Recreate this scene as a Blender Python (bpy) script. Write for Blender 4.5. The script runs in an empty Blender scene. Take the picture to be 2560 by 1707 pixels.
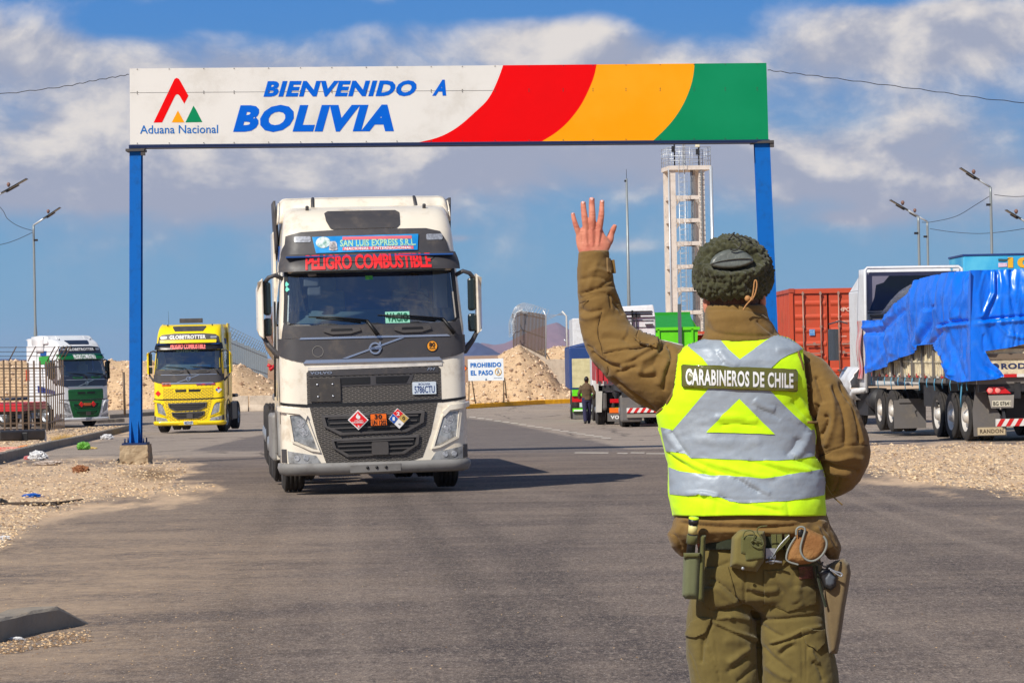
import bpy, bmesh, math, random
import numpy as np
from mathutils import Vector, Matrix, noise, geometry
from mathutils.bvhtree import BVHTree
R = math.radians
random.seed(7)
SC = bpy.context.scene
COL = SC.collection
# ---------------- camera ----------------
FP = 7000.0            # focal length in photo pixels (2560 wide)
ROLL = R(1.1); PITCH = math.atan(30.5 / FP)
CAM = Vector((0, 0, 1.38))
fw = Vector((0, math.cos(PITCH), math.sin(PITCH))); up0 = Vector((0, -math.sin(PITCH), math.cos(PITCH)))
rt = Vector((1, 0, 0)) * math.cos(ROLL) - up0 * math.sin(ROLL)
up = Vector((1, 0, 0)) * math.sin(ROLL) + up0 * math.cos(ROLL)
cd = bpy.data.cameras.new('camera'); cam = bpy.data.objects.new('camera', cd); COL.objects.link(cam)
cm = Matrix((rt, up, -fw)).transposed().to_4x4(); cm.translation = CAM
cam.matrix_world = cm
cd.sensor_width = 36; cd.lens = FP / 2560 * 36; cd.clip_start = .5; cd.clip_end = 60000
SC.camera = cam
# ---------------- light ----------------
SUN_EL = R(41); SUN_AZ = R(37)      # sun behind the camera, to the left
sdir = Vector((-math.sin(SUN_AZ) * math.cos(SUN_EL), -math.cos(SUN_AZ) * math.cos(SUN_EL), math.sin(SUN_EL)))
sl = bpy.data.lights.new('sun', 'SUN'); sl.energy = 4.9; sl.angle = R(.5); sl.color = (1, .94, .84)
so = bpy.data.objects.new('sun', sl); COL.objects.link(so)
so.rotation_euler = sdir.to_track_quat('Z', 'Y').to_euler(); so.location = (-20, -20, 30)
SC.view_settings.view_transform = 'Standard'; SC.view_settings.look = 'None'
SC.view_settings.exposure = 0.03; SC.view_settings.gamma = 1
SC.render.engine = 'CYCLES'; SC.cycles.max_bounces = 5; SC.cycles.transparent_max_bounces = 8

class NT:
    def __init__(s, nt): s.t = nt
    def n(s, typ, **kw):
        nd = s.t.nodes.new(typ)
        ins = kw.pop('i', {})
        for k, v in kw.items(): setattr(nd, k, v)
        for k, v in ins.items():
            sock = nd.inputs[k]
            if isinstance(v, bpy.types.NodeSocket): s.t.links.new(v, sock)
            else: sock.default_value = v
        return nd
    def m(s, op, a, b=0.0, c=0.0, clamp=False):
        nd = s.n('ShaderNodeMath', operation=op, use_clamp=clamp, i={0: a, 1: b, 2: c}); return nd.outputs[0]
    def mix(s, f, a, b, bt='MIX'):
        nd = s.n('ShaderNodeMix', data_type='RGBA', blend_type=bt)
        for k, v in ((0, f), (6, a), (7, b)):
            if isinstance(v, bpy.types.NodeSocket): s.t.links.new(v, nd.inputs[k])
            else: nd.inputs[k].default_value = v
        return nd.outputs[2]
    def ss(s, v, a, b):
        nd = s.n('ShaderNodeMapRange', interpolation_type='SMOOTHSTEP', i={0: v, 1: a, 2: b, 3: 0.0, 4: 1.0}); return nd.outputs[0]
def srgb(r, g, b):
    f = lambda c: (c / 255 / 12.92 if c / 255 <= .04045 else ((c / 255 + .055) / 1.055) ** 2.4)
    return (f(r), f(g), f(b), 1)
# ---------------- sky ----------------
wd = bpy.data.worlds.new('World'); SC.world = wd; wd.use_nodes = True
wd.cycles.sampling_method = 'MANUAL'; wd.cycles.sample_map_resolution = 512
wt = wd.node_tree; wt.nodes.clear(); T = NT(wt)
sky = T.n('ShaderNodeTexSky', sky_type='NISHITA', sun_disc=False, sun_elevation=SUN_EL, altitude=4000, air_density=1.0, dust_density=.3, ozone_density=1.5)
sky.sun_rotation = math.atan2(sdir.x, sdir.y)
tc = T.n('ShaderNodeTexCoord'); sp = T.n('ShaderNodeSeparateXYZ', i={0: tc.outputs['Generated']})
X, Yv, Z = sp.outputs
yy = T.m('MAXIMUM', T.m('ABSOLUTE', Yv), .05)
U = T.m('DIVIDE', X, yy); V = T.m('DIVIDE', Z, yy)     # tangent of azimuth and of elevation
cx = T.n('ShaderNodeCombineXYZ', i={0: U, 1: T.m('MULTIPLY', V, 1.45), 2: Yv}).outputs[0]
def fbm(v, sc, det=6, rough=.55, dist=0., off=(0, 0, 0)):
    mp = T.n('ShaderNodeMapping', i={0: v, 1: off})
    return T.n('ShaderNodeTexNoise', i={'Vector': mp.outputs[0], 'Scale': sc, 'Detail': det, 'Roughness': rough, 'Distortion': dist}).outputs[0]
n1 = fbm(cx, 17, 8, .55, .25); n2 = fbm(cx, 6, 5, .5, 0., (3.1, 1.7, 0)); n3 = fbm(cx, 60, 6, .6, .2, (1, 5, 2))
def blob(px, py, rx, ry, amp):
    u0 = (px - 1280) / FP; v0 = (884 - (px - 1280) * .0192 - py) / FP
    a = T.m('POWER', T.m('DIVIDE', T.m('SUBTRACT', U, u0), rx / FP), 2.)
    b = T.m('POWER', T.m('DIVIDE', T.m('SUBTRACT', V, v0), ry / FP), 2.)
    return T.m('MULTIPLY', T.m('POWER', 2.718, T.m('MULTIPLY', T.m('ADD', a, b), -1.)), amp)
BL = [(60, 120, 330, 110, .75), (600, 190, 420, 90, .62), (60, 470, 300, 50, .5), (450, 500, 450, 70, .3), (1080, 450, 200, 30, .2),
      (1420, 110, 260, 70, .7), (1760, 170, 330, 70, .45), (2330, 100, 360, 110, .95), (2300, 470, 500, 70, .5), (900, 360, 900, 130, .42), (260, 330, 600, 130, .5), (1500, 420, 500, 90, .3), (2350, 330, 400, 120, .4),
      (1700, 380, 500, 90, .30), (2130, 545, 90, 20, .45), (1560, 615, 70, 18, .4), (1150, 596, 40, 9, .4), (1280, 760, 1400, 120, -.3),
      (330, 55, 150, 35, -.5), (760, 40, 260, 30, -.35), (1250, 20, 300, 30, -.35), (1700, 20, 160, 50, -.45), (2250, 0, 200, 16, -.3), (950, 410, 160, 50, -.25), (1700, 690, 500, 120, -.2), (2050, 310, 250, 50, -.25)]
acc = None
for b in BL:
    o = blob(*b); acc = o if acc is None else T.m('ADD', acc, o)
# clouds keep going all round, so the sky stays believable when the camera moves
far = T.ss(T.m('ABSOLUTE', U), .22, .4)
acc = T.m('ADD', acc, T.m('MULTIPLY', far, .35))
band = T.m('MULTIPLY', T.ss(V, .0, .05), 1.0)
dens = T.m('ADD', acc, T.m('ADD', T.m('MULTIPLY', T.m('SUBTRACT', n1, .5), 1.5), T.m('MULTIPLY', T.m('SUBTRACT', n2, .5), 1.0)))
dens = T.m('ADD', dens, T.m('MULTIPLY', T.m('SUBTRACT', n3, .5), .3))
cov = T.m('MULTIPLY', T.ss(dens, -.08, .66), T.ss(V, .012, .045))
# light side of the cloud: compare density with a sample shifted up-left
cx2 = T.n('ShaderNodeVectorMath', operation='ADD', i={0: cx, 1: (-.004, .014, 0)}).outputs[0]
m1 = fbm(cx2, 17, 8, .55, .25)
lit = T.m('ADD', T.m('MULTIPLY', T.m('SUBTRACT', n1, m1), 3.2), .14)
lit = T.m('ADD', lit, T.m('MULTIPLY', T.m('SUBTRACT', n3, .5), .8))
topw = T.m('ADD', T.m('MULTIPLY', T.ss(V, .055, .12), .44), 0.)
lit = T.m('ADD', lit, topw, clamp=True)
ccol = T.mix(T.ss(lit, .1, .95), srgb(160, 167, 188), srgb(226, 220, 216))
zen = T.ss(V, .02, .14)
blue = T.mix(zen, srgb(119, 165, 200), srgb(76, 136, 204))
blue = T.mix(T.ss(V, .125, .9), blue, srgb(40, 84, 165))
low = T.mix(cov, blue, ccol)
# near the horizon the hand-tuned air colour and clouds, overhead the physical sky with broken cloud
skys = T.mix(T.m('MULTIPLY', cov, .0), T.n('ShaderNodeVectorMath', operation='SCALE', i={0: sky.outputs[0], 'Scale': .13}).outputs[0], ccol)
fin = T.mix(T.ss(V, .3, .9), low, skys)
bg = T.n('ShaderNodeBackground', i={0: fin, 1: 1.0})
T.n('ShaderNodeOutputWorld', i={0: bg.outputs[0]})

# ---------------- helpers ----------------
def ray(px, py):
    a = (px - 1280) / FP; b = -(py - 853.5) / FP
    d = fw + rt * a + up * b
    return d / d.y
def P(px, py, Y): return CAM + ray(px, py) * Y
SL = .0122
def gz(Y): return -SL * min(Y, 120)
def G(px, py):
    r = ray(px, py); t = -CAM.z / (r.z + SL)
    if t < 0 or t > 120: t = -(CAM.z + SL * 120) / min(r.z, -1e-4)
    return CAM + r * t
def tag(o, label=None, cat=None, group=None, kind=None):
    for k, v in (('label', label), ('category', cat), ('group', group), ('kind', kind)):
        if v: o[k] = v
    return o
RM = {}
def thing(name, label, cat, loc, rz=0, group=None, rx=0, ry=0):
    o = bpy.data.objects.new(name, None); COL.objects.link(o); o.empty_display_size = .2
    from mathutils import Euler
    o.location = loc; o.rotation_euler = (rx, ry, rz)
    RM[o.name] = Matrix.Translation(loc) @ Euler((rx, ry, rz)).to_matrix().to_4x4()
    return tag(o, label, cat, group)
class MB:
    def __init__(s, M=None): s.v = []; s.f = []; s.m = []; s.s = []; s.M = M
    def add(s, vs, fs, mi=0, sm=False):
        k = len(s.v)
        if s.M is not None: vs = [s.M @ Vector(v) for v in vs]
        s.v.extend([tuple(v) for v in vs])
        for f in fs: s.f.append(tuple(i + k for i in f)); s.m.append(mi); s.s.append(sm)
        return s
    def box(s, c, d, mi=0, R_=None):
        x, y, z = d[0] / 2, d[1] / 2, d[2] / 2; c = Vector(c)
        vs = [Vector(q) for q in ((-x, -y, -z), (x, -y, -z), (x, y, -z), (-x, y, -z), (-x, -y, z), (x, -y, z), (x, y, z), (-x, y, z))]
        if R_ is not None: vs = [R_ @ q for q in vs]
        return s.add([q + c for q in vs], [(0, 3, 2, 1), (4, 5, 6, 7), (0, 1, 5, 4), (1, 2, 6, 5), (2, 3, 7, 6), (3, 0, 4, 7)], mi)
    def bar(s, a, b, w, h, mi=0, upv=(0, 0, 1)):
        a = Vector(a); b = Vector(b); d = (b - a).normalized(); u = Vector(upv)
        sd = d.cross(u)
        if sd.length < 1e-3: sd = d.cross(Vector((0, 1, 0)))
        sd.normalize(); u2 = sd.cross(d)
        vs = [p + sd * (w / 2 * i) + u2 * (h / 2 * j) for p in (a, b) for i, j in ((-1, -1), (1, -1), (1, 1), (-1, 1))]
        return s.add(vs, [(0, 1, 2, 3), (7, 6, 5, 4), (0, 4, 5, 1), (1, 5, 6, 2), (2, 6, 7, 3), (3, 7, 4, 0)], mi)
    def tube(s, pts, r, n=8, mi=0, sm=True, cap=True, ell=1.0, ref=(0, 1, 0)):
        pts = [Vector(p) for p in pts]; rs = r if hasattr(r, '__len__') else [r] * len(pts)
        rings = []; ref = Vector(ref)
        for i, p in enumerate(pts):
            d = (pts[min(i + 1, len(pts) - 1)] - pts[max(i - 1, 0)]).normalized()
            a = d.cross(ref)
            if a.length < .05: a = d.cross(Vector((1, .1, 0)))
            a.normalize(); b = d.cross(a).normalized()
            rings += [p + a * (rs[i] * math.cos(2 * math.pi * k / n)) + b * (rs[i] * ell * math.sin(2 * math.pi * k / n)) for k in range(n)]
        fs = [(i * n + k, i * n + (k + 1) % n, (i + 1) * n + (k + 1) % n, (i + 1) * n + k) for i in range(len(pts) - 1) for k in range(n)]
        if cap: fs += [tuple(range(n))[::-1], tuple(range((len(pts) - 1) * n, len(pts) * n))]
        return s.add(rings, fs, mi, sm)
    def cyl(s, a, b, r, r2=None, n=16, mi=0, sm=True): return s.tube([a, b], [r, r if r2 is None else r2], n, mi, sm)
    def lathe(s, prof, c, axis='x', n=32, mi=0, sm=True):   # prof: (radius, along)
        c = Vector(c); vs = []
        for r_, a in prof:
            for k in range(n):
                t = 2 * math.pi * k / n; p, q = r_ * math.cos(t), r_ * math.sin(t)
                vs.append(c + (Vector((a, p, q)) if axis == 'x' else Vector((p, a, q)) if axis == 'y' else Vector((p, q, a))))
        fs = [(i * n + k, i * n + (k + 1) % n, (i + 1) * n + (k + 1) % n, (i + 1) * n + k) for i in range(len(prof) - 1) for k in range(n)]
        return s.add(vs, fs, mi, sm)
    def prism(s, poly, fa, fb, mi=0):     # fa, fb: map 2D -> 3D for the two faces
        n = len(poly)
        vs = [fa(*p) for p in poly] + [fb(*p) for p in poly]
        return s.add(vs, [tuple(range(n)), tuple(range(n, 2 * n))[::-1]] + [(i, i + n, (i + 1) % n + n, (i + 1) % n) for i in range(n)], mi)
    def grid(s, fn, nu, nv, mi=0, sm=True, keep=None, cu=False):
        vs = [fn(i / nu, j / nv) for j in range(nv + 1) for i in range(nu + (0 if cu else 1))]
        w = nu + (0 if cu else 1); fs = []
        for j in range(nv):
            for i in range(nu):
                if keep and not keep((i + .5) / nu, (j + .5) / nv): continue
                i2 = (i + 1) % w if cu else i + 1
                fs.append((j * w + i, j * w + i2, (j + 1) * w + i2, (j + 1) * w + i))
        return s.add(vs, fs, mi, sm)
    def sheet(s, poly, fn, step=.1, mi=0, sm=True, rim=None):
        vs, fs, nb = tri(poly, step)
        s.add([fn(*v) for v in vs], fs, mi, sm)
        if rim: 
            n = len(nb); s.add([fn(*p) for p in nb] + [rim(*p) for p in nb], [(i, (i + 1) % n, (i + 1) % n + n, i + n) for i in range(n)], mi, False)
        return s
    def text(s, st, fn, mi=0, bold=.02, shear=0., sp=1.0, mono=None):
        vs, fs = textmesh(st, bold, sp)
        s.add([fn(u + shear * (v - .5), v) for u, v in vs], fs, mi); return s
    def build(s, name, mats, parent=None, world=False, bevel=0, seg=2, solid=0):
        me = bpy.data.meshes.new(name); vs = s.v
        if world and parent is not None:
            inv = RM[parent.name].inverted(); vs = [tuple(inv @ Vector(v)) for v in vs]
        me.from_pydata(vs, [], s.f)
        for m in (mats if isinstance(mats, (list, tuple)) else [mats]): me.materials.append(m)
        me.polygons.foreach_set('material_index', s.m); me.polygons.foreach_set('use_smooth', s.s)
        me.update()
        o = bpy.data.objects.new(name, me); COL.objects.link(o)
        if parent is not None:
            o.parent = parent
            if parent.name in RM: RM[o.name] = RM[parent.name]
        if bevel:
            md = o.modifiers.new('b', 'BEVEL'); md.width = bevel; md.segments = seg; md.limit_method = 'ANGLE'; md.angle_limit = R(40); md.use_clamp_overlap = True
        if solid:
            md = o.modifiers.new('s', 'SOLIDIFY'); md.thickness = solid; md.offset = 0
        return o
def inpoly(x, y, poly):
    c = False; j = len(poly) - 1
    for i in range(len(poly)):
        xi, yi = poly[i]; xj, yj = poly[j]
        if (yi > y) != (yj > y) and x < (xj - xi) * (y - yi) / (yj - yi) + xi: c = not c
        j = i
    return c
def smoothp(poly, it=2, closed=True):
    for _ in range(it):
        q = []; n = len(poly)
        for i in range(n if closed else n - 1):
            a, b = poly[i], poly[(i + 1) % n]
            q += [(a[0] * .75 + b[0] * .25, a[1] * .75 + b[1] * .25), (a[0] * .25 + b[0] * .75, a[1] * .25 + b[1] * .75)]
        if not closed: q = [poly[0]] + q + [poly[-1]]
        poly = q
    return poly
def tri(poly, step):
    poly = [tuple(p) for p in poly]; b = []
    for i in range(len(poly)):
        p, q = Vector(poly[i]), Vector(poly[(i + 1) % len(poly)]); k = max(1, int((q - p).length / step + .5))
        b += [p.lerp(q, t / k) for t in range(k)]
    n = len(b)
    xs = [p.x for p in b]; ys = [p.y for p in b]; ins = []
    x = min(xs) + step / 2
    while x < max(xs):
        y = min(ys) + step / 2
        while y < max(ys):
            if inpoly(x, y, poly): ins.append(Vector((x, y)))
            y += step
        x += step
    vs, ed, fs, *_ = geometry.delaunay_2d_cdt(b + ins, [(i, (i + 1) % n) for i in range(n)], [], 1, 1e-6)
    return [(v.x, v.y) for v in vs], [tuple(f) for f in fs], [(p.x, p.y) for p in b]
_TX = {}
def textmesh(st, bold=.02, sp=1.0):
    k = (st, bold, sp)
    if k in _TX: return _TX[k]
    cu = bpy.data.curves.new('t', 'FONT'); cu.body = st; cu.offset = bold; cu.resolution_u = 3; cu.space_character = sp * (1 + max(0, bold - .012) * 2.6); cu.fill_mode = 'FRONT'
    o = bpy.data.objects.new('t', cu); COL.objects.link(o)
    bpy.context.view_layer.update()
    me = o.to_mesh(); bm = bmesh.new(); bm.from_mesh(me); o.to_mesh_clear()
    for k in range(1, 6): bmesh.ops.bisect_plane(bm, geom=bm.verts[:] + bm.edges[:] + bm.faces[:], plane_co=(0, .72 * k / 6, 0), plane_no=(0, 1, 0))
    bm.verts.index_update(); vs = [(v.co.x, v.co.y) for v in bm.verts]; fs = [tuple(v.index for v in f.verts) for f in bm.faces]; bm.free()
    bpy.data.objects.remove(o); bpy.data.curves.remove(cu)
    x0 = min(v[0] for v in vs); x1 = max(v[0] for v in vs); y0 = min(v[1] for v in vs); y1 = max(v[1] for v in vs)
    vs = [((a - x0) / (x1 - x0), (b - y0) / (y1 - y0)) for a, b in vs]
    _TX[k] = (vs, fs); return _TX[k]
def bil(a, b, c, d):                       # quad map: a (0,0) b (1,0) c (1,1) d (0,1)
    a, b, c, d = map(Vector, (a, b, c, d))
    return lambda u, v: (a * (1 - u) + b * u) * (1 - v) + (d * (1 - u) + c * u) * v
_MT = {}
def mat(name, c, rough=.5, metal=0., c2=None, sc=3., amt=.5, bump=0., bsc=20., spec=.5, coat=0., dirt=None, dsc=4., damt=.5, trans=0., stretch=None):
    if name in _MT: return _MT[name]
    m = bpy.data.materials.new(name); m.use_nodes = True; nt = m.node_tree; nt.nodes.clear(); t = NT(nt)
    c = tuple(c)[:3] + (1,)
    tcn = t.n('ShaderNodeTexCoord').outputs['Object']
    if stretch: tcn = t.n('ShaderNodeMapping', i={0: tcn, 3: stretch}).outputs[0]
    col = c
    if c2 is None: c2 = tuple(x * .82 for x in c[:3])
    nz = t.n('ShaderNodeTexNoise', i={'Vector': tcn, 'Scale': sc, 'Detail': 5.0, 'Roughness': .6}).outputs[0]
    col = t.mix(t.m('MULTIPLY', t.ss(nz, .35, .7), amt), c, tuple(c2)[:3] + (1,))
    rg = t.m('ADD', t.m('MULTIPLY', nz, .25), rough - .12, clamp=True)
    if dirt is not None:
        dz = t.n('ShaderNodeTexNoise', i={'Vector': tcn, 'Scale': dsc, 'Detail': 8.0, 'Roughness': .7}).outputs[0]
        f = t.m('MULTIPLY', t.ss(dz, .48, .72), damt); col = t.mix(f, col, tuple(dirt)[:3] + (1,)); rg = t.m('ADD', rg, t.m('MULTIPLY', f, .3), clamp=True)
    b = t.n('ShaderNodeBsdfPrincipled', i={'Base Color': col, 'Roughness': rg, 'Metallic': metal, 'Specular IOR Level': spec, 'Coat Weight': coat, 'Coat Roughness': .08})
    if bump:
        bz = t.n('ShaderNodeTexNoise', i={'Vector': tcn, 'Scale': bsc, 'Detail': 4.0, 'Roughness': .6}).outputs[0]
        bn = t.n('ShaderNodeBump', i={'Strength': bump, 'Distance': .01, 'Height': bz}); nt.links.new(bn.outputs[0], b.inputs['Normal'])
    t.n('ShaderNodeOutputMaterial', i={0: b.outputs[0]})
    _MT[name] = m; return m
def glassmat(name, tint=(.12, .2, .25), refl=.06, rough=.02, alpha=.75):
    if name in _MT: return _MT[name]
    m = bpy.data.materials.new(name); m.use_nodes = True; nt = m.node_tree; nt.nodes.clear(); t = NT(nt)
    fr = t.n('ShaderNodeFresnel', i={0: 1.5}).outputs[0]
    tr = t.n('ShaderNodeBsdfTransparent', i={0: tuple(tint) + (1,)}); gl = t.n('ShaderNodeBsdfGlossy', i={0: (1, 1, 1, 1), 1: rough})
    mx = t.n('ShaderNodeMixShader', i={0: t.m('ADD', fr, refl), 1: tr.outputs[0], 2: gl.outputs[0]})
    t.n('ShaderNodeOutputMaterial', i={0: mx.outputs[0]}); _MT[name] = m; return m
def brickmat(name, hole, web, sx, sz, rough=.5, mortar=.25, bump=.6):    # staggered mesh of a grille, or similar punched sheet
    m = bpy.data.materials.new(name); m.use_nodes = True; nt = m.node_tree; nt.nodes.clear(); t = NT(nt)
    tcn = t.n('ShaderNodeTexCoord').outputs['Object']
    s3 = t.n('ShaderNodeSeparateXYZ', i={0: tcn}); v = t.n('ShaderNodeCombineXYZ', i={0: s3.outputs[0], 1: s3.outputs[2]}).outputs[0]
    br = t.n('ShaderNodeTexBrick', i={'Vector': v, 'Color1': hole, 'Color2': hole, 'Mortar': web, 'Scale': 1.0, 'Mortar Size': mortar * sz, 'Mortar Smooth': .3, 'Brick Width': sx, 'Row Height': sz})
    br.offset = .5; wob = t.m('MULTIPLY', t.m('SINE', t.m('MULTIPLY', s3.outputs[0], 6.283 / sx * 1.0)), sz * .22); nt.links.new(t.n('ShaderNodeCombineXYZ', i={0: s3.outputs[0], 1: t.m('ADD', s3.outputs[2], wob)}).outputs[0], br.inputs['Vector'])
    b = t.n('ShaderNodeBsdfPrincipled', i={'Base Color': br.outputs[0], 'Roughness': rough})
    bn = t.n('ShaderNodeBump', i={'Strength': bump, 'Distance': .01, 'Height': br.outputs[1]}); nt.links.new(bn.outputs[0], b.inputs['Normal'])
    t.n('ShaderNodeOutputMaterial', i={0: b.outputs[0]}); return m
def copy_tree(o, parent=None, loc=None, rz=None):
    c = o.copy(); COL.objects.link(c); c.parent = parent
    for ch in list(o.children): copy_tree(ch, c)
    if loc is not None: c.location = loc
    if rz is not None: c.rotation_euler = (0, 0, rz)
    return c
def fb(x, y, z=0, o=4): return noise.fractal(Vector((x, y, z)), 1.0, 2.0, o)
# ---------------- ground ----------------
def cr(pts, ox, oy, s): return [(ox + a / s, oy + b / s) for a, b in pts]
SAND_L = cr([(-900, 330), (0, 325), (700, 300), (1120, 312), (1010, 420), (1250, 455), (1000, 510), (540, 545), (330, 620), (200, 700), (90, 780), (-20, 840), (-900, 1300)], 0, 1020, 2.2817)
SAND_R = cr([(-700, 385), (560, 350), (1000, 330), (2352, 300), (4500, 280), (6000, 1200), (3400, 1080), (2352, 960), (1900, 890), (1500, 840), (1000, 760), (700, 700), (480, 670), (200, 620), (-700, 500)], 2050, 1040, 4.612)
SAND_LL = [(-700, 1060), (0, 1084), (160, 1075), (335, 1060), (335, 1075), (0, 1150), (-700, 1400)]
DARK = cr([(-2600, 350), (-1850, 180), (-1200, 60), (0, -20), (180, 20), (540, 60), (880, 130), (1200, 200), (1500, 255), (1880, 350), (1200, 372), (0, 372)], 1120, 1040, 4.055)
def edge_d(x, y, poly):      # signed distance in px, positive inside
    d = 1e9; p = Vector((x, y))
    for i in range(len(poly)):
        a = Vector(poly[i]); b = Vector(poly[(i + 1) % len(poly)]); ab = b - a
        t = max(0, min(1, (p - a).dot(ab) / max(ab.length_squared, 1e-9))); d = min(d, (p - a - ab * t).length)
    return d if inpoly(x, y, poly) else -d
pys = []
y = 977.0
while y < 2300: pys.append(y); y += 1.6 + max(0, (y - 1000)) * .012
pxs = list(range(-1500, -200, 60)) + list(range(-200, 2760, 9)) + list(range(2760, 4100, 60))
TRK = [([(990, 1245), (1120, 1400), (1380, 1720), (1600, 2000)], 46, -1), ([(1090, 1240), (1330, 1420), (1760, 1720), (2000, 1900)], 40, -.8), ([(720, 1245), (600, 1420), (540, 1720), (500, 2000)], 50, -.8), ([(640, 1250), (430, 1450), (300, 1720)], 34, -.5), ([(1500, 1230), (1350, 1420), (1250, 1720)], 60, -.6),
    ([(2060, 1185), (2260, 1262), (2620, 1340)], 11, 1), ([(2080, 1230), (2340, 1330), (2700, 1430)], 12, .9), ([(1200, 1215), (1500, 1260), (1800, 1380), (2600, 1720)], 22, .6), ([(860, 1250), (860, 1450), (900, 1720)], 50, .6), ([(1750, 1160), (2100, 1290), (2700, 1560)], 26, -.5)]
trk = []
def pd(x, y, pl):
    d = 1e9; p = Vector((x, y))
    for a, c_ in zip(pl, pl[1:]):
        a = Vector(a); ab = Vector(c_) - a; t = max(0, min(1, (p - a).dot(ab) / ab.length_squared)); d = min(d, (p - a - ab * t).length)
    return d
pts = []; sandv = []; darkv = []; oilv = []
for py in pys:
    for px in pxs:
        py2 = py - (px - 1280) * .0192 + 0
        g = G(px, py2 + 0.0)
        if g.y < 2: g = G(px, 2400)
        sy = 3 + (py2 - 1000) * .06
        nx = g.x * .8; ny = g.y * .25
        w = fb(nx, ny, 1) * 1.1 + fb(nx * 4, ny * 4, 3) * .5
        s = -9e9
        for poly in (SAND_L, SAND_R, SAND_LL):
            s = max(s, edge_d(px, py2, poly) if abs(py2 - 1150) < 420 else -9e9)
        sandv.append(max(0, min(1, .5 + (s / (8 + (py2 - 1050) * .17) + w) * .5)) if s > -1e9 else 0)
        d = edge_d(px, py2, DARK) if py2 < 1200 else -99
        darkv.append(max(0, min(1, .5 + d / 2.2 + fb(nx, ny, 7) * .3)))
        e = ((px - 385) / 75) ** 2 + ((py2 - 1186) / 18) ** 2
        dl = ((px - 60) / 420) ** 2 + ((py2 - 1600) / 150) ** 2
        dm = ((px - 260) / 560) ** 2 + ((py2 - 1400) / 130) ** 2 
        oilv.append((math.exp(-e), min(1, .95 * math.exp(-dl) + .85 * math.exp(-dm))))
        trk.append(sum(a_ * math.exp(-(pd(px, py2, pl) / (w_ * (.35 + (py2 - 1150) / 400))) ** 2) for pl, w_, a_ in TRK) * .5 + .5 if 1150 < py2 < 1900 and -100 < px < 2700 else .5)
        pts.append(g)
W_ = len(pxs); H_ = len(pys)
def gfaces(keep):
    return [(j * W_ + i, j * W_ + i + 1, (j + 1) * W_ + i + 1, (j + 1) * W_ + i) for j in range(H_ - 1) for i in range(W_ - 1) if keep(j * W_ + i)]
def gmesh(name, fs, dz, m, rough=0):
    vs = []
    for k, g in enumerate(pts):
        z = dz
        if rough and g.y < 130: z += -.01 * (1 - sandv[k]) + (fb(g.x * 3, g.y * 3, 5) * .012 + abs(fb(g.x * .7, g.y * .5, 2)) * .05 + .014) * sandv[k] ** 2
        vs.append((g.x, g.y, gz(g.y) + z))
    me = bpy.data.meshes.new(name); me.from_pydata(vs, [], [f[::-1] for f in fs]); me.materials.append(m)
    for nm, arr in (('sand', sandv), ('track', trk), ('dark', darkv), ('oil', [o[0] for o in oilv]), ('dust', [o[1] for o in oilv])):
        at = me.attributes.new(nm, 'FLOAT', 'POINT'); at.data.foreach_set('value', arr)
    for p in me.polygons: p.use_smooth = True
    o = bpy.data.objects.new(name, me); COL.objects.link(o); tag(o, kind='structure'); return o
def groundmat():
    m = bpy.data.materials.new('sandy_gravel'); m.use_nodes = True; nt = m.node_tree; nt.nodes.clear(); t = NT(nt)
    p = t.n('ShaderNodeNewGeometry').outputs['Position']
    a = t.n('ShaderNodeTexNoise', i={'Vector': p, 'Scale': .5, 'Detail': 8.0, 'Roughness': .65}).outputs[0]
    b = t.n('ShaderNodeTexNoise', i={'Vector': p, 'Scale': 14., 'Detail': 6.0, 'Roughness': .7}).outputs[0]
    v = t.n('ShaderNodeTexVoronoi', i={'Vector': p, 'Scale': 22.})
    c = t.mix(t.ss(a, .3, .7), srgb(222, 194, 160), srgb(198, 168, 138))
    c = t.mix(t.m('MULTIPLY', t.ss(b, .5, .75), .7), c, srgb(120, 94, 76))
    c = t.mix(t.m('MULTIPLY', t.ss(b, .5, .25), .6), c, srgb(214, 184, 150))
    c = t.mix(t.m('MULTIPLY', t.ss(v.outputs[0], .25, .0), .5), c, srgb(205, 180, 160))
    at = t.n('ShaderNodeAttribute', attribute_name='oil').outputs['Fac']
    c = t.mix(t.m('MULTIPLY', at, t.m('ADD', t.ss(b, .3, .6), .1, clamp=True)), c, srgb(96, 72, 44))
    bs = t.n('ShaderNodeBsdfPrincipled', i={'Base Color': c, 'Roughness': .95, 'Specular IOR Level': .15})
    bn = t.n('ShaderNodeBump', i={'Strength': .8, 'Distance': .03, 'Height': b}); nt.links.new(bn.outputs[0], bs.inputs['Normal'])
    t.n('ShaderNodeOutputMaterial', i={0: bs.outputs[0]}); return m
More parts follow.
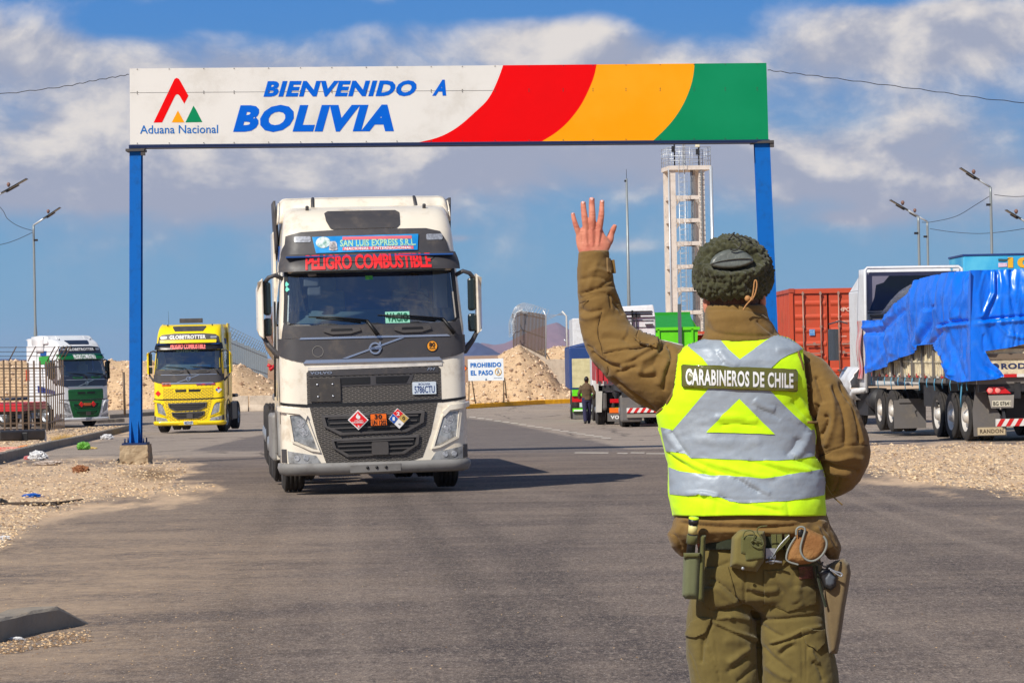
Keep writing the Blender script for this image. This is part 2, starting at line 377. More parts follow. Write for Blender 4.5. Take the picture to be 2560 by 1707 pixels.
def roadmat():
    m = bpy.data.materials.new('worn_asphalt'); m.use_nodes = True; nt = m.node_tree; nt.nodes.clear(); t = NT(nt)
    p = t.n('ShaderNodeNewGeometry').outputs['Position']
    sp_ = t.n('ShaderNodeSeparateXYZ', i={0: p})
    mp = t.n('ShaderNodeMapping', i={0: p, 2: (0, 0, R(6)), 3: (.42, .7, 1)}).outputs[0]
    a = t.n('ShaderNodeTexNoise', i={'Vector': mp, 'Scale': 1.1, 'Detail': 9.0, 'Roughness': .68, 'Distortion': .4}).outputs[0]
    mp2 = t.n('ShaderNodeMapping', i={0: p, 2: (0, 0, R(-8)), 3: (.14, .9, 1)}).outputs[0]
    a2 = t.n('ShaderNodeTexNoise', i={'Vector': mp2, 'Scale': 2.2, 'Detail': 5.0, 'Roughness': .6, 'Distortion': .3}).outputs[0]
    g = t.n('ShaderNodeTexNoise', i={'Vector': p, 'Scale': 110., 'Detail': 3.0, 'Roughness': .8}).outputs[0]
    g3 = t.n('ShaderNodeTexNoise', i={'Vector': p, 'Scale': 32., 'Detail': 4.0, 'Roughness': .75}).outputs[0]
    g2 = t.n('ShaderNodeTexNoise', i={'Vector': p, 'Scale': 9., 'Detail': 6.0, 'Roughness': .75}).outputs[0]
    big = t.n('ShaderNodeTexNoise', i={'Vector': p, 'Scale': .35, 'Detail': 4.0}).outputs[0]
    at = lambda n: t.n('ShaderNodeAttribute', attribute_name=n).outputs['Fac']
    c = t.mix(t.ss(a, .33, .66), srgb(86, 76, 73), srgb(122, 108, 97))
    c = t.mix(t.m('MULTIPLY', t.ss(a2, .5, .68), .6), c, srgb(68, 60, 59))
    c = t.mix(t.m('MULTIPLY', t.ss(a2, .46, .3), .3), c, srgb(158, 142, 128))
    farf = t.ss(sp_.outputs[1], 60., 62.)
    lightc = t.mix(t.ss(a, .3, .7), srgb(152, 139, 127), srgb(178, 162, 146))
    c = t.mix(t.m('MULTIPLY', t.ss(big, .46, .62), .35), c, srgb(140, 124, 110)); c = t.mix(t.m('MULTIPLY', t.ss(big, .44, .3), .3), c, srgb(72, 64, 62))
    tk_ = at('track'); sn_ = t.m('ADD', t.m('MULTIPLY', a2, .9), .25); c = t.mix(t.m('MULTIPLY', t.m('MULTIPLY', t.ss(tk_, .5, .0), sn_), .85), c, srgb(60, 53, 52)); c = t.mix(t.m('MULTIPLY', t.m('MULTIPLY', t.ss(tk_, .5, 1.), sn_), .6), c, srgb(156, 140, 126))
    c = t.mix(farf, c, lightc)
    darkc = t.mix(t.ss(a, .35, .65), srgb(94, 87, 86), srgb(116, 108, 104))
    c = t.mix(at('dark'), c, darkc)
    c = t.mix(t.m('MULTIPLY', t.ss(g2, .48, .7), .22), c, srgb(160, 138, 118))
    c = t.mix(t.m('MULTIPLY', t.ss(g, .53, .66), .6), c, srgb(184, 170, 156))
    c = t.mix(t.m('MULTIPLY', t.ss(g, .47, .36), .6), c, srgb(50, 46, 46))
    c = t.mix(t.m('MULTIPLY', t.ss(g3, .52, .68), .45), c, srgb(178, 160, 142)); c = t.mix(t.m('MULTIPLY', t.ss(g3, .48, .34), .45), c, srgb(58, 52, 50))
    for (st, sc_n, am) in (((1, .22, 1), 75., .75), ((1, .3, 1), 24., .5)):
        q = t.n('ShaderNodeTexNoise', i={'Vector': t.n('ShaderNodeMapping', i={0: p, 3: st}).outputs[0], 'Scale': sc_n, 'Detail': 3., 'Roughness': .8}).outputs[0]
        c = t.mix(t.m('MULTIPLY', t.ss(q, .54, .7), am), c, srgb(172, 156, 140)); c = t.mix(t.m('MULTIPLY', t.ss(q, .46, .3), am), c, srgb(52, 46, 45))
    vo = t.n('ShaderNodeTexVoronoi', i={'Vector': p, 'Scale': 26., 'Randomness': 1.})
    c = t.mix(t.m('MULTIPLY', t.m('LESS_THAN', vo.outputs[0], .13), .75), c, srgb(200, 190, 178))
    # hairline cracks on the old slabs
    ck = t.n('ShaderNodeTexVoronoi', feature='DISTANCE_TO_EDGE', i={'Vector': t.n('ShaderNodeVectorMath', operation='ADD', i={0: t.n('ShaderNodeMapping', i={0: p, 3: (1, .4, 1)}).outputs[0], 1: t.n('ShaderNodeTexNoise', i={'Vector': p, 'Scale': .8, 'Detail': 5.}).outputs[1]}).outputs[0], 'Scale': .22}).outputs[0]
    ckf = t.m('MULTIPLY', t.m('MULTIPLY', t.ss(ck, .012, .004), t.m('SUBTRACT', 1., at('dark'))), t.m('ADD', t.m('MULTIPLY', farf, .75), .0))
    c = t.mix(ckf, c, srgb(64, 58, 54))
    s = at('sand'); sd = t.m('ADD', s, t.m('MULTIPLY', t.m('SUBTRACT', g2, .5), 1.3))
    sc_ = t.mix(g2, srgb(220, 192, 160), srgb(184, 156, 128))
    c = t.mix(t.ss(sd, .2, .75), c, sc_)
    ds = t.m('MULTIPLY', at('dust'), t.ss(t.m('ADD', t.m('MULTIPLY', g2, .6), t.m('MULTIPLY', a, .5)), .35, .72))
    c = t.mix(t.m('MULTIPLY', ds, .9), c, srgb(182, 157, 130))
    bs = t.n('ShaderNodeBsdfPrincipled', i={'Base Color': c, 'Roughness': .88, 'Specular IOR Level': .25})
    bn = t.n('ShaderNodeBump', i={'Strength': .8, 'Distance': .008, 'Height': g}); nt.links.new(bn.outputs[0], bs.inputs['Normal'])
    t.n('ShaderNodeOutputMaterial', i={0: bs.outputs[0]}); return m
gmesh('ground', gfaces(lambda k: True), -.012, groundmat(), 1)
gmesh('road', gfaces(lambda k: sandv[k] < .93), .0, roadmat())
# far desert plain out to the horizon, one sheet under everything
dm = mat('desert', srgb(176, 140, 108), .95, c2=srgb(150, 116, 90), sc=.01, bump=.3, bsc=.5, spec=.1)
mb = MB(); mb.grid(lambda u, v: (-30000 + 60000 * u, (-300 if v == 0 else 150 + 40000 * ((v - .1) / .9) ** 3 if v > .1 else 100), -1.52 if v > .05 else -1.52), 40, 20)
tag(mb.build('desert', dm), kind='structure')
# ---------------- gantry ----------------
blue_p = mat('blue_paint', srgb(0, 96, 180), .6, spec=.2, c2=srgb(0, 92, 176), dirt=srgb(30, 60, 90), dsc=6, damt=.35)
blue_d = mat('dark_blue_paint', srgb(20, 42, 86), .5)
vinyl = mat('white_vinyl', srgb(226, 224, 218), .45, c2=srgb(214, 212, 206), sc=.6, bump=.25, bsc=1.6, dirt=srgb(190, 184, 172), dsc=1.2, damt=.4)
v_red = mat('red_vinyl', srgb(232, 0, 6), .55, spec=.12, c2=srgb(220, 0, 6), sc=.6, bump=.2, bsc=1.6); v_yel = mat('amber_vinyl', srgb(250, 158, 0), .55, spec=.15, c2=srgb(250, 172, 38), sc=.7, bump=.2, bsc=1.6)
v_grn = mat('green_vinyl', srgb(0, 132, 84), .55, spec=.15, c2=srgb(14, 144, 96), sc=.7, bump=.3, bsc=1.5); v_blu = mat('blue_vinyl', srgb(0, 96, 206), .6, spec=.1, c2=srgb(0, 100, 216))
conc = mat('concrete', srgb(172, 152, 124), .9, c2=srgb(140, 122, 100), sc=6, bump=.8, bsc=30, spec=.2)
blk = mat('black_plastic', srgb(34, 34, 36), .45); steel = mat('galvanised', srgb(168, 172, 176), .42, metal=.6, c2=srgb(130, 134, 140), sc=5)
YG, YG2 = 56.0, 57.3
g0 = P(324, 172, YG); gx = (P(1916, 158, YG2) - g0); gxn = gx.normalized(); gzn = (P(325, 362, YG) - g0).normalized(); gn = gxn.cross(gzn).normalized()
if gn.y > 0: gn = -gn
def pan(px, py, e=0.):
    r = ray(px, py); t = (g0 - CAM).dot(gn) / r.dot(gn); return CAM + r * t + gn * e
gan = thing('welcome_gantry', 'blue steel gantry spanning the road with a long white, red, amber and green welcome banner', 'gantry', Vector((pan(1120, 900).x, pan(1120, 900).y, gz(YG))))
back = gn * -.38
mb = MB(); c4 = [pan(324, 172), pan(1916, 158), pan(1921, 349), pan(325, 362)]
mb.add(c4 + [q + back for q in c4], [(0, 3, 2, 1), (4, 5, 6, 7), (0, 1, 5, 4), (1, 2, 6, 5), (2, 3, 7, 6), (3, 0, 4, 7)])
ban = mb.build('banner', vinyl, gan, world=True)
def pq(px, py, ox=0, oy=0, s=1): return (ox + px / s, oy + py / s)
def psheet(name, poly, m, e, par=ban, step=40):
    b = MB(); b.sheet(poly, lambda x, y: pan(x, y, e), step, 0, False); b.build(name, m, par, world=True)
tl = lambda x: 172 - (x - 324) * (14 / 1592.); bl = lambda x: 362 - (x - 325) * (13 / 1596.)
cW = [pq(170, 130, 1200, 120, 2.94), pq(140, 215, 1200, 120, 2.94), pq(95, 320, 1200, 120, 2.94), pq(48, 395, 1200, 120, 2.94), pq(2100, 320, 300, 140, 2.352), pq(1990, 420, 300, 140, 2.352), pq(1880, 480, 300, 140, 2.352)]; cW[0] = (cW[0][0], tl(1257)); cW.append((1048, bl(1048)))
cR = [pq(857, 125, 1200, 120, 2.94), pq(840, 210, 1200, 120, 2.94), pq(800, 310, 1200, 120, 2.94), pq(740, 430, 1200, 120, 2.94), pq(650, 545, 1200, 120, 2.94), pq(560, 625, 1200, 120, 2.94)]; cR[0] = (cR[0][0], tl(1491)); cR.append((1355, bl(1355)))
cY = [pq(1577, 118, 1200, 120, 2.94), pq(1568, 210, 1200, 120, 2.94), pq(1545, 300, 1200, 120, 2.94), pq(1490, 430, 1200, 120, 2.94), pq(1400, 560, 1200, 120, 2.94)]; cY[0] = (cY[0][0], tl(1736)); cY.append((1634, bl(1634)))
cG = [(1916, 158), (1921, 349)]
sm = lambda c: smoothp(c, 2, False)
psheet('red_stripe', sm(cW) + sm(cR)[::-1], v_red, .004); psheet('amber_stripe', sm(cR) + sm(cY)[::-1], v_yel, .004); psheet('green_stripe', sm(cY) + cG[::-1], v_grn, .004)
lg = lambda pts: [pq(a, b, 0, 0, 3.647) for a, b in pts]
psheet('logo', lg([(1400, 1120), (1580, 745), (1592, 722), (1611, 712), (1630, 720), (1644, 742), (1718, 875), (1680, 948), (1637, 875), (1622, 862), (1605, 865), (1594, 880), (1478, 1118)]), v_red, .004, step=20)
psheet('logo', lg([(1565, 1118), (1622, 1010), (1682, 1118)]), v_yel, .004, step=20); psheet('logo', lg([(1690, 1118), (1764, 966), (1786, 1000), (1845, 1115)]), v_grn, .004, step=20)
def ptext(st, x0, y0, x1, y1, m, bold, shear, sl=-.0088, sp=1.0):
    b = MB(); b.text(st, lambda u, v: pan(x0 + (x1 - x0) * u + shear * (v - .5) * (y1 - y0), y1 - (y1 - y0) * v + sl * (x1 - x0) * u, .006), 0, bold, 0, sp); b.build('lettering', m, ban, world=True)
ptext('BIENVENIDO', 664, 203, 1041, 243, v_blu, .05, .28, -.005); ptext('A', 1086, 200, 1121, 240, v_blu, .05, .28)
ptext('BOLIVIA', 592, 263, 994, 331, v_blu, .056, .28, -.004); ptext('Aduana Nacional', 350, 314, 545, 335, mat('logo_blue', srgb(20, 110, 190), .4), .008, 0, -.008)
b = MB()
for (ya, yb) in (((232), (222)), ):
    q = [pan(325, ya, .003), pan(1917, yb, .003), pan(1917, yb + .9, .003), pan(325, ya + .9, .003)]; b.add(q, [(0, 3, 2, 1)])
b.build('panel_seam', mat('seam', srgb(110, 108, 104), .6), ban, world=True)
b = MB()
for i in range(20):
    x = 345 + i * 81.5 + random.uniform(-5, 5)
    for yv in (tl(x) + 2.2, 230 - (x - 325) * .0063, 235 - (x - 325) * .0063, bl(x) - 3):
        r_ = .011; o = pan(x, yv, .012); b.add([o + gxn * (r_ * math.cos(t)) + Vector((0, 0, r_ * math.sin(t))) for t in [k * math.pi / 3 for k in range(6)]], [(0, 1, 2, 3, 4, 5)])
b.build('rivets', mat('rivet', srgb(90, 86, 82), .5, metal=.5), ban, world=True)
b = MB(); b.bar(pan(322, 366.5) + back * .5, pan(1924, 353) + back * .5, .40, .06, 0); b.bar(pan(325, 364.2, .004), pan(1922, 351, .004), .03, .03, 0)
b.build('bottom_beam', blue_d, gan, world=True)
def post(xt, yt, xb, yb, wpx, Y, foot=True):
    a = P(xt, yt, Y + .19); c = P(xb, yb, Y + .19); b = MB()
    w = wpx * Y / FP
    b.bar(c, a, w, .05, 0, upv=(1, 0, 0)) if 0 else None
    # welded box column: face plate, two webs, stiffeners at the foot
    for dy in (-.13, .13): b.bar(c + Vector((0, dy, 0)), a + Vector((0, dy, 0)), .02, w, 0, upv=(1, 0, 0))
    b.bar(c, a, .25, w * .72, 0, upv=(1, 0, 0))
    for dx in (-w * .3, w * .3):
        b.add([c + Vector((dx - .006, -.25, .0)), c + Vector((dx - .006, -.13, .0)), c + Vector((dx - .006, -.13, .5)), c + Vector((dx + .006, -.25, .0)), c + Vector((dx + .006, -.13, .0)), c + Vector((dx + .006, -.13, .5))], [(0, 1, 2), (5, 4, 3), (0, 3, 4, 1), (1, 4, 5, 2), (2, 5, 3, 0)])
    o = b.build('post', blue_p, gan, world=True)
    b = MB(); b.box(c + Vector((0, 0, -.02)), (w + .25, .6, .04))
    for sx in (-1, 1):
        for sy in (-1, 1): b.cyl(c + Vector((sx * (w / 2 + .07), sy * .24, 0)), c + Vector((sx * (w / 2 + .07), sy * .24, .09)), .016, n=6)
    b.build('base_plate', blue_d, o, world=True)
    b = MB(); b.box(a + Vector((0, 0, -.04)), (w + .14, .44, .05)); b.box(a + Vector((w / 2 + .04, -.15, -.08)), (.08, .1, .14)); b.build('bracket', mat('bracket', srgb(70, 66, 64), .6), o, world=True)
    return c
c = post(340.5, 372, 339.5, 1106, 29, YG)
b = MB()
def fb_box(c, dx, dy, h):
    def fn(u, v):
        t = u * 4; k = int(t) % 4; f = t - int(t); q = [(-1, -1), (1, -1), (1, 1), (-1, 1)]; a_, b_ = q[k], q[(k + 1) % 4]
        x = a_[0] + (b_[0] - a_[0]) * f; y = a_[1] + (b_[1] - a_[1]) * f; n = fb(x * 2 + c.x, y * 2, v * 3) * .02 * (1 + 2 * (v < .15))
        return (c.x + x * (dx / 2 + n + .02 * (1 - v)), c.y + y * (dy / 2 + n), c.z - .04 - h * (1 - v))
    b.grid(fn, 48, 14, 0, False, cu=True); b.box((c.x, c.y, c.z - .046), (dx * .985, dy * .985, .01))
fb_box(c, .54, .7, .42)
c2 = post(1904, 352, 1936, 1112, 38, YG2); fb_box(c2, .56, .7, .42)
b.build('concrete_footing', conc, gan, world=True)
# ---------------- cables ----------------
cabm = mat('cable', srgb(40, 40, 46), .6)
def cable(name, label, pts, r, wob=0., group=None):
    n = 60; ps = []
    for i in range(n + 1):
        t = i / n; k = t * (len(pts) - 1); j = min(int(k), len(pts) - 2); f = k - j
        p0 = pts[max(j - 1, 0)]; p1 = pts[j]; p2 = pts[j + 1]; p3 = pts[min(j + 2, len(pts) - 1)]
        p = .5 * ((2 * p1) + (p2 - p0) * f + (2 * p0 - 5 * p1 + 4 * p2 - p3) * f * f + (3 * p1 - p0 - 3 * p2 + p3) * f ** 3)
        if wob: p = p + Vector((0, 0, math.sin(i * 1.9) * wob))
        ps.append(p)
    b = MB(); b.tube(ps, r, 5); o = b.build(name, cabm); tag(o, label, 'cable', group); return o
cable('power_cable', 'twisted dark cable hanging from the left end of the banner out of the picture', [P(322, 187, 56.2), P(240, 201, 56.4), P(120, 222, 56.6), P(-120, 240, 57), P(-600, 225, 58), P(-1100, 150, 60)], .008, .012)
cable('power_cable', 'twisted dark cable hanging from the green right end of the banner', [P(1919, 176, 57.5), P(2060, 193, 57.6), P(2300, 224, 57.8), P(2560, 257, 58), P(2900, 270, 59), P(3500, 240, 60)], .008, .012)

# ---------------- tractor units ----------------
dkg = mat('charcoal_trim', srgb(66, 64, 66), .5, c2=srgb(56, 54, 57), sc=8, dirt=srgb(110, 98, 86), dsc=5, damt=.35)
dkg2 = mat('grille_frame', srgb(78, 74, 72), .5, c2=srgb(62, 60, 60)); rub = mat('tyre_rubber', srgb(38, 36, 36), .85, c2=srgb(70, 64, 58), sc=5, amt=.6, bump=.5, bsc=60)
ivory = mat('ivory_paint', srgb(232, 223, 206), .3, c2=srgb(222, 212, 192), sc=1.4, coat=.5, dirt=srgb(168, 146, 116), dsc=3.2, damt=.55)
chrome = mat('brushed_chrome', srgb(190, 194, 202), .3, metal=.85); gasket = mat('window_gasket', srgb(18, 18, 20), .5)
bump_g = mat('bumper_grey', srgb(132, 130, 127), .6, c2=srgb(112, 110, 108), sc=3, dirt=srgb(96, 88, 80), dsc=3, damt=.4)
holes = (.004, .004, .004, 1)
mesh_b = brickmat('grille_mesh', holes, srgb(94, 89, 84), .085, .025, .5, .36)
lens = mat('lamp_glass', srgb(160, 162, 164), .12, c2=srgb(80, 82, 84), sc=9, amt=.9, coat=1.); lampin = mat('lamp_reflector', srgb(205, 207, 210), .25, metal=.5, c2=srgb(120, 122, 126), sc=40, amt=.9)
cabin = mat('cab_interior', srgb(18, 78, 150), .7, c2=srgb(12, 58, 124), sc=2); dash = mat('dashboard', srgb(104, 116, 110), .7); skin_d = mat('driver_skin', srgb(120, 84, 66), .6)
wglass = glassmat('windscreen_glass', (.72, .84, .94), .15)
cream_c = mat('curtain', srgb(196, 180, 160), .8)
BW, RC, BLG = 1.25, .24, .075; AA = BW - RC + .0
PHI0 = math.atan(2 * BLG / AA); _cx = AA - RC * math.sin(PHI0); _cy = BLG + RC * math.cos(PHI0); WB = _cx + RC
PROF = [(.2, .05, .985), (.42, .0, 1.), (.7, -.015, 1.), (1.2, .0, 1.), (1.75, .02, 1.), (2.24, .06, .995), (2.6, .15, .975), (2.98, .27, .955), (3.2, .33, .94), (3.45, .40, .925), (3.55, .46, .915), (3.68, .58, .90), (3.8, .78, .885), (3.86, 1.05, .875)]
def prof(z):
    if z <= PROF[0][0]: return PROF[0][1:]
    for a, b in zip(PROF, PROF[1:]):
        if z <= b[0]:
            t = (z - a[0]) / (b[0] - a[0]); return (a[1] + (b[1] - a[1]) * t, a[2] + (b[2] - a[2]) * t)
    return PROF[-1][1:]
def cabxy(s, d):
    t = abs(s); sg = 1 if s >= 0 else -1; k = BW / WB
    if t <= AA: x, y = t, BLG * (t / AA) ** 2; L = math.hypot(1, 2 * BLG * t / AA ** 2); nx, ny = 2 * BLG * t / AA ** 2 / L, -1 / L
    else:
        ph = min(PHI0 + (t - AA) / RC, math.pi / 2); ex = max(0, t - AA - (math.pi / 2 - PHI0) * RC)
        nx, ny = math.sin(ph), -math.cos(ph); x, y = _cx + RC * nx, _cy + RC * ny + ex
    return sg * (x * k + nx * d), y + ny * d
def cab3(s, z, d=0.):
    yo, ws = prof(z); x, y = cabxy(s, d); return Vector((x * ws, y + yo, z))
SMAX = AA + (math.pi / 2 - PHI0) * RC
def s_of(x, z):
    ws = prof(z)[1]; x = x / ws; lo, hi = 0., SMAX; t = min(abs(x), BW * .9995)
    for _ in range(30):
        m_ = (lo + hi) / 2
        if cabxy(m_, 0)[0] < t: lo = m_
        else: hi = m_
    return math.copysign(lo, x)
def patch(b, poly, d=.006, mi=0, step=.08, sub=False, rim=True):      # poly: (x, z) seen from the front
    poly = [(s_of(x, z), z) for x, z in poly]
    f = lambda s, z: cab3(s, z, d)
    b.sheet(poly, f, step, mi, True, (lambda s, z: cab3(s, z, -.02)) if rim else None)
def rrect(x0, z0, x1, z1, r=.03):
    q = []
    for cx_, cz_, a0 in ((x1 - r, z1 - r, 0), (x0 + r, z1 - r, 90), (x0 + r, z0 + r, 180), (x1 - r, z0 + r, 270)):
        q += [(cx_ + r * math.cos(R(a0 + k * 30)), cz_ + r * math.sin(R(a0 + k * 30))) for k in range(4)]
    return q
mir = lambda poly: [(-x, z) for x, z in poly][::-1]
def wheel(parent, c, r=.52, w=.3, rimm=None, dual=False, name='wheel', out=-1, rim_r=.29):
    wo = thing('wheel', None, None, Vector((0, 0, 0))); wo.parent = parent; wo.location = c; RM[wo.name] = RM[parent.name] @ Matrix.Translation(c)
    b = MB()
    for k in ((0, 1) if dual else (0,)):
        o = -out * k * (w + .04)
        pr = [(rim_r, -w / 2 + .02), (rim_r + .06, -w / 2), (r - .06, -w / 2), (r - .012, -w / 2 + .03)]
        for g in range(4):
            a = -w / 2 + .03 + (w - .06) * g / 4; a2 = -w / 2 + .03 + (w - .06) * (g + 1) / 4
            pr += [(r, a + .004), (r, a2 - .012), (r - .014, a2 - .009), (r - .014, a2 - .001)]
        pr += [(r - .012, w / 2 - .03), (r - .06, w / 2), (rim_r + .06, w / 2), (rim_r, w / 2 - .02)]
        b.lathe([(p, q + o) for p, q in pr], (0, 0, 0), 'x', 40)
    b.build('tyre', rub, wo)
    b = MB(); s = out
    b.lathe([(rim_r, s * (w / 2 - .02)), (rim_r - .02, s * (w / 2 - .03)), (rim_r - .05, s * (w / 2 - .12)), (.17, s * (w / 2 - .1)), (.13, s * (w / 2 - .02)), (.1, s * (w / 2 + .02)), (.0, s * (w / 2 + .03))], (0, 0, 0), 'x', 28)
    b.lathe([(rim_r, -s * (w / 2 - .02)), (.1, -s * .05), (0, -s * .05)], (0, 0, 0), 'x', 20)
    for k in range(10): b.cyl((s * (w / 2 - .1), .21 * math.cos(k * .628), .21 * math.sin(k * .628)), (s * (w / 2 - .07), .21 * math.cos(k * .628), .21 * math.sin(k * .628)), .014, n=6)
    b.build('rim', rimm or steel, wo)
    return wo
C4 = lambda pts: [((640 + u / 4.0207 - 926) / 184, (1230 - (470 + v / 4.0207) - (640 + u / 4.0207 - 926) * .0192) / 184) for u, v in pts]
C5 = lambda pts: [((640 + u / 3.564 - 926) / 184, (1230 - (820 + v / 3.564) - (640 + u / 3.564 - 926) * .0192) / 184) for u, v in pts]
def make_tractor(name, label, loc, rz, cfg, group=None, ry=0):
    T_ = thing(name, label, 'truck', loc, rz, group, ry=ry)
    body = cfg['body']; low = cfg.get('low', body); gr = cfg.get('grille', mesh_b); trim = cfg.get('trim', dkg); bmp = cfg.get('bumper', bump_g)
    ws = C4([(285, 850), (1955, 815), (1985, 1000), (2008, 1345), (1700, 1372), (1150, 1400), (600, 1412), (330, 1400), (298, 1375), (290, 1100)])
    wsh = [(-1.13, 2.97), (1.13, 2.97), (1.145, 2.6), (1.165, 2.30), (1.12, 2.26), (.6, 2.245), (0, 2.24), (-.6, 2.245), (-1.12, 2.26), (-1.165, 2.30), (-1.145, 2.6)]
    # --- shell
    b = MB(); S1 = SMAX + 1.75
    zs = [.42 + (3.86 - .42) * k / 60 for k in range(61)]; ss = [-S1 + 2 * S1 * k / 90 for k in range(91)]
    vs = [cab3(s, z) for z in zs for s in ss]; wsS = [(s_of(x * .985, z), z) for x, z in wsh]
    side = [(SMAX + .12, 2.28), (SMAX + .95, 2.28), (SMAX + .95, 2.95), (SMAX + .3, 2.95), (SMAX + .12, 2.7)]
    fs = []
    for j in range(60):
        for i in range(90):
            sc_, zc = (ss[i] + ss[i + 1]) / 2, (zs[j] + zs[j + 1]) / 2
            if inpoly(sc_, zc, wsS) or inpoly(abs(sc_), zc, side): continue
            if abs(sc_) > SMAX and zc < 1.02 and math.hypot(abs(sc_) - SMAX - 1.05, zc - .52) < .66: continue
            if abs(sc_) > SMAX + 1.35 and zc < .9: continue
            fs.append((j * 91 + i, j * 91 + i + 1, (j + 1) * 91 + i + 1, (j + 1) * 91 + i))
    b.add(vs, fs, 0, True)
    yr = cab3(S1, 2)[1]
    wr = [(cab3(-S1, z)[0], cab3(S1, z)[0], z, max(yr, cab3(S1, z)[1])) for z in zs]
    b.add([(w[0], w[3], w[2]) for w in wr] + [(w[1], w[3], w[2]) for w in wr], [(i, i + 1, i + 62, i + 61) for i in range(60)])
    z = 3.86; rv = [cab3(s, z) for s in ss]; b.add(rv + [(p[0], yr + .1, z + .0) for p in rv], [(i, i + 1, i + 92, i + 91) for i in range(90)])
    b.build('cab_body', body, T_)
    # --- windscreen, interior
    b = MB(); patch(b, wsh, .004, 0, .15, rim=False); b.build('windscreen', wglass, T_)
    b = MB(); o = wsh; n = len(o)
    def ring(poly, k, d): return [cab3(s_of(x * k, 2.6 + (z - 2.6) * (1 + (k - 1) * 2.2)), 2.6 + (z - 2.6) * (1 + (k - 1) * 2.2), d) for x, z in poly]
    a_, c_ = ring(o, 1.012, .012), ring(o, .975, .006); b.add(a_ + c_, [(i, (i + 1) % n, (i + 1) % n + n, i + n) for i in range(n)]); b.build('window_gasket', gasket, T_)
    b = MB(); b.box((0, 1.75, 2.6), (2.3, .02, 1.5)); b.box((0, 1.0, 3.16), (2.25, 1.5, .02)); b.box((0, 1., 1.75), (2.3, 1.5, .02)); b.box((-1.17, 1.55, 2.6), (.02, .5, 1.5)); b.box((1.17, 1.55, 2.6), (.02, .5, 1.5)); b.build('cab_lining', cabin, T_)
    b = MB(); b.grid(lambda u, v: (-1.12 + 2.24 * u, .16 + .1 * abs(2 * u - 1) ** 2 + .5 * v, 2.25 + .2 * v), 20, 6); b.box((0, .62, 2.1), (2.2, .04, .34)); b.build('dashboard', dash, T_)
    b = MB()
    for sx in (-.55, .6): b.box((sx, 1.2, 2.35), (.5, .16, .75)); b.box((sx, 1.2, 2.8), (.28, .12, .2))
    b.build('seat', dash, T_, bevel=.04)
    if cfg.get('curtain'):
        b = MB(); b.grid(lambda u, v: (-1.08 + .26 * u * (1 - .5 * v) + .03 * math.sin(u * 25), .75 + .03 * math.cos(u * 25), 2.3 + .62 * v), 24, 4); b.grid(lambda u, v: (1.08 - .2 * u + .02 * math.sin(u * 20), .8, 2.3 + .65 * v), 14, 3); b.build('curtain', cream_c, T_)
    # --- visor and upper fascia
    fascia = C4([(320, 600), (330, 520), (480, 480), (780, 462), (1200, 450), (1730, 440), (1870, 470), (1925, 560), (1960, 680), (1960, 720), (270, 760), (280, 690)]) if cfg.get('trace') else [(-1.1, 3.2), (-1.06, 3.42), (-.95, 3.5), (-.5, 3.54), (.5, 3.54), (.95, 3.5), (1.06, 3.42), (1.1, 3.2)]
    b = MB(); patch(b, fascia, .012, 0, .1); b.build('upper_fascia', trim, T_)
    b = MB()
    vz0, vz1 = 2.965, 3.2
    def vis(u, v):
        x = (u * 2 - 1) * 1.16; z = vz1 - (vz1 - vz0) * v; p = cab3(s_of(x * .995, z), z, .0); n_ = cab3(s_of(x * .995, z), z, 1.) - p
        return p + n_ * (.03 + .12 * math.sin(min(v, .9) * 1.75) * (1 - .5 * abs(u * 2 - 1) ** 6))
    b.grid(vis, 40, 8); b.grid(lambda u, v: vis(u, 1) + (cab3(s_of((u * 2 - 1) * 1.1, 2.98), 2.98, -.02) - vis(u, 1)) * v, 40, 1)
    V_ = b.build('sun_visor', cfg.get('visor', trim), T_)
    if cfg.get('visor_text'):
        b = MB(); tx = cfg['visor_text']; b.text(tx[0], lambda u, v: vis(.5 + (tx[1] + (tx[2] - tx[1]) * u) / 2.32, .93 - .86 * v) + Vector((0, -.012, 0)), 0, tx[4] if len(tx) > 4 else .03, sp=.9); b.build('lettering', tx[3], V_)
        if cfg.get('trace'): b = MB(); b.tube([vis(.07 + .86 * k / 20, .52 if 1 < k < 19 else .2) + Vector((0, -.013, 0)) for k in range(21)], .0035, 4); b.build('visor_seam', gasket, V_)
    for sx in (-1, 1):
        b = MB(); patch(b, rrect(min(sx * .78, sx * 1.0), 3.36, max(sx * .78, sx * 1.0), 3.44, .02), .02, 0); b.build('marker_lamp', lampin, T_)
    # --- roof hatch, roof deflector
    hp = C4([(725, 285), (760, 262), (1440, 250), (1478, 275), (1468, 400), (1430, 435), (800, 452), (770, 440), (735, 370)]) if cfg.get('trace') else [(-.5, 3.62), (.5, 3.62), (.6, 3.76), (.58, 3.8), (-.58, 3.8), (-.6, 3.76)]
    b = MB(); patch(b, hp, .02, 0, .05); b.build('roof_hatch', trim, T_)
    if cfg.get('deflector', True):
        def dfl(u, v):
            x = (u * 2 - 1) * 1.17; k = abs(u * 2 - 1); z0 = 3.76 - .14 * max(0, k - .8) * 5 * .8; z1 = 3.985 - .05 * max(0, (k - .93) / .07) ** 2
            y = 1.15 + .28 * max(0, .35 - abs(k - .85)) - .12 * v + .25 * v * v
            return (x * (1 - .02 * v), y + (.35 * (1 - v) * 0), z0 + (z1 - z0) * v)
        b = MB(); b.grid(dfl, 48, 10); b.grid(lambda u, v: Vector(dfl(u, 1)) + Vector((0, 1.05 * v, .03 * math.sin(v * 3))), 48, 4)
        for sx in (0, 1): b.grid(lambda u, v: Vector(dfl(sx, v)) + Vector(((sx * 2 - 1) * .02, 1.2 * u, 0)), 4, 8)
        b.build('roof_deflector', body, T_, solid=.02)
        b = MB()
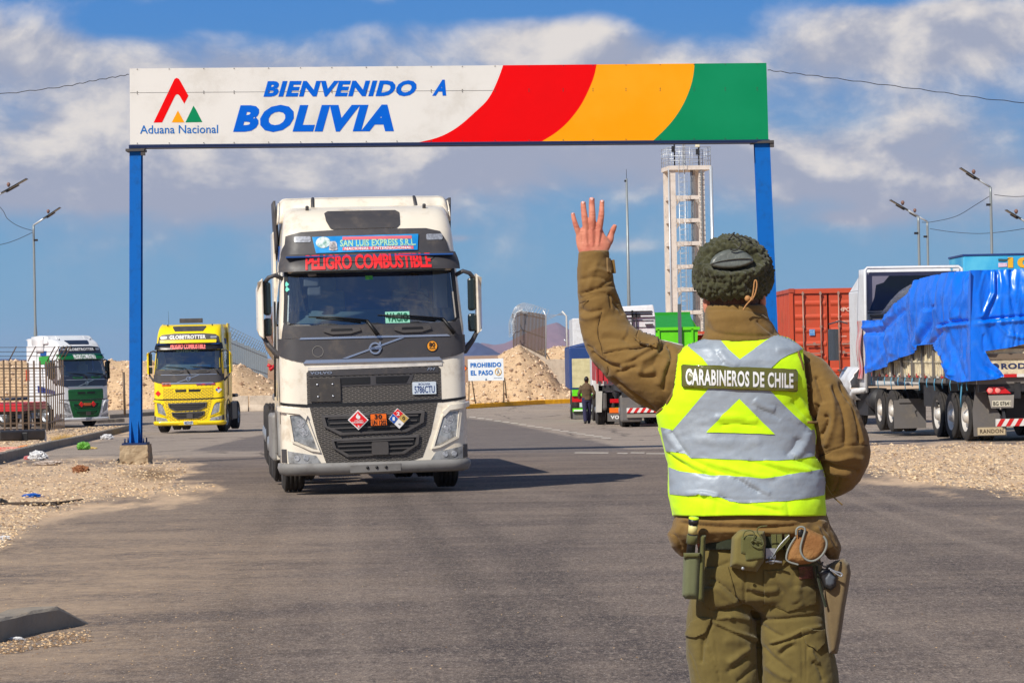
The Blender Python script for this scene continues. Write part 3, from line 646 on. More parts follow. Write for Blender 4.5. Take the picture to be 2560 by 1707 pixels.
        for sx in (-1, 1):
            b.grid(lambda u, v: (sx * (1.2 + .02 * v), 1.5 + .9 * u, 3.28 + .7 * v), 2, 4)
            b.tube([Vector(dfl(.5 + sx * .305, t / 8)) + Vector((0, -.008, 0)) for t in range(9)], .012, 5)
        b.build('deflector_edge', cfg.get('edge', trim), T_, solid=.03)
    b = MB()
    for sx in (-1, 1): b.cyl((sx * .8, .9, 3.76), (sx * .8, .84, 3.86), .025, n=8); b.cyl((sx * .8, .8, 3.69), (sx * .8, .78, 3.73), .05, .04, n=10)
    b.tube([(x * .1, .98 + .02 * abs(x) - .05 * (abs(x) > 9), 3.8 + .0 * x) for x in range(-11, 12)], .012, 6)
    if cfg.get('beacon'): b.box((.0, 1.2, 4.0), (.8, .3, .16))
    b.build('roof_rail', trim, T_, bevel=.02)
    if cfg.get('antenna'): b = MB(); b.cyl((-.75, .8, 3.75), (-.77, .85, 4.35), .006, .004, 5); b.build('antenna', gasket, T_)
    # --- front: cowl, band, chrome lines
    b = MB(); patch(b, [(-1.2, 2.075), (-1.19, 2.16), (-1.165, 2.30), (-1.12, 2.255), (-.6, 2.24), (.6, 2.24), (1.12, 2.255), (1.165, 2.3), (1.19, 2.16), (1.2, 2.075), (.95, 2.09), (0, 2.1), (-.95, 2.09)], .022, 0); b.build('wiper_cowl', trim, T_)
    b = MB(); patch(b, [(-1.245, 1.87), (-1.245, 2.08), (-.9, 2.072), (0, 2.078), (.9, 2.072), (1.245, 2.08), (1.245, 1.87), (1.1, 1.8), (.9, 1.765), (.7, 1.785), (-.7, 1.775), (-.9, 1.755), (-1.1, 1.8)], .018, 0); b.build('front_band', trim, T_)
    b = MB(); patch(b, [(-.98, 2.062), (-.96, 2.088), (1.0, 2.088), (1.04, 2.062)], .03, 0); patch(b, [(-.94, 1.745), (-.9, 1.79), (.88, 1.79), (.92, 1.745)], .03, 0)
    patch(b, [(-.42, 1.8), (-.35, 1.8), (.42, 2.055), (.35, 2.055)], .028, 0)
    rr = .08
    for k in range(24):
        a0, a1 = k * math.pi / 12, (k + 1) * math.pi / 12; patch(b, [(.02 + rr * math.cos(a0), 1.925 + rr * math.sin(a0)), (.02 + rr * math.cos(a1), 1.925 + rr * math.sin(a1)), (.02 + .058 * math.cos(a1), 1.925 + .058 * math.sin(a1)), (.02 + .058 * math.cos(a0), 1.925 + .058 * math.sin(a0))], .04, 0, rim=False)
    patch(b, [(.065, 1.975), (.1, 1.975), (.1, 2.01), (.08, 2.01)], .04, 0)
    patch(b, [(-.065, 1.91), (.105, 1.91), (.105, 1.94), (-.065, 1.94)], .042, 0)
    b.build('badge', chrome, T_)
    b = MB(); b.text('VOLVO', lambda u, v: cab3(s_of(-.055 + .15 * u, 1.92), 1.915 + .02 * v, .047), 0, .03); b.build('badge_lettering', mat('badge_blue', srgb(24, 40, 80), .4), T_)
    # --- grille hatch, lower grille
    P1 = [(-.9, 1.22), (-.9, 1.62), (-.86, 1.66), (.86, 1.67), (.9, 1.63), (.9, 1.24), (0, 1.215)]
    b = MB(); patch(b, P1, .004, 0, .1); b.build('grille_hatch', gr, T_)
    b = MB(); patch(b, [(-.87, 1.575), (-.87, 1.645), (.87, 1.655), (.87, 1.585)], .014, 0)
    patch(b, [(-.5, 1.43), (-.53, 1.56), (.53, 1.565), (.48, 1.44)], .012, 0)
    b.build('grille_strip', cfg.get('strip', trim), T_)
    b = MB(); patch(b, [(-.44, 1.455), (-.47, 1.545), (-.06, 1.548), (-.06, 1.46)], .02, 0); patch(b, [(.02, 1.46), (.02, 1.548), (.47, 1.55), (.42, 1.462)], .02, 0); patch(b, [(-.9, 1.17), (-.9, 1.218), (0, 1.213), (.9, 1.235), (.9, 1.19), (0, 1.165)], .008, 0)
    patch(b, [(-1.245, 1.205), (-.9, 1.165), (-.9, 1.205), (-1.245, 1.24)], .006, 0); patch(b, [(.9, 1.185), (1.245, 1.225), (1.245, 1.26), (.9, 1.225)], .006, 0)
    b.build('air_slot', gasket, T_)
    P2 = [(-.87, 1.165), (-.78, .75), (-.67, .43), (-.5, .39), (.45, .42), (.62, .47), (.74, .78), (.84, 1.185), (0, 1.165)]
    b = MB(); patch(b, P2, .006, 0, .1); b.build('lower_grille', gr, T_)
    def openg(x0, x1, za, zb, slats, nm, cut=.18):
        w_ = (x1 - x0); q = [(x0, zb), (x1, zb + .03), (x1 - .02, za + .14), (x1 - w_ * cut, za + .02), (x0 + w_ * cut, za), (x0 + .03, za + .12)]
        cxx = sum(p[0] for p in q) / 6; czz = sum(p[1] for p in q) / 6; q2 = [(cxx + (x - cxx) * .93, czz + (z - czz) * .76) for x, z in q]
        b = MB(); n = 6
        f = lambda pl, d: [cab3(s_of(x, z), z, d) for x, z in pl]
        A_, B_, C_ = f(q, .008), f(q, .045), f(q2, .045); D_ = f(q2, .01)
        b.add(A_ + B_ + C_ + D_, [(k * n + i, k * n + (i + 1) % n, (k + 1) * n + (i + 1) % n, (k + 1) * n + i) for k in range(3) for i in range(n)])
        for k in range(slats):
            zz = za + .05 + (zb - za - .07) * (k + .5) / slats; xx = (x1 - x0) / 2 * .87 - .05 * (slats - k - 1) / slats; patch(b, [(cxx - xx, zz), (cxx + xx, zz + .01), (cxx + xx, zz + .028), (cxx - xx, zz + .018)], .03, 0)
        o_ = b.build(nm, cfg.get('frame', dkg2), T_)
        b = MB(); patch(b, q2, .011, 0); b.build('air_intake', gasket, o_)
    openg(-.72, .66, .79, 1.06, 3, 'upper_intake'); openg(-.60, .58, .5, .74, 3, 'lower_intake')
    b = MB(); patch(b, rrect(-.06, .52, .16, .69, .02), .055, 0); b.build('radar_cover', dkg2, T_)
    # --- headlamps, fog lamps, bumper
    for side_ in (-1, 1):
        M1 = (lambda q: q) if side_ < 0 else mir
        hl = M1([(-1.14, 1.08), (-.97, 1.07), (-.92, .98), (-.78, .62), (-.84, .63), (-1.09, .74)])
        b = MB(); patch(b, hl, .012, 0); H_L = b.build('headlight', lens, T_)
        b = MB(); hf = M1([(-1.16, 1.1), (-.94, 1.09), (-.89, 1.0), (-.74, .57), (-.86, .59), (-1.11, .71)]); n = 6
        f = lambda pl, d: [cab3(s_of(x, z), z, d) for x, z in pl]
        cxx = sum(p[0] for p in hf) / 6; czz = sum(p[1] for p in hf) / 6; ins_ = [(cxx + (x - cxx) * .82, czz + (z - czz) * .87) for x, z in hf]
        b.add(f(hf, .0) + f(hf, .03) + f(ins_, .03) + f(ins_, .01), [(k * n + i, k * n + (i + 1) % n, (k + 1) * n + (i + 1) % n, (k + 1) * n + i) for k in range(3) for i in range(n)]); b.build('lamp_surround', cfg.get('lampframe', body), H_L)
        b = MB(); b_ = b
        for (x, z, r_) in ((-.99, .96, .07), (-.95, .84, .075)):
            x = x * -side_ * 1.0 if side_ > 0 else x
            x = abs(x) * side_; p = cab3(s_of(x, z), z, .014); nrm = (cab3(s_of(x, z), z, 1.014) - p)
            b.tube([p, p + nrm * .004], [r_ * .85, r_ * .8], 18, sm=False); b.tube([p + nrm * .004, p + nrm * .007], [r_ * .5, r_ * .45], 14, sm=False)
        b.build('lamp_bulb', lampin, H_L)
        b = MB(); patch(b, M1([(-1.25, 1.13), (-1.25, 1.19), (-1.0, 1.15), (-.9, 1.06), (-.92, 1.0), (-1.0, 1.08)]), .05, 0); b.build('lamp_brow', body, H_L)
        b = MB(); patch(b, M1([(-1.16, .44), (-1.17, .6), (-.8, .53), (-.72, .41)]), .01, 0); F_ = b.build('fog_lamp', lens, T_)
        b = MB(); patch(b, M1([(-1.24, .44), (-1.24, .62), (-1.185, .62), (-1.18, .44)]), .012, 0); b.build('lamp_trim', trim, F_)
        b = MB(); 
        for x in (1.05, .93):
            p = cab3(s_of(x * side_, .5), .5, .012); nrm = cab3(s_of(x * side_, .5), .5, 1.012) - p; b.tube([p, p + nrm * .004], [.04, .036], 14, sm=False)
        b.build('lamp_bulb', lampin, F_)
    b = MB()
    bz = [(.27, -.02), (.29, .03), (.36, .05), (.42, .035), (.425, .0)]
    def bp(u, v):
        s = -SMAX - .25 + u * 2 * (SMAX + .25); k = v * 4; j = min(int(k), 3); f = k - j; zz = bz[j][0] * (1 - f) + bz[j + 1][0] * f; dd = bz[j][1] * (1 - f) + bz[j + 1][1] * f
        return cab3(s, zz if abs(s) < 9 else zz, dd)
    b.grid(bp, 60, 4); BB = b.build('bumper', bmp, T_, solid=.01)
    b = MB(); patch(b, [(-.35, .29), (-.35, .39), (.32, .4), (.32, .3)], .058, 0); b.build('bumper_plate', bmp, BB)
    b = MB()
    for x in (-.12, 0., .12): b.cyl(cab3(x, .355, .055), cab3(x, .355, .066), .02, n=10)
    b.build('bumper_holes', gasket, BB)
    # --- wipers, steps on cowl
    for x in (.0, 1.02):
        b = MB(); a0 = cab3(s_of(x + .06, 2.1), 2.1, .06); a1 = cab3(s_of(x - .08, 2.3), 2.3, .05); a2 = cab3(s_of(x - .85 if x < .5 else x - .95, 2.36), 2.365, .03)
        b.tube([a0, a0.lerp(a1, .5), a1], [.03, .026, .018], 6); b.tube([a1, a1.lerp(a2, .5) + Vector((0, -.01, .012)), a2], [.012, .012, .006], 5); b.tube([a1.lerp(a2, .1) - Vector((0, 0, .03)), a2 + Vector((.1, 0, -.02))], .009, 4); b.build('wiper', gasket, T_)
    b = MB()
    for x in (-.42, .52):
        patch(b, [(x - .24, 2.16), (x - .22, 2.205), (x + .24, 2.21), (x + .26, 2.165), (x + .12, 2.125), (x - .12, 2.12)], .05, 0); 
    b.build('cowl_step', cfg.get('frame', dkg2), T_)
    b = MB()
    for x in (-.42, .52): patch(b, [(x - .14, 2.165), (x - .13, 2.195), (x + .14, 2.197), (x + .15, 2.168)], .056, 0)
    b.build('step_recess', gasket, T_)
    # --- mirrors
    for sx in (-1, 1):
        b = MB(); y0 = .5; hx = sx * 1.51
        mp_ = [(1.44, 2.08), (1.50, 2.13), (1.535, 2.22), (1.535, 2.74), (1.50, 2.84), (1.44, 2.9)]
        b.prism(mp_ if sx > 0 else [(x, z) for x, z in mp_], lambda x, z: Vector((sx * (x - .02 * (x > 1.5)), y0 - .14 + .09 * (x > 1.5), z)), lambda x, z: Vector((sx * x, y0 + .12, z)))
        m0 = b.build('mirror', cfg.get('mirror', body), T_, bevel=.018)
        b = MB(); b.box((sx * 1.385, y0 + .0, 2.62), (.1, .14, .44)); b.box((sx * 1.385, y0 + .0, 2.24), (.11, .14, .24)); b.build('mirror_glass', mat('mirror_back', srgb(30, 44, 46), .25), m0, bevel=.03)
        b = MB(); b.tube([(sx * 1.17, .45, 2.88), (sx * 1.27, .42, 2.93), (sx * 1.36, .43, 2.9), (sx * 1.46, y0, 2.78)], .03, 7); b.tube([(sx * 1.17, .4, 1.86), (sx * 1.26, .38, 1.86), (sx * 1.38, .45, 2.0), (sx * 1.45, y0, 2.12)], [.05, .045, .035, .03], 7); b.build('mirror_arm', trim, m0)
    # --- side windows and door seams, grab
    for sx in (-1, 1):
        b = MB(); b.sheet([(sx * a, z) for a, z in side], lambda s, z: cab3(s, z, .003), .2); b.build('side_window', wglass, T_)
        b = MB()
        for q in ([(SMAX + .05, .95), (SMAX + .05, 2.2), (SMAX + .25, 3.0), (SMAX + 1.0, 3.0), (SMAX + 1.0, 1.25)],): b.tube([cab3(sx * a, z, .003) for a, z in q], .006, 4)
        b.cyl(cab3(sx * (SMAX + 1.08), 1.3, .03), cab3(sx * (SMAX + 1.08), 2.6, .03), .015, n=6); b.build('door_seam', gasket, T_)
    # --- chassis, side skirts, wheels
    b = MB(); b.box((0, 3.3, .85), (.9, 5.6, .25)); b.box((0, 1.35, .55), (1.9, .14, .14)); b.box((0, 1.1, .95), (2.1, 1.8, .5)); b.box((0, 1.4, .42), (.5, .3, .3)); b.build('chassis', gasket, T_)
    b = MB()
    for sx in (-1, 1): b.box((sx * 1.22, 2.42, 2.3), (.04, .78, 2.55)); b.box((sx * 1.17, 2.5, 3.55), (.04, .6, .7))
    b.build('side_fairing', body, T_, bevel=.01)
    b = MB()
    for sx in (-1, 1): b.box((sx * 1.16, 2.9, .72), (.3, 1.5, .65)); b.tube([(sx * 1.24, 2.0 - .62 * math.cos(t / 8 * math.pi) - .55, .5 + .66 * math.sin(t / 8 * math.pi)) for t in range(9)], .04, 6)
    b.box((0, 4.6, 1.25), (2.4, .9, .12)); b.build('side_skirt', cfg.get('skirt', trim), T_, bevel=.04)
    for sx in (-1, 1):
        w_ = wheel(T_, Vector((sx * 1.06, 1.45, .52)), out=sx)
        if cfg.get('steer'): w_.rotation_euler.z = R(cfg['steer'])
        wheel(T_, Vector((sx * 1.08, 4.9, .52)), out=sx, dual=True)
        if cfg.get('axle3'): wheel(T_, Vector((sx * 1.08, 6.25, .52)), out=sx, dual=True)
    return T_
def plate(par, x0, z0, x1, z1, txt, cols=(srgb(205, 216, 226), srgb(30, 60, 120)), d=.03, top=None, nm='licence_plate', bold=.01):
    b = MB(); patch(b, rrect(x0, z0, x1, z1, .008), d, 0); pl = b.build(nm, mat('plate_%s' % txt, cols[0], .4), par)
    b = MB(); h = z1 - z0; k = .68 if top else .9; b.text(txt, lambda u, v: cab3(s_of(x0 + (x1 - x0) * (.07 + .86 * u), z0), z0 + h * (.1 + (k - .1) * v), d + .004), 0, bold)
    if top: b.text(top, lambda u, v: cab3(s_of(x0 + (x1 - x0) * (.25 + .5 * u), z0), z0 + h * (.75 + .16 * v), d + .004), 0, .01)
    b.build('lettering', mat('plate_ink_%s' % txt, cols[1], .4), pl); return pl
# main truck
def L5(u, v): return C5([(u, v)])[0]
loc = P(943, 1230, 37.4); loc.z = gz(37.4)
tk = make_tractor('tractor_unit', 'large ivory white tractor unit with PELIGRO COMBUSTIBLE on its visor, driving under the banner', loc, R(6.8), dict(trace=1, body=ivory, visor_text=('PELIGRO COMBUSTIBLE', -.86, .81, mat('red_letters', srgb(236, 34, 40), .5), .034), curtain=1, skirt=bump_g, axle3=1), ry=R(-.35))
tk.scale = (1, 1, 1.01)
# route sign above the visor
sgb = mat('sign_light_blue', srgb(20, 132, 206), .3, c2=srgb(60, 170, 228), sc=3.5, amt=.8)
b = MB(); patch(b, C4([(588, 530), (1645, 500), (1630, 660), (620, 692)]), .03, 0); SG = b.build('company_sign', sgb, tk)
def sgm(x0, y0, x1, y1):
    (a, z1), (c, z0) = C4([(x0, y0), (x1, y1)]); return lambda u, v: cab3(s_of(a + (c - a) * u, 3.3), z0 + (z1 - z0) * v, .036)
b = MB(); b.text('SAN LUIS EXPRESS S.R.L.', sgm(860, 560, 1615, 615), 0, .035); b.build('lettering', mat('sign_lime', srgb(180, 224, 190), .4, c2=srgb(40, 130, 90), sc=60, amt=.4), SG)
b = MB(); b.sheet([(0, 0), (1, 0), (1, 1), (0, 1)], sgm(885, 530, 1580, 548), .5); b.sheet([(0, 0), (1, 0), (1, 1), (0, 1)], sgm(885, 634, 1588, 652), .5); b.build('sign_stripe', mat('sign_pink', srgb(226, 110, 120), .4), SG)
b = MB(); f_ = sgm(905, 636, 1570, 650); b.text('NACIONAL E INTERNACIONAL', lambda u, v: f_(u, v) + Vector((0, -.004, 0)), 0, .02); b.build('lettering', mat('white_ink', srgb(235, 235, 235), .4), SG)
b = MB(); f_ = sgm(620, 530, 765, 640); b.sheet([(.5 + .5 * math.cos(t * .4), .5 + .5 * math.sin(t * .4)) for t in range(16)], f_, .3); b.build('globe', mat('globe_white', srgb(220, 232, 232), .4, c2=srgb(60, 140, 120), sc=14, amt=.9), SG)
b = MB(); f_ = sgm(750, 575, 835, 668); b.sheet([(0, .1), (.1, 1), (.75, 1), (.9, .8), (1, .1), (.5, 0)], lambda u, v: f_(u, v) + Vector((0, -.003, 0)), .3); b.build('truck_picture', mat('truck_pic', srgb(225, 222, 222), .4, c2=srgb(70, 70, 80), sc=16, amt=.9), SG)
b = MB(); b.text('VOLVO', lambda u, v: cab3(s_of(-.85 + .29 * u, 1.6), 1.6 + .036 * v, .022), 0, .04); b.build('lettering', chrome, tk)
b = MB(); b.text('FH', lambda u, v: cab3(s_of(.71 + .09 * u + .02 * v, 1.6), 1.615 + .036 * v, .022), 0, .02); b.build('lettering', chrome, tk)
(x0, z1), (x1, z0) = L5(1352, 495), L5(1560, 598); plate(tk, x0, z0, x1, z1, '5786CTU', top='BOLIVIA')
(x0, z1), (x1, z0) = L5(458, 458), L5(722, 655); b = MB(); patch(b, rrect(x0, z0, x1, z1, .01), .035, 0); bk = b.build('blank_plate', mat('black_plate', srgb(58, 54, 52), .55, c2=srgb(40, 38, 38), sc=6, dirt=srgb(100, 90, 78), dsc=5, damt=.5), tk)
b = MB()
for u, v in ((523, 512), (655, 508), (527, 616), (657, 611)):
    x, z = L5(u, v); p = cab3(s_of(x, z), z, .036); b.tube([p, p + Vector((0, -.012, 0))], [.018, .01], 8)
b.build('screw', chrome, bk)
def c5sheet(nm, pts, m, d, par): b = MB(); patch(b, C5(pts), d, 0, .2); return b.build(nm, m, par)
def c5text(t, x0, y0, x1, y1, m, par, d, bold=.02):
    (a, z1), (c, z0) = L5(x0, y0), L5(x1, y1); b = MB(); b.text(t, lambda u, v: cab3(s_of(a + (c - a) * u, z0), z0 + (z1 - z0) * v, d), 0, bold); b.build('lettering', m, par)
pl_r = mat('placard_red', srgb(222, 26, 32), .4); pl_w = mat('placard_white', srgb(232, 230, 228), .4); pl_o = mat('placard_orange', srgb(238, 110, 22), .4); pl_b = mat('placard_blue', srgb(20, 84, 176), .4); pl_y = mat('placard_sand', srgb(196, 162, 84), .4); ink = mat('black_ink', srgb(20, 18, 18), .5)
dm_ = c5sheet('hazard_placard', [(778, 818), (868, 730), (957, 818), (868, 904)], pl_w, .075, tk); c5sheet('placard_face', [(790, 818), (868, 742), (945, 818), (868, 892)], pl_r, .08, dm_)
c5sheet('flame', [(848, 798), (850, 780), (866, 758), (870, 775), (886, 785), (884, 805), (866, 812)], pl_w, .084, dm_); c5text('LIQUIDO', 838, 818, 905, 829, pl_w, dm_, .084); c5text('INFLAMABLE', 815, 832, 912, 845, pl_w, dm_, .084); c5text('3', 858, 864, 876, 884, pl_w, dm_, .084)
on = c5sheet('orange_plate', [(970, 766), (1114, 762), (1118, 868), (973, 872)], ink, .075, tk); c5sheet('plate_face', [(974, 770), (1110, 766), (1111, 811), (975, 815)], pl_o, .08, on); c5sheet('plate_face', [(976, 819), (1112, 815), (1114, 864), (977, 868)], pl_o, .08, on)
c5text('30', 1008, 772, 1074, 808, ink, on, .085, .04); c5text('UN 1202', 983, 822, 1108, 862, ink, on, .085, .02)
nf = c5sheet('hazard_diamond', [(1132, 812), (1212, 722), (1309, 806), (1222, 896)], pl_w, .075, tk)
c5sheet('red_field', [(1172, 765), (1212, 726), (1257, 765), (1213, 805)], pl_r, .08, nf); c5sheet('blue_field', [(1136, 812), (1170, 768), (1212, 808), (1176, 852)], pl_b, .08, nf); c5sheet('sand_field', [(1216, 806), (1260, 768), (1305, 806), (1262, 848)], pl_y, .08, nf)
c5text('2', 1200, 750, 1228, 782, pl_w, nf, .085, .04); c5text('1', 1164, 795, 1184, 826, pl_w, nf, .085, .04); c5text('0', 1249, 790, 1273, 820, ink, nf, .085); c5text('-', 1212, 852, 1232, 858, ink, nf, .085)
x, z = L5(1536, 182); q = lambda r_: [(x + r_ * math.cos(t * .35), z + r_ * math.sin(t * .35)) for t in range(18)]
b = MB(); patch(b, q(.073), .03, 0); sk = b.build('speed_sticker', ink, tk); b = MB(); patch(b, q(.066), .033, 0); b.build('sticker_face', mat('sticker_amber', srgb(240, 158, 40), .4), sk)
c5text('80', 1508, 150, 1562, 190, ink, sk, .037, .04); c5text('Km/h', 1510, 194, 1562, 208, ink, sk, .037, .03)
x, z = L5(535, 225); b = MB(); ps = [cab3(s_of(x + .072 * math.cos(t * .3), z + .072 * math.sin(t * .3)), z + .072 * math.sin(t * .3), .024) for t in range(22)]; b.tube(ps, .003, 4, cap=False); b.build('sticker_trace', mat('trace_grey', srgb(150, 146, 140), .6), tk)
c5sheet('tape_strip', [(440, 360), (1620, 325), (1620, 350), (440, 390)], mat('worn_tape', srgb(214, 208, 200), .5, c2=srgb(188, 184, 180), sc=8, amt=.9), .012, tk)
# inside the cab: VACIO card, camera housing
b = MB(); (a, z1), (c, z0) = C4([(1278, 1275), (1520, 1382)]); b.sheet([(0, 0), (1, 0), (1, 1), (0, 1)], lambda u, v: cab3(s_of(a + (c - a) * u, 2.3), z0 + (z1 - z0) * v, .009), .3); vc = b.build('cargo_card', mat('card_mint', srgb(140, 206, 180), .5), tk)
b = MB(); b.text('VACIO', lambda u, v: cab3(s_of(a + (c - a) * (.06 + .88 * u), 2.3), z0 + (z1 - z0) * (.1 + .8 * v), .013), 0, .04); b.build('lettering', mat('card_green', srgb(16, 100, 70), .5), vc)
b = MB(); (a, z) = C4([(560, 960)])[0]; b.box((a, .35, z - .02), (.2, .12, .13)); b.box((a + .02, .33, z + .07), (.12, .1, .05)); b.box((a + .04, .36, z - .14), (.18, .1, .13)); b.build('mirror_camera', mat('grey_plastic', srgb(120, 116, 110), .5), tk, bevel=.02)
b = MB(); (a, z) = C4([(1134, 935)])[0]; b.sheet([(0, 0), (1, 0), (1, 1), (0, 1)], lambda u, v: cab3(s_of(a - .05 + .1 * u, z), z - .025 + .05 * v, .009), .3); b.build('windscreen_sticker', mat('sticker_green', srgb(30, 150, 70), .5, c2=srgb(150, 200, 40), sc=30), tk)
b = MB(); 
for (u_, v_) in ((320, 1000), (323, 1050)): (a, z) = C4([(u_, v_)])[0]; b.sheet([(0, -.03), (.035, 0), (0, .04), (-.035, 0)], lambda x, y: cab3(s_of(a + x, z), z + y, .009), .05)
b.build('windscreen_sticker', mat('sticker_mint', srgb(110, 210, 190), .5), tk)
# driver
dr = thing('person', 'truck driver in a dark jacket seated behind the windscreen of the ivory truck', 'person', RM[tk.name] @ Vector((.62, .95, 2.2)), R(7.5))
b = MB(); b.tube([(0, .12, -.25), (0, .1, .05), (0, .06, .3), (0, .04, .4), (0, .03, .47), (0, .02, .53)], [.17, .2, .21, .13, .06, .055], 16, ell=.62)
b.tube([(0, .02, .5), (0, .0, .56), (0, -.01, .64), (0, .0, .72), (0, .01, .76)], [.05, .075, .085, .075, .03], 16, ell=1.15)
for sx in (-1, 1): b.tube([(sx * .18, .08, .33), (sx * .27, .02, .1), (sx * .25, -.2, .02), (sx * .17, -.4, .1)], [.07, .06, .05, .035], 10); b.tube([(sx * .09, .1, -.2), (sx * .14, -.3, -.2), (sx * .14, -.4, -.5)], [.1, .08, .06], 10)
for k in range(4): b.tube([(-.17 + .015 * k, -.4, .1 + .02 * k), (-.15, -.45, .11 + .02 * k), (-.14, -.44, .15)], .01, 5); b.tube([(.17 - .015 * k, -.4, .1 + .02 * k), (.15, -.45, .11 + .02 * k), (.14, -.44, .15)], .01, 5)
b.tube([(0, -.1, .65), (0, -.115, .62)], [.012, .016], 6)
ob = b.build('body', skin_d, dr); 
b = MB(); b.tube([(0, .12, -.25), (0, .1, .05), (0, .06, .3), (0, .04, .4)], [.18, .21, .22, .14], 16, ell=.66)
for sx in (-1, 1): b.tube([(sx * .18, .08, .34), (sx * .275, .02, .1), (sx * .25, -.2, .02), (sx * .18, -.36, .09)], [.08, .072, .06, .045], 10)
b.build('jacket', mat('driver_jacket', srgb(44, 56, 74), .8), dr); b = MB(); b.tube([(0, .05, .66), (0, .03, .73), (0, .03, .77)], [.09, .085, .03], 14, ell=1.1); b.build('hair', ink, dr)
b = MB(); b.lathe([(.23, .02), (.245, .0), (.23, -.02)], (.62, .45, 2.42), 'y', 24); b.build('steering_wheel', gasket, tk)
# ---------------- the officer ----------------
YO = 8.24
def O(px, py, dy=0.): return P(px, py, YO + dy)
def proj(V):
    d = np.asarray(V) - np.array(CAM); f = d @ np.array(fw); return 1280 + FP * (d @ np.array(rt)) / f, 853.5 - FP * (d @ np.array(up)) / f
def loft(b, rows, n=40, ex=2.3, mi=0):      # rows: (py, x left, x right, towards camera, away, [depth of the axis])
    rows = [r if len(r) > 5 else r + (0.,) for r in rows]; vs = []
    for py, xl, xr, db, df, yc in rows:
        for k in range(n):
            t = 2 * math.pi * k / n; c_, s_ = math.cos(t), math.sin(t)
            x = (xl + xr) / 2 + (xr - xl) / 2 * math.copysign(abs(c_) ** (2 / ex), c_); yv = math.copysign(abs(s_) ** (2 / ex), s_)
            vs.append(O(x, py, yc + yv * (df if yv > 0 else db)))
    m_ = len(rows)
    b.add(vs, [(i * n + k, i * n + (k + 1) % n, (i + 1) * n + (k + 1) % n, (i + 1) * n + k) for i in range(m_ - 1) for k in range(n)] + [tuple(range(n))[::-1], tuple(range((m_ - 1) * n, m_ * n))], mi, True)
def limb(b, pts, n=28, ell=1.):              # pts: (px, py, half width px, depth)
    q = []; 
    for i in range(len(pts) - 1):            # catmull-rom
        p = [pts[max(i - 1, 0)], pts[i], pts[i + 1], pts[min(i + 2, len(pts) - 1)]]
        for k in range(5):
            f = k / 5; q.append([.5 * ((2 * p[1][j]) + (p[2][j] - p[0][j]) * f + (2 * p[0][j] - 5 * p[1][j] + 4 * p[2][j] - p[3][j]) * f * f + (3 * p[1][j] - p[0][j] - 3 * p[2][j] + p[3][j]) * f ** 3) for j in range(4)])
    q.append(list(pts[-1])); b.tube([O(a, c_, d) for a, c_, h, d in q], [h * YO / FP for a, c_, h, d in q], n, 0, True, True, ell)
def ball(b, px, py, dy, rx, ry, rz, n=16):
    c = O(px, py, dy); b.grid(lambda u, v: c + Vector((rx * math.sin(math.pi * v) * math.cos(2 * math.pi * u), ry * math.sin(math.pi * v) * math.sin(2 * math.pi * u), rz * math.cos(math.pi * v))), n, n // 2, 0, True, None, True)
def remeshed(b, vox, it=4, fac=.6):
    me = bpy.data.meshes.new('r'); me.from_pydata(b.v, [], b.f); o = bpy.data.objects.new('r', me); COL.objects.link(o)
    m = o.modifiers.new('r', 'REMESH'); m.mode = 'VOXEL'; m.voxel_size = vox
    if it: m2 = o.modifiers.new('s', 'SMOOTH'); m2.factor = fac; m2.iterations = it
    dg = bpy.context.evaluated_depsgraph_get(); e = o.evaluated_get(dg); em = e.to_mesh()
    n = len(em.vertices); V = np.empty(n * 3); em.vertices.foreach_get('co', V); N = np.empty(n * 3); em.vertices.foreach_get('normal', N)
    F = np.empty(len(em.polygons) * 4, dtype=int); em.polygons.foreach_get('vertices', F); e.to_mesh_clear(); bpy.data.objects.remove(o); bpy.data.meshes.remove(me)
    return V.reshape(-1, 3), N.reshape(-1, 3), F.reshape(-1, 4)
def folds(V, N, FL, ox=0, oy=0, s=1., nz=(), facing=True):
    x, y = proj(V); D = np.zeros(len(V))
    for pl, w, amp in FL:
        pl = smoothp([(ox + a / s, oy + b / s) for a, b in pl], 2, False); best = np.full(len(V), 1e9); sg = np.zeros(len(V)); m = len(pl) - 1
        for i in range(m):
            ax, ay = pl[i]; bx, by = pl[i + 1]; dx, dy = bx - ax, by - ay; L2 = dx * dx + dy * dy + 1e-9
            t = np.clip(((x - ax) * dx + (y - ay) * dy) / L2, 0, 1); d = np.hypot(x - ax - t * dx, y - ay - t * dy)
            tt = (i + t) / m; k = d < best; best[k] = d[k]; sg[k] = tt[k]
        D += amp * np.exp(-(best / w) ** (2 if amp > 0 else 1.25)) * np.clip(np.sin(np.pi * np.clip(sg, .02, .98)) * 2.2, 0, 1)
    if facing: D *= np.clip(-N[:, 1] * 2.5, 0, 1)
    out = V + N * D[:, None]
    for sc, amp, st in nz:
        q = V * np.array(st) * sc; n = np.array([noise.fractal(Vector(a), .9, 2.1, 3) for a in q])
        if amp < 0: n = np.clip(1 - np.abs(n) * 5, 0, 1) ** 1.5
        n = n - n.mean(); out = out + N * (n * amp)[:, None]
    return out
def obj_np(name, V, F, m, parent, world=True, smooth=True):
    if world: inv = np.array(RM[parent.name].inverted()); V = V @ inv[:3, :3].T + inv[:3, 3]
    me = bpy.data.meshes.new(name); me.from_pydata(V.tolist(), [], F.tolist()); me.materials.append(m)
    me.polygons.foreach_set('use_smooth', [smooth] * len(me.polygons)); me.update()
    o = bpy.data.objects.new(name, me); COL.objects.link(o); o.parent = parent; RM[o.name] = RM[parent.name]; return o
def bvh_of(V, F): return BVHTree.FromPolygons(V.tolist(), F.tolist())
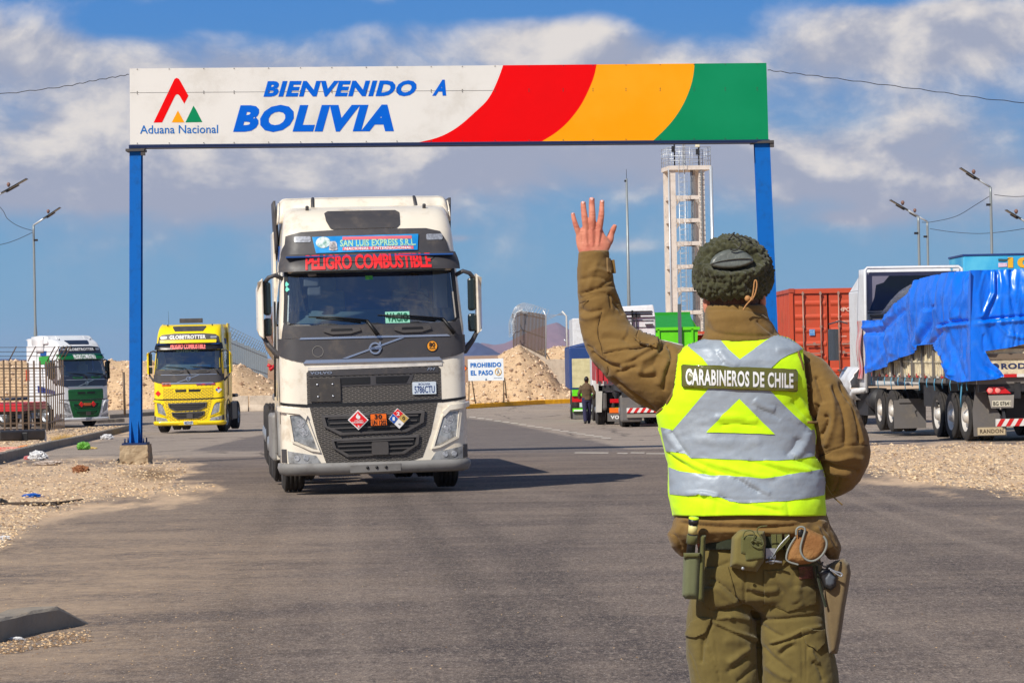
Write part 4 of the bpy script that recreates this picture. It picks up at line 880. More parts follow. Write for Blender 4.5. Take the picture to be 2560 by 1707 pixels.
def drape(b, poly, bv, off=.002, step=4, dflt=-.12, mi=0, cut=False):
    vs, fs, nb = tri(poly, step); out = []; bad = set()
    for x, y in vs:
        r = ray(x, y).normalized(); h = bv.ray_cast(CAM, r)
        if h[0] is None or h[0].y > YO + .35:
            h = bv.find_nearest(O(x, y, dflt))
            if cut: bad.add(len(out))
        nn = h[1] if h[1].dot(r) < 0 else -h[1]; out.append(h[0] + (nn * .75 - r * .25) * off)
    b.add(out, [f for f in fs if not bad.intersection(f)], mi, True)
def pillow(b, poly, dy0, th, rp, step=4, mi=0, tilt=0., back=.01):
    vs, fs, nb = tri(poly, step); L = [(Vector(poly[i]), Vector(poly[(i + 1) % len(poly)])) for i in range(len(poly))]; out = []; bk = []
    y0 = sum(p[1] for p in poly) / len(poly)
    for x, y in vs:
        p = Vector((x, y)); d = min((p - (a + (c - a) * max(0, min(1, (p - a).dot(c - a) / max(1e-9, (c - a).length_squared))))).length for a, c in L)
        h = 1 - (1 - min(d / rp, 1)) ** 2; out.append(O(x, y, dy0 + tilt * (y - y0) - th * math.sqrt(max(h, 0)))); bk.append(O(x, y, dy0 + tilt * (y - y0) + back))
    n = len(vs); m = len(nb)
    b.add(out + bk, list(fs) + [tuple(i + n for i in f)[::-1] for f in fs], mi, True)
    idx = {}; 
    for i, v in enumerate(vs): idx[(round(v[0], 3), round(v[1], 3))] = i
    ring = [idx.get((round(p[0], 3), round(p[1], 3))) for p in nb]
    if None not in ring: b.add([out[i] for i in ring] + [bk[i] for i in ring], [(i, (i + 1) % m, (i + 1) % m + m, i + m) for i in range(m)], mi, False)
def fabric(name, c, c2, rough=.9, wv=900., st=.25, sc=7., amt=.5):
    m = bpy.data.materials.new(name); m.use_nodes = True; nt = m.node_tree; nt.nodes.clear(); t = NT(nt)
    tcn = t.n('ShaderNodeTexCoord').outputs['Object']
    nz = t.n('ShaderNodeTexNoise', i={'Vector': tcn, 'Scale': sc, 'Detail': 6.0, 'Roughness': .65}).outputs[0]
    n2_ = t.n('ShaderNodeTexNoise', i={'Vector': tcn, 'Scale': 160., 'Detail': 3.0, 'Roughness': .7}).outputs[0]
    w = t.n('ShaderNodeTexWave', bands_direction='DIAGONAL', i={'Vector': tcn, 'Scale': wv, 'Distortion': 2.}).outputs[1]
    col = t.mix(t.m('MULTIPLY', t.ss(nz, .35, .7), amt), tuple(c)[:3] + (1,), tuple(c2)[:3] + (1,)); col = t.mix(t.m('MULTIPLY', t.ss(n2_, .5, .8), .25), col, tuple(x * 1.5 for x in tuple(c)[:3]) + (1,))
    b = t.n('ShaderNodeBsdfPrincipled', i={'Base Color': col, 'Roughness': rough, 'Specular IOR Level': .2, 'Sheen Weight': .15, 'Sheen Roughness': .5})
    h = t.m('ADD', t.m('MULTIPLY', w, .15), t.m('ADD', t.m('MULTIPLY', n2_, .5), t.m('MULTIPLY', t.n('ShaderNodeTexNoise', i={'Vector': tcn, 'Scale': 30., 'Detail': 3.}).outputs[0], 1.2)))
    bn = t.n('ShaderNodeBump', i={'Strength': st, 'Distance': .006, 'Height': h}); nt.links.new(bn.outputs[0], b.inputs['Normal'])
    t.n('ShaderNodeOutputMaterial', i={0: b.outputs[0]}); return m
jac_m = fabric('olive_brown_parka', srgb(124, 98, 54), srgb(108, 84, 46)); pant_m = fabric('olive_trousers', srgb(108, 95, 52), srgb(92, 80, 43)); col_m = jac_m
skin = fabric('skin', srgb(206, 136, 112), srgb(178, 98, 80), .55, 300, .15, 26., .8); hairm = fabric('short_hair', srgb(92, 62, 48), srgb(40, 28, 24), .9, 1200, .8, 90., .9)
furm = fabric('green_fleece', srgb(76, 77, 54), srgb(38, 40, 27), 1., 300, .6, 60., .8); leather = mat('black_leather', srgb(98, 103, 98), .34, c2=srgb(74, 78, 74), sc=30, bump=.35, bsc=40)
vis_y = fabric('hi_vis_yellow', (.56, .92, .005), (.62, .97, .01), .75, 700, .12); refl = mat('reflective_tape', srgb(150, 161, 172), .46, c2=srgb(138, 150, 163), sc=9, metal=.08, bump=.12, bsc=40, dirt=srgb(172, 182, 190), dsc=11, damt=.5)
lab_m = mat('olive_label', srgb(92, 92, 22), .22, c2=srgb(80, 80, 18), coat=.8, bump=.3, bsc=14); lab_w = mat('label_silver', srgb(214, 216, 214), .3, c2=srgb(240, 240, 240), sc=20, coat=.5, bump=.3, bsc=18)
gp = P(1850, 2131, YO); off = thing('person', 'officer seen from behind in yellow reflective vest and fleece hat, left hand raised', 'person', Vector((gp.x, YO, gz(YO))))
# sleeves and torso, one continuous coat
SLV_L = [(1484, 628, 38, -.01), (1486, 665, 42, -.01), (1489, 705, 45, -.01), (1497, 755, 52, .0), (1506, 800, 58, .01), (1526, 850, 66, .0), (1560, 886, 72, -.01), (1602, 915, 80, -.01), (1650, 938, 88, .0), (1700, 955, 88, .01), (1745, 960, 80, .02)]
SLV_R = [(1975, 905, 40, .02), (2020, 932, 50, .01), (2050, 975, 56, .0), (2078, 1030, 62, .0), (2098, 1090, 70, .02), (2108, 1145, 66, .05), (2088, 1195, 48, .1), (2030, 1205, 42, .17), (1960, 1195, 36, .22), (1930, 1190, 32, .23)]
b = MB()
limb(b, SLV_L, 32); limb(b, SLV_R, 32)
loft(b, [(846, 1800, 1930, .06, .07, .01), (858, 1758, 1970, .085, .08), (876, 1722, 2000, .105, .1), (905, 1708, 2008, .12, .12), (960, 1690, 2012, .128, .14), (1020, 1662, 2022, .13, .15), (1080, 1656, 2034, .13, .155), (1160, 1674, 2046, .135, .155), (1230, 1678, 2056, .145, .16), (1285, 1688, 2066, .155, .16), (1310, 1680, 2076, .165, .165), (1335, 1676, 2088, .16, .165), (1352, 1684, 2092, .14, .15), (1358, 1700, 2080, .1, .12)], 56)
loft(b, [(1300, 1690, 1760, .11, .1), (1335, 1668, 1735, .09, .1), (1365, 1677, 1730, .07, .08), (1390, 1700, 1722, .03, .04)], 20)
loft(b, [(1300, 2010, 2070, .1, .1), (1335, 2030, 2090, .1, .1), (1368, 2050, 2104, .08, .09), (1398, 2072, 2098, .03, .05)], 20)
loft(b, [(762, 1768, 1913, .085, .08, .0), (775, 1763, 1917, .095, .085), (800, 1761, 1922, .102, .085), (830, 1760, 1944, .108, .09), (850, 1750, 1962, .1, .09), (866, 1745, 1975, .08, .08)], 40)
V, N, F = remeshed(b, .0042, 5)
JF = []
c8 = lambda pts: [(1120 + a / 3.9207, 720 + b_ / 3.9207) for a, b_ in pts]
for pl, w, a in (
    (c8([(1290, 200), (1380, 250), (1530, 210)]), 5, -.006), (c8([(1300, 260), (1360, 300), (1500, 260)]), 8, .006), (c8([(1505, 235), (1470, 350), (1465, 470), (1500, 560), (1515, 655)]), 2.2, -.0055),
    (c8([(1520, 640), (1700, 605), (1850, 590), (1945, 575)]), 2.6, -.007), (c8([(1530, 620), (1700, 585), (1900, 560)]), 7, .004), (c8([(1400, 620), (1500, 710), (1590, 760), (1700, 790)]), 6, -.010),
    (c8([(1420, 600), (1520, 670), (1640, 730), (1760, 760)]), 8, .006), (c8([(1640, 830), (1720, 820), (1790, 780), (1860, 770)]), 5, -.010), (c8([(1600, 760), (1700, 745), (1800, 720), (1960, 620), (2040, 590)]), 5, -.007),
    (c8([(1760, 700), (1900, 640), (2020, 560), (2090, 520)]), 8, .007), (c8([(2060, 640), (2110, 560), (2150, 520)]), 4, -.009), (c8([(2150, 560), (2190, 600), (2200, 700)]), 4, -.010), (c8([(2020, 560), (2060, 620), (1980, 680), (1880, 720)]), 7, .007),
    (c8([(2195, 690), (2150, 800), (2120, 950), (2110, 1010)]), 4, -.009), (c8([(2160, 700), (2100, 820), (2060, 960)]), 9, .006), (c8([(1860, 800), (1940, 830), (2030, 790)]), 9, .008), (c8([(1880, 860), (1960, 880), (2060, 860)]), 6, -.008), (c8([(2060, 650), (2010, 760), (1900, 820)]), 9, -.006),
    (c8([(1590, 880), (1750, 1000), (1900, 1110), (2040, 1205)]), 5, -.013), (c8([(1560, 770), (1575, 820), (1555, 850)]), 2, -.004), (c8([(1500, 430), (1640, 420), (1760, 440)]), 9, .005), (c8([(1490, 500), (1620, 490), (1760, 510)]), 7, -.005),
    (c8([(1280, 110), (1400, 60), (1560, 45)]), 2.2, -.004), (c8([(1585, 45), (1590, 130), (1600, 200)]), 2.4, -.006), (c8([(1630, 120), (1680, 200), (1720, 260)]), 5, -.012), (c8([(1610, 60), (1650, 110), (1690, 150)]), 4, -.008), (c8([(1300, 320), (1290, 420), (1340, 520)]), 10, .005),
    (c8([(1660, 200), (1780, 310), (1860, 360)]), 8, .006), (c8([(1350, 560), (1480, 640), (1560, 690)]), 4, -.006), (c8([(1720, 480), (1780, 560), (1900, 600)]), 8, -.005),
    ([(1450, 700), (1490, 690), (1530, 705)], 4, -.006), ([(1452, 735), (1490, 722), (1540, 712)], 3.5, -.007), ([(1470, 680), (1500, 670), (1530, 690)], 5, .005), ([(1495, 650), (1480, 690), (1470, 730)], 7, .004), ([(1460, 650), (1458, 690), (1452, 740)], 8, .004), ([(1500, 716), (1530, 700), (1532, 680)], 3, -.007),
    ([(1446, 760), (1480, 742), (1530, 735)], 2, -.004), ([(1447, 632), (1450, 640), (1500, 622), (1520, 634)], 2, -.003),
    # collar
    ([(1765, 775), (1840, 771), (1915, 784)], 2.5, -.005), ([(1762, 800), (1830, 792), (1920, 800)], 10, .004), ([(1764, 815), (1790, 835), (1870, 842), (1940, 838)], 6, -.005), ([(1900, 790), (1920, 808), (1945, 825)], 5, .006), ([(1890, 800), (1915, 822), (1940, 838)], 3, -.006),
    # right sleeve
    ([(2040, 940), (2050, 975), (2058, 1010)], 6, -.013), ([(2046, 1010), (2036, 1040), (2030, 1055)], 5, -.014), ([(2060, 1040), (2075, 1045), (2062, 1075), (2050, 1090)], 5, -.013), ([(2020, 900), (2030, 960), (2038, 1010)], 6, .006), ([(2080, 960), (2105, 1010), (2115, 1060), (2112, 1120)], 7, -.012), ([(2070, 960), (2085, 1010), (2080, 1070), (2062, 1120)], 8, .009),
    ([(2098, 955), (2125, 1005), (2145, 1060), (2150, 1110)], 3, -.012), ([(2120, 1000), (2142, 1050), (2160, 1110)], 5, .007), ([(2048, 1138), (2080, 1125), (2130, 1112), (2172, 1112)], 1.8, -.004), ([(2050, 1140), (2090, 1150), (2130, 1140), (2160, 1150)], 8, .008), ([(2048, 1150), (2090, 1168), (2130, 1172), (2150, 1180)], 5, -.010), ([(2050, 1165), (2080, 1182), (2130, 1186)], 7, .006),
    ([(2100, 1190), (2090, 1220), (2085, 1232)], 4, -.006), ([(2018, 876), (2028, 930), (2040, 1000)], 2, -.005),
    # hem
    ([(1690, 1305), (1780, 1318), (1900, 1322), (2010, 1310)], 4, -.008), ([(1700, 1298), (1800, 1306), (1950, 1308)], 4, .006), ([(1668, 1330), (1690, 1340), (1705, 1375)], 5, -.007), ([(2060, 1310), (2085, 1340), (2095, 1375)], 6, -.009), ([(2040, 1315), (2060, 1350), (2078, 1390)], 6, .007), ([(1720, 1330), (1850, 1325), (1990, 1330)], 6, .006)):
    JF.append((pl, w, a))
V2 = folds(V, N, JF, nz=((13, .003, (1, 1, 1.6)), (60, .0007, (1, 1, 1))), facing=True)
jacket = obj_np('jacket', V2, F, jac_m, off); JB = bvh_of(V2, F)
# ----- vest
VR = [(838, 1788, 1940, .045, .05, .0), (846, 1760, 1972, .085, .085), (856, 1738, 1990, .105, .1), (872, 1696, 2018, .128, .118), (900, 1672, 2030, .142, .13), (950, 1656, 2036, .152, .15), (1000, 1642, 2036, .152, .16), (1035, 1638, 2038, .15, .165), (1060, 1644, 2038, .147, .17), (1094, 1654, 2042, .147, .17), (1126, 1661, 2040, .149, .17), (1160, 1671, 2050, .154, .17), (1196, 1671, 2062, .16, .175), (1235, 1673, 2062, .163, .175), (1266, 1679, 2064, .168, .178), (1289, 1685, 2065, .17, .18)]
r2 = lambda pts: [(1620 + a / 3.136, 820 + b_ / 3.136) for a, b_ in pts]
VP = r2([(520, 60), (560, 68), (760, 72), (980, 60), (1030, 48), (1110, 80), (1212, 160), (1222, 300), (1240, 440), (1255, 640), (1290, 740), (1318, 760), (1318, 850), (1306, 940), (1306, 1010), (1360, 1075), (1380, 1110), (1395, 1180), (1380, 1310), (1400, 1390), (1404, 1468), (1130, 1502), (1060, 1502), (600, 1472), (206, 1476), (172, 1330), (160, 1250), (158, 1100), (130, 960), (108, 860), (80, 745), (66, 672), (150, 590), (195, 520), (215, 420), (235, 260), (240, 185), (310, 135), (390, 80)])
ys = []; rows = []
for a, c_ in zip(VR, VR[1:]):
    a = a if len(a) > 5 else a + (0.,); c_ = c_ if len(c_) > 5 else c_ + (0.,)
    k = max(1, int((c_[0] - a[0]) / 4)); rows += [tuple(a[j] + (c_[j] - a[j]) * i / k for j in range(6)) for i in range(k)]
rows.append(VR[-1] + (0.,))
b = MB(); NS = 300; vs = []
for py, xl, xr, db, df, yc in rows:
    for k in range(NS):
        t = 2 * math.pi * k / NS; cc, s_ = math.cos(t), math.sin(t); x = (xl + xr) / 2 + (xr - xl) / 2 * math.copysign(abs(cc) ** (2 / 2.5), cc); yv = math.copysign(abs(s_) ** (2 / 2.5), s_)
        wob = 3 * math.sin(t * 5) * max(0, (py - 1270) / 20) 
        vs.append(O(x, py + wob * .3, yc + yv * (df if yv > 0 else db)))
F = [(i * NS + k, i * NS + (k + 1) % NS, (i + 1) * NS + (k + 1) % NS, (i + 1) * NS + k) for i in range(len(rows) - 1) for k in range(NS)]
V = np.array([tuple(v) for v in vs]); me = bpy.data.meshes.new('tmp'); me.from_pydata(V.tolist(), [], F); me.update(); N = np.empty(len(V) * 3); me.vertices.foreach_get('normal', N); N = N.reshape(-1, 3); bpy.data.meshes.remove(me)
cen = np.array(O(1850, 1050)); 
if ((V - cen) * N).sum() < 0: N = -N
VF = [(r2(p), max(w, 5.0), a * .8) for p, w, a in (([(180, 800), (230, 880), (280, 960), (330, 1020)], 3.5, -.008), ([(150, 800), (190, 880), (250, 970)], 7, .006), ([(150, 970), (250, 1050), (400, 1140), (560, 1160)], 3.5, -.009), ([(180, 960), (300, 1040), (460, 1110)], 6, .007), ([(330, 1030), (460, 1090), (650, 1155)], 3, -.007), ([(440, 1040), (640, 1100), (800, 1150)], 4, .006), ([(780, 1040), (950, 1090), (1130, 1150)], 3, -.007), ([(900, 1040), (1100, 1090), (1280, 1120)], 5, .007),
    ([(560, 1060), (800, 1150), (1000, 1170)], 4, .005), ([(1140, 1020), (1260, 1070), (1340, 1110)], 4, -.006), ([(680, 1170), (780, 1230), (880, 1290)], 3, -.006), ([(720, 1160), (840, 1230), (960, 1300)], 6, .005), ([(540, 1310), (700, 1370), (900, 1400), (1040, 1440)], 3, -.007), ([(400, 1296), (540, 1330), (700, 1385)], 5, .006), ([(800, 1370), (950, 1390), (1060, 1400)], 4, .004),
    ([(1180, 860), (1150, 940), (1080, 1000)], 9, -.007), ([(1260, 820), (1230, 920), (1150, 1010)], 10, .009), ([(560, 180), (600, 240), (700, 300)], 8, .005), ([(500, 140), (560, 220), (600, 280)], 5, -.004), ([(830, 560), (900, 620), (1000, 640)], 8, .005), ([(850, 620), (960, 660), (1040, 720)], 5, -.004), ([(560, 760), (700, 740), (900, 780)], 6, -.004), ([(520, 700), (700, 690), (860, 730)], 7, .004), ([(1130, 560), (1190, 640), (1260, 720)], 6, -.007), ([(1170, 520), (1230, 620), (1270, 700)], 6, .006), ([(340, 860), (600, 900), (900, 880)], 14, .004), ([(1000, 170), (1100, 150), (1200, 170)], 9, .004),
    ([(640, 90), (760, 130), (880, 110)], 6, -.004), ([(1225, 770), (1280, 775), (1310, 765)], 3, -.006), ([(300, 1300), (440, 1290), (560, 1320)], 4, .006), ([(1090, 1360), (1100, 1430), (1105, 1500)], 1.6, -.004), ([(437, 1310), (440, 1400), (435, 1470)], 1.6, -.003), ([(545, 1340), (535, 1400), (530, 1460)], 1.4, -.003), ([(205, 1316), (700, 1340), (1100, 1355), (1380, 1325)], 1.8, -.003))]
V2 = folds(V, N, VF, nz=((7, .004, (1, 1, 1.8)), (24, .0008, (1, 1, 1.4))), facing=True)
x, y = proj(V2); fk = []
for f in F:
    mx, my = x[list(f)].mean(), y[list(f)].mean()
    if inpoly(mx, my, VP) or my > 1285: fk.append(f)
    elif V2[f[0]][1] > YO and (my > 1070 or (860 < my and 1745 < mx < 1960)): fk.append(f)
Fv = np.array(fk); vest = obj_np('vest', V2, Fv, vis_y, off); vest.modifiers.new('s', 'SOLIDIFY').thickness = .002; VB = bvh_of(V2, Fv)
for nm, poly in (('reflective_strip', [(312, 144), (350, 105), (420, 80), (545, 72), (620, 160), (720, 248), (800, 190), (900, 120), (980, 66), (1060, 58), (1130, 88), (1208, 166), (1100, 212), (1030, 252), (965, 312), (965, 470), (955, 490), (1060, 600), (1150, 690), (1240, 768), (1272, 802), (1296, 796), (1308, 850), (1300, 1004), (1150, 1028), (1000, 1040), (800, 1035), (330, 1015), (290, 985), (146, 962), (124, 870), (106, 775), (200, 797), (300, 680), (400, 560), (472, 480), (470, 290), (430, 240)]),
    ('reflective_strip', [(168, 1088), (250, 1120), (400, 1145), (660, 1160), (900, 1175), (1050, 1160), (1200, 1130), (1350, 1112), (1376, 1108), (1388, 1180), (1376, 1308), (1100, 1352), (850, 1370), (650, 1365), (540, 1320), (400, 1300), (300, 1310), (176, 1300)])):
    b = MB(); drape(b, r2(poly), VB, .0042, 2.4); b.build(nm, refl, vest, world=True)
b = MB(); drape(b, r2([(715, 552), (990, 832), (700, 822), (458, 816), (560, 705)]), VB, .0072, 3); b.build('yellow_panel', vis_y, vest, world=True)
lb = r2([(272, 300), (285, 289), (600, 300), (1150, 325), (1163, 345), (1160, 488), (1148, 498), (700, 482), (285, 467), (272, 455)])
b = MB(); drape(b, lb, VB, .0095, 5); LBV = bvh_of(np.array(b.v), np.array([f for f in b.f])) if 0 else BVHTree.FromPolygons(b.v, b.f); LBO = b.build('name_label', lab_m, vest, world=True, solid=.002)
b = MB(); tv, tf = textmesh('CARABINEROS DE CHILE', .03, 1.04); out = []
for u, v in tv:
    px_, py_ = r2([(295 + 845 * u, (445 + 27 * u) - v * (130 - 12 * u))])[0]; r = ray(px_, py_).normalized(); h = LBV.ray_cast(CAM, r)[0] or LBV.find_nearest(O(px_, py_, -.15))[0]; out.append(h - r * .003)
b.add(out, tf); b.build('lettering', lab_w, LBO, world=True)
# binding tape along the armholes
def cordpx(nm, pts, r, m, par, bv=None, off=.003, dy=-.12, n=6):
    ps = []
    for a, c_ in smoothp(pts, 2, False):
        if bv is not None:
            rr = ray(a, c_).normalized(); h = bv.ray_cast(CAM, rr)[0]
            ps.append(((h if h is not None and h.y < YO + .1 else bv.find_nearest(O(a, c_, -.1))[0]) - rr * off))
        else: ps.append(O(a, c_, dy))
    if bv is not None:
        for _ in range(4): ps = [ps[0]] + [Vector((ps[i].x, (ps[i - 1].y + ps[i].y + ps[i + 1].y) / 3, ps[i].z)) for i in range(1, len(ps) - 1)] + [ps[-1]]
    b = MB(); b.tube(ps, r, n); return b.build(nm, m, par, world=True)
cordpx('binding', r2([(1214, 172), (1224, 300), (1242, 440), (1256, 640), (1290, 735)]), .0045, jac_m, jacket, VB, .002)
cordpx('binding', r2([(290, 150), (240, 190), (235, 260), (215, 420), (195, 520), (150, 590), (70, 668)]), .0045, jac_m, jacket, VB, .002)
# sleeve details
stitch = mat('stitching', srgb(70, 50, 26), .9)
def flap(nm, poly, m, par, bv, off, th=.003, cut=False): b = MB(); drape(b, poly, bv, off, 3.5 if not cut else 1.2, cut=cut); return b.build(nm, m, par, world=True, solid=th)
flap('pocket_flap', c8([(1876, 350), (1960, 400), (2058, 478), (2045, 585), (1930, 555), (1838, 512), (1860, 420)]), jac_m, jacket, JB, .007)
flap('cuff_strap', [(1515, 645), (1523, 646), (1528, 672), (1526, 683), (1516, 680)], mat('strap_tan', srgb(140, 112, 70), .8), jacket, JB, .004)
b = MB(); b.bar(O(1527, 650, -.015), O(1531, 684, -.02), .004, .022, 0, (1, 0, 0)); b.build('cuff_strap', jac_m, jacket, world=True, bevel=.002)
for pl in (c8([(1505, 235), (1470, 350), (1465, 470), (1500, 560), (1515, 655)]), c8([(1520, 638), (1700, 605), (1850, 590), (1945, 577)]), [(1446, 760), (1480, 744), (1530, 736)], c8([(1560, 770), (1575, 820), (1555, 850)]), [(2050, 1140), (2080, 1127), (2130, 1113), (2170, 1113)]):
    cordpx('seam', pl, .0010, stitch, jacket, JB, .0005)
cordpx('drawcord', r2([(1395, 1225), (1420, 1280), (1460, 1330), (1525, 1385)]), .0022, jac_m, jacket, None, dy=.0)
# ----- body: head, neck, trunk, arms, raised hand, legs in one skin
b = MB(); hp = lambda u, v: (1380 + u / 7.84, 470 + v / 7.84)
def finger(pts):
    limb(b, [(*hp(u, v), h / 7.84 * 1.09, dy) for u, v, h, dy in pts], 16, .9); u, v, h, dy = pts[0]; c_ = hp(u, v); ball(b, c_[0], c_[1] + 3, dy, h / 7.84 * YO / FP * .97, h / 7.84 * YO / FP * .85, h / 7.84 * YO / FP * .9, 12)
finger([(408, 492, 36, -.012), (425, 590, 42, -.014), (470, 740, 50, -.016), (520, 880, 54, -.012), (575, 1020, 52, -.01)])
finger([(610, 275, 46, -.012), (618, 400, 51, -.014), (640, 595, 58, -.018), (668, 790, 60, -.014), (690, 980, 55, -.01)])
finger([(782, 200, 50, -.014), (780, 330, 55, -.016), (788, 520, 62, -.020), (790, 760, 62, -.015), (790, 960, 55, -.01)])
finger([(982, 245, 42, -.010), (975, 380, 47, -.012), (966, 540, 55, -.018), (930, 770, 60, -.014), (900, 960, 55, -.01)])
finger([(1243, 722, 34, .004), (1205, 800, 50, .006), (1160, 905, 58, .010), (1125, 1030, 72, .004), (1060, 1130, 70, .0)])
def hloft(rows): loft(b, [(hp(0, v)[1], hp(a, 0)[0], hp(c_, 0)[0], t1, t2, yc) for v, a, c_, t1, t2, yc in rows], 28, 2.8)
hloft([(765, 590, 985, .008, .009, -.01), (830, 520, 1000, .013, .013, -.009), (910, 470, 1035, .015, .016, -.008), (1000, 465, 1105, .017, .019, -.006), (1085, 474, 1160, .019, .02, -.005), (1150, 488, 1150, .021, .02, -.004), (1230, 515, 1110, .023, .021, -.004), (1330, 548, 1070, .024, .022, -.004), (1500, 560, 1060, .025, .024, -.004)])
limb(b, [(1484, 640, 29, -.005), (1492, 740, 36, 0), (1512, 825, 42, .01), (1590, 890, 46, 0), (1690, 925, 50, .0), (1760, 940, 50, .0)], 20); limb(b, [(1950, 925, 34, 0), (2030, 960, 34, .0), (2078, 1060, 38, .01), (2090, 1140, 38, .05), (2040, 1180, 34, .14), (1960, 1170, 28, .2), (1900, 1160, 22, .215), (1870, 1155, 20, .22)], 20)
for k in range(4): limb(b, [(1880, 1142 + 9 * k, 8, .22), (1850, 1140 + 10 * k, 8, .225), (1826, 1143 + 10 * k, 7.5, .222), (1812, 1150 + 9 * k, 7, .205)], 10)
limb(b, [(1890, 1140, 9, .2), (1866, 1126, 9, .19), (1846, 1128, 8, .185)], 10)
loft(b, [(850, 1790, 1890, .05, .055), (870, 1745, 1950, .085, .08), (920, 1725, 1985, .1, .1), (1040, 1715, 2000, .1, .11), (1180, 1735, 1990, .1, .12), (1300, 1730, 2010, .11, .12), (1400, 1750, 2030, .11, .1), (1450, 1760, 2040, .09, .09), (1466, 1780, 2020, .06, .06)], 32)
limb(b, [(1812, 1440, 62, .0), (1808, 1600, 60, .0), (1812, 1800, 50, .01), (1812, 1960, 42, -.01), (1812, 2080, 30, -.01), (1812, 2112, 30, .0)], 20); limb(b, [(1975, 1440, 62, .0), (1985, 1600, 60, .0), (1998, 1800, 50, .01), (1998, 1960, 42, -.01), (1998, 2080, 30, -.01), (1998, 2112, 30, .0)], 20)
for x0 in (1812, 1998): loft(b, [(2085, x0 - 26, x0 + 26, .03, .04, .0), (2108, x0 - 32, x0 + 32, .045, .17, .0), (2126, x0 - 34, x0 + 34, .05, .19, .0)], 20)
# neck and head with face
loft(b, [(730, 1782, 1890, .06, .06), (775, 1784, 1890, .062, .055), (830, 1776, 1898, .06, .06), (870, 1760, 1915, .06, .06)], 28)
loft(b, [(606, 1812, 1860, .02, .02), (618, 1792, 1882, .06, .055), (640, 1778, 1896, .088, .075), (675, 1771, 1902, .1, .09), (705, 1769, 1903, .1, .1), (735, 1771, 1900, .096, .098), (760, 1776, 1895, .084, .097), (785, 1782, 1888, .05, .098, .01), (805, 1796, 1876, .02, .09, .03), (815, 1812, 1858, .01, .05, .05)], 36, 2.1)
ball(b, 1836, 742, .105, .011, .02, .022, 14); ball(b, 1836, 727, .098, .008, .012, .03, 12); ball(b, 1836, 708, .09, .055, .018, .01, 14); ball(b, 1836, 768, .1, .026, .012, .006, 12); ball(b, 1836, 776, .099, .022, .012, .006, 12)
for sx, ex_, ey in ((-1, 1763, 762), (1, 1909, 753)): 
    ball(b, ex_ + sx * -3, ey, .005, .011, .02, .029, 14); ball(b, ex_ - sx * 5, ey, -.002, .012, .014, .02, 12)
V, N, F = remeshed(b, .0022, 2, .5)
HF = [([hp(*q) for q in p], w, a) for p, w, a in (([(690, 1150), (660, 980), (650, 800)], 3.0, .0018), ([(800, 1160), (790, 960), (785, 780)], 3.0, .0020), ([(900, 1150), (925, 980), (935, 800)], 3.0, .0022), ([(720, 1100), (720, 950), (715, 800)], 3, -.0022), ([(850, 1100), (855, 930), (860, 790)], 3, -.0026), ([(950, 1080), (975, 960), (1000, 850)], 3, -.0024), ([(600, 1080), (590, 950), (580, 850)], 3, -.002),
    ([(600, 590), (640, 570), (690, 590)], 1.4, -.0014), ([(595, 620), (645, 605), (695, 625)], 1.3, -.0014), ([(740, 500), (790, 480), (840, 500)], 1.4, -.0014), ([(735, 535), (790, 550), (845, 540)], 1.4, -.0014), ([(925, 490), (960, 480), (1005, 495)], 1.3, -.0014), ([(920, 560), (965, 575), (1000, 560)], 1.3, -.0014), ([(425, 720), (470, 700), (500, 715)], 1.3, -.0012), ([(425, 765), (480, 790), (510, 770)], 1.3, -.0012), ([(560, 410), (620, 395), (660, 410)], 1.2, -.001), ([(725, 320), (780, 305), (835, 325)], 1.2, -.001), ([(930, 370), (970, 360), (1020, 375)], 1.2, -.001))]
V = folds(V, N, HF); body = obj_np('body', V, F, skin, off); BB_ = bvh_of(V, F)
for u, v, w, h in ((406, 486, 22, 30), (612, 278, 28, 40), (783, 205, 32, 40), (986, 252, 26, 36), (1256, 722, 12, 26)):
    flap('fingernail', [hp(u + w * math.cos(t * .5), v + h * math.sin(t * .5)) for t in range(12)], mat('nail', srgb(226, 176, 166), .3, c2=srgb(206, 140, 130)), body, BB_, .0006, .0006, True)
# hair on the nape, drawn over the back of the head
b = MB(); drape(b, [(1776, 700), (1900, 700), (1902, 745), (1899, 772), (1880, 786), (1840, 790), (1800, 785), (1779, 775), (1773, 745)], BB_, .003, 3.5); b.build('hair', hairm, body, world=True)
# ----- hat
b = MB(); loft(b, [(588, 1818, 1846, .02, .02), (593, 1797, 1866, .05, .05), (604, 1775, 1888, .085, .08), (622, 1753, 1909, .112, .1), (645, 1740, 1924, .13, .115), (675, 1733, 1932, .14, .125), (702, 1733, 1932, .14, .125), (722, 1739, 1925, .134, .12), (738, 1749, 1915, .12, .11), (748, 1764, 1900, .104, .095)], 48, 2.15)
V, N, F = remeshed(b, .0024, 4)
x, y = proj(V); e = ((x - 1829) / 62) ** 2 + ((y - 649) / 30) ** 2; back = np.clip(-N[:, 1] * 2, 0, 1)
D = -.034 * np.exp(-np.maximum(e - .35, 0) ** 2 * 3) * back + .010 * np.exp(-((np.sqrt(e) - 1.35) / .3) ** 2) * back * (y < 720) 
D -= .006 * np.exp(-((x - 1829) / 2.5) ** 2) * (y > 675) * back + .004 * np.exp(-((x - 1786) / 2.) ** 2) * (y > 690) * back
V = V + N * D[:, None]
fu = np.array([noise.voronoi(Vector(v) * 66, distance_metric='DISTANCE')[0][0] for v in V]); f2 = np.array([noise.fractal(Vector(v) * 26, 1, 2, 3) for v in V])
V = V + N * ((.5 - fu) * .0145 * np.where(e < .8, .1, 1) + f2 * .003)[:, None]
hat = obj_np('hat', V, F, furm, off); HB = bvh_of(V, F)
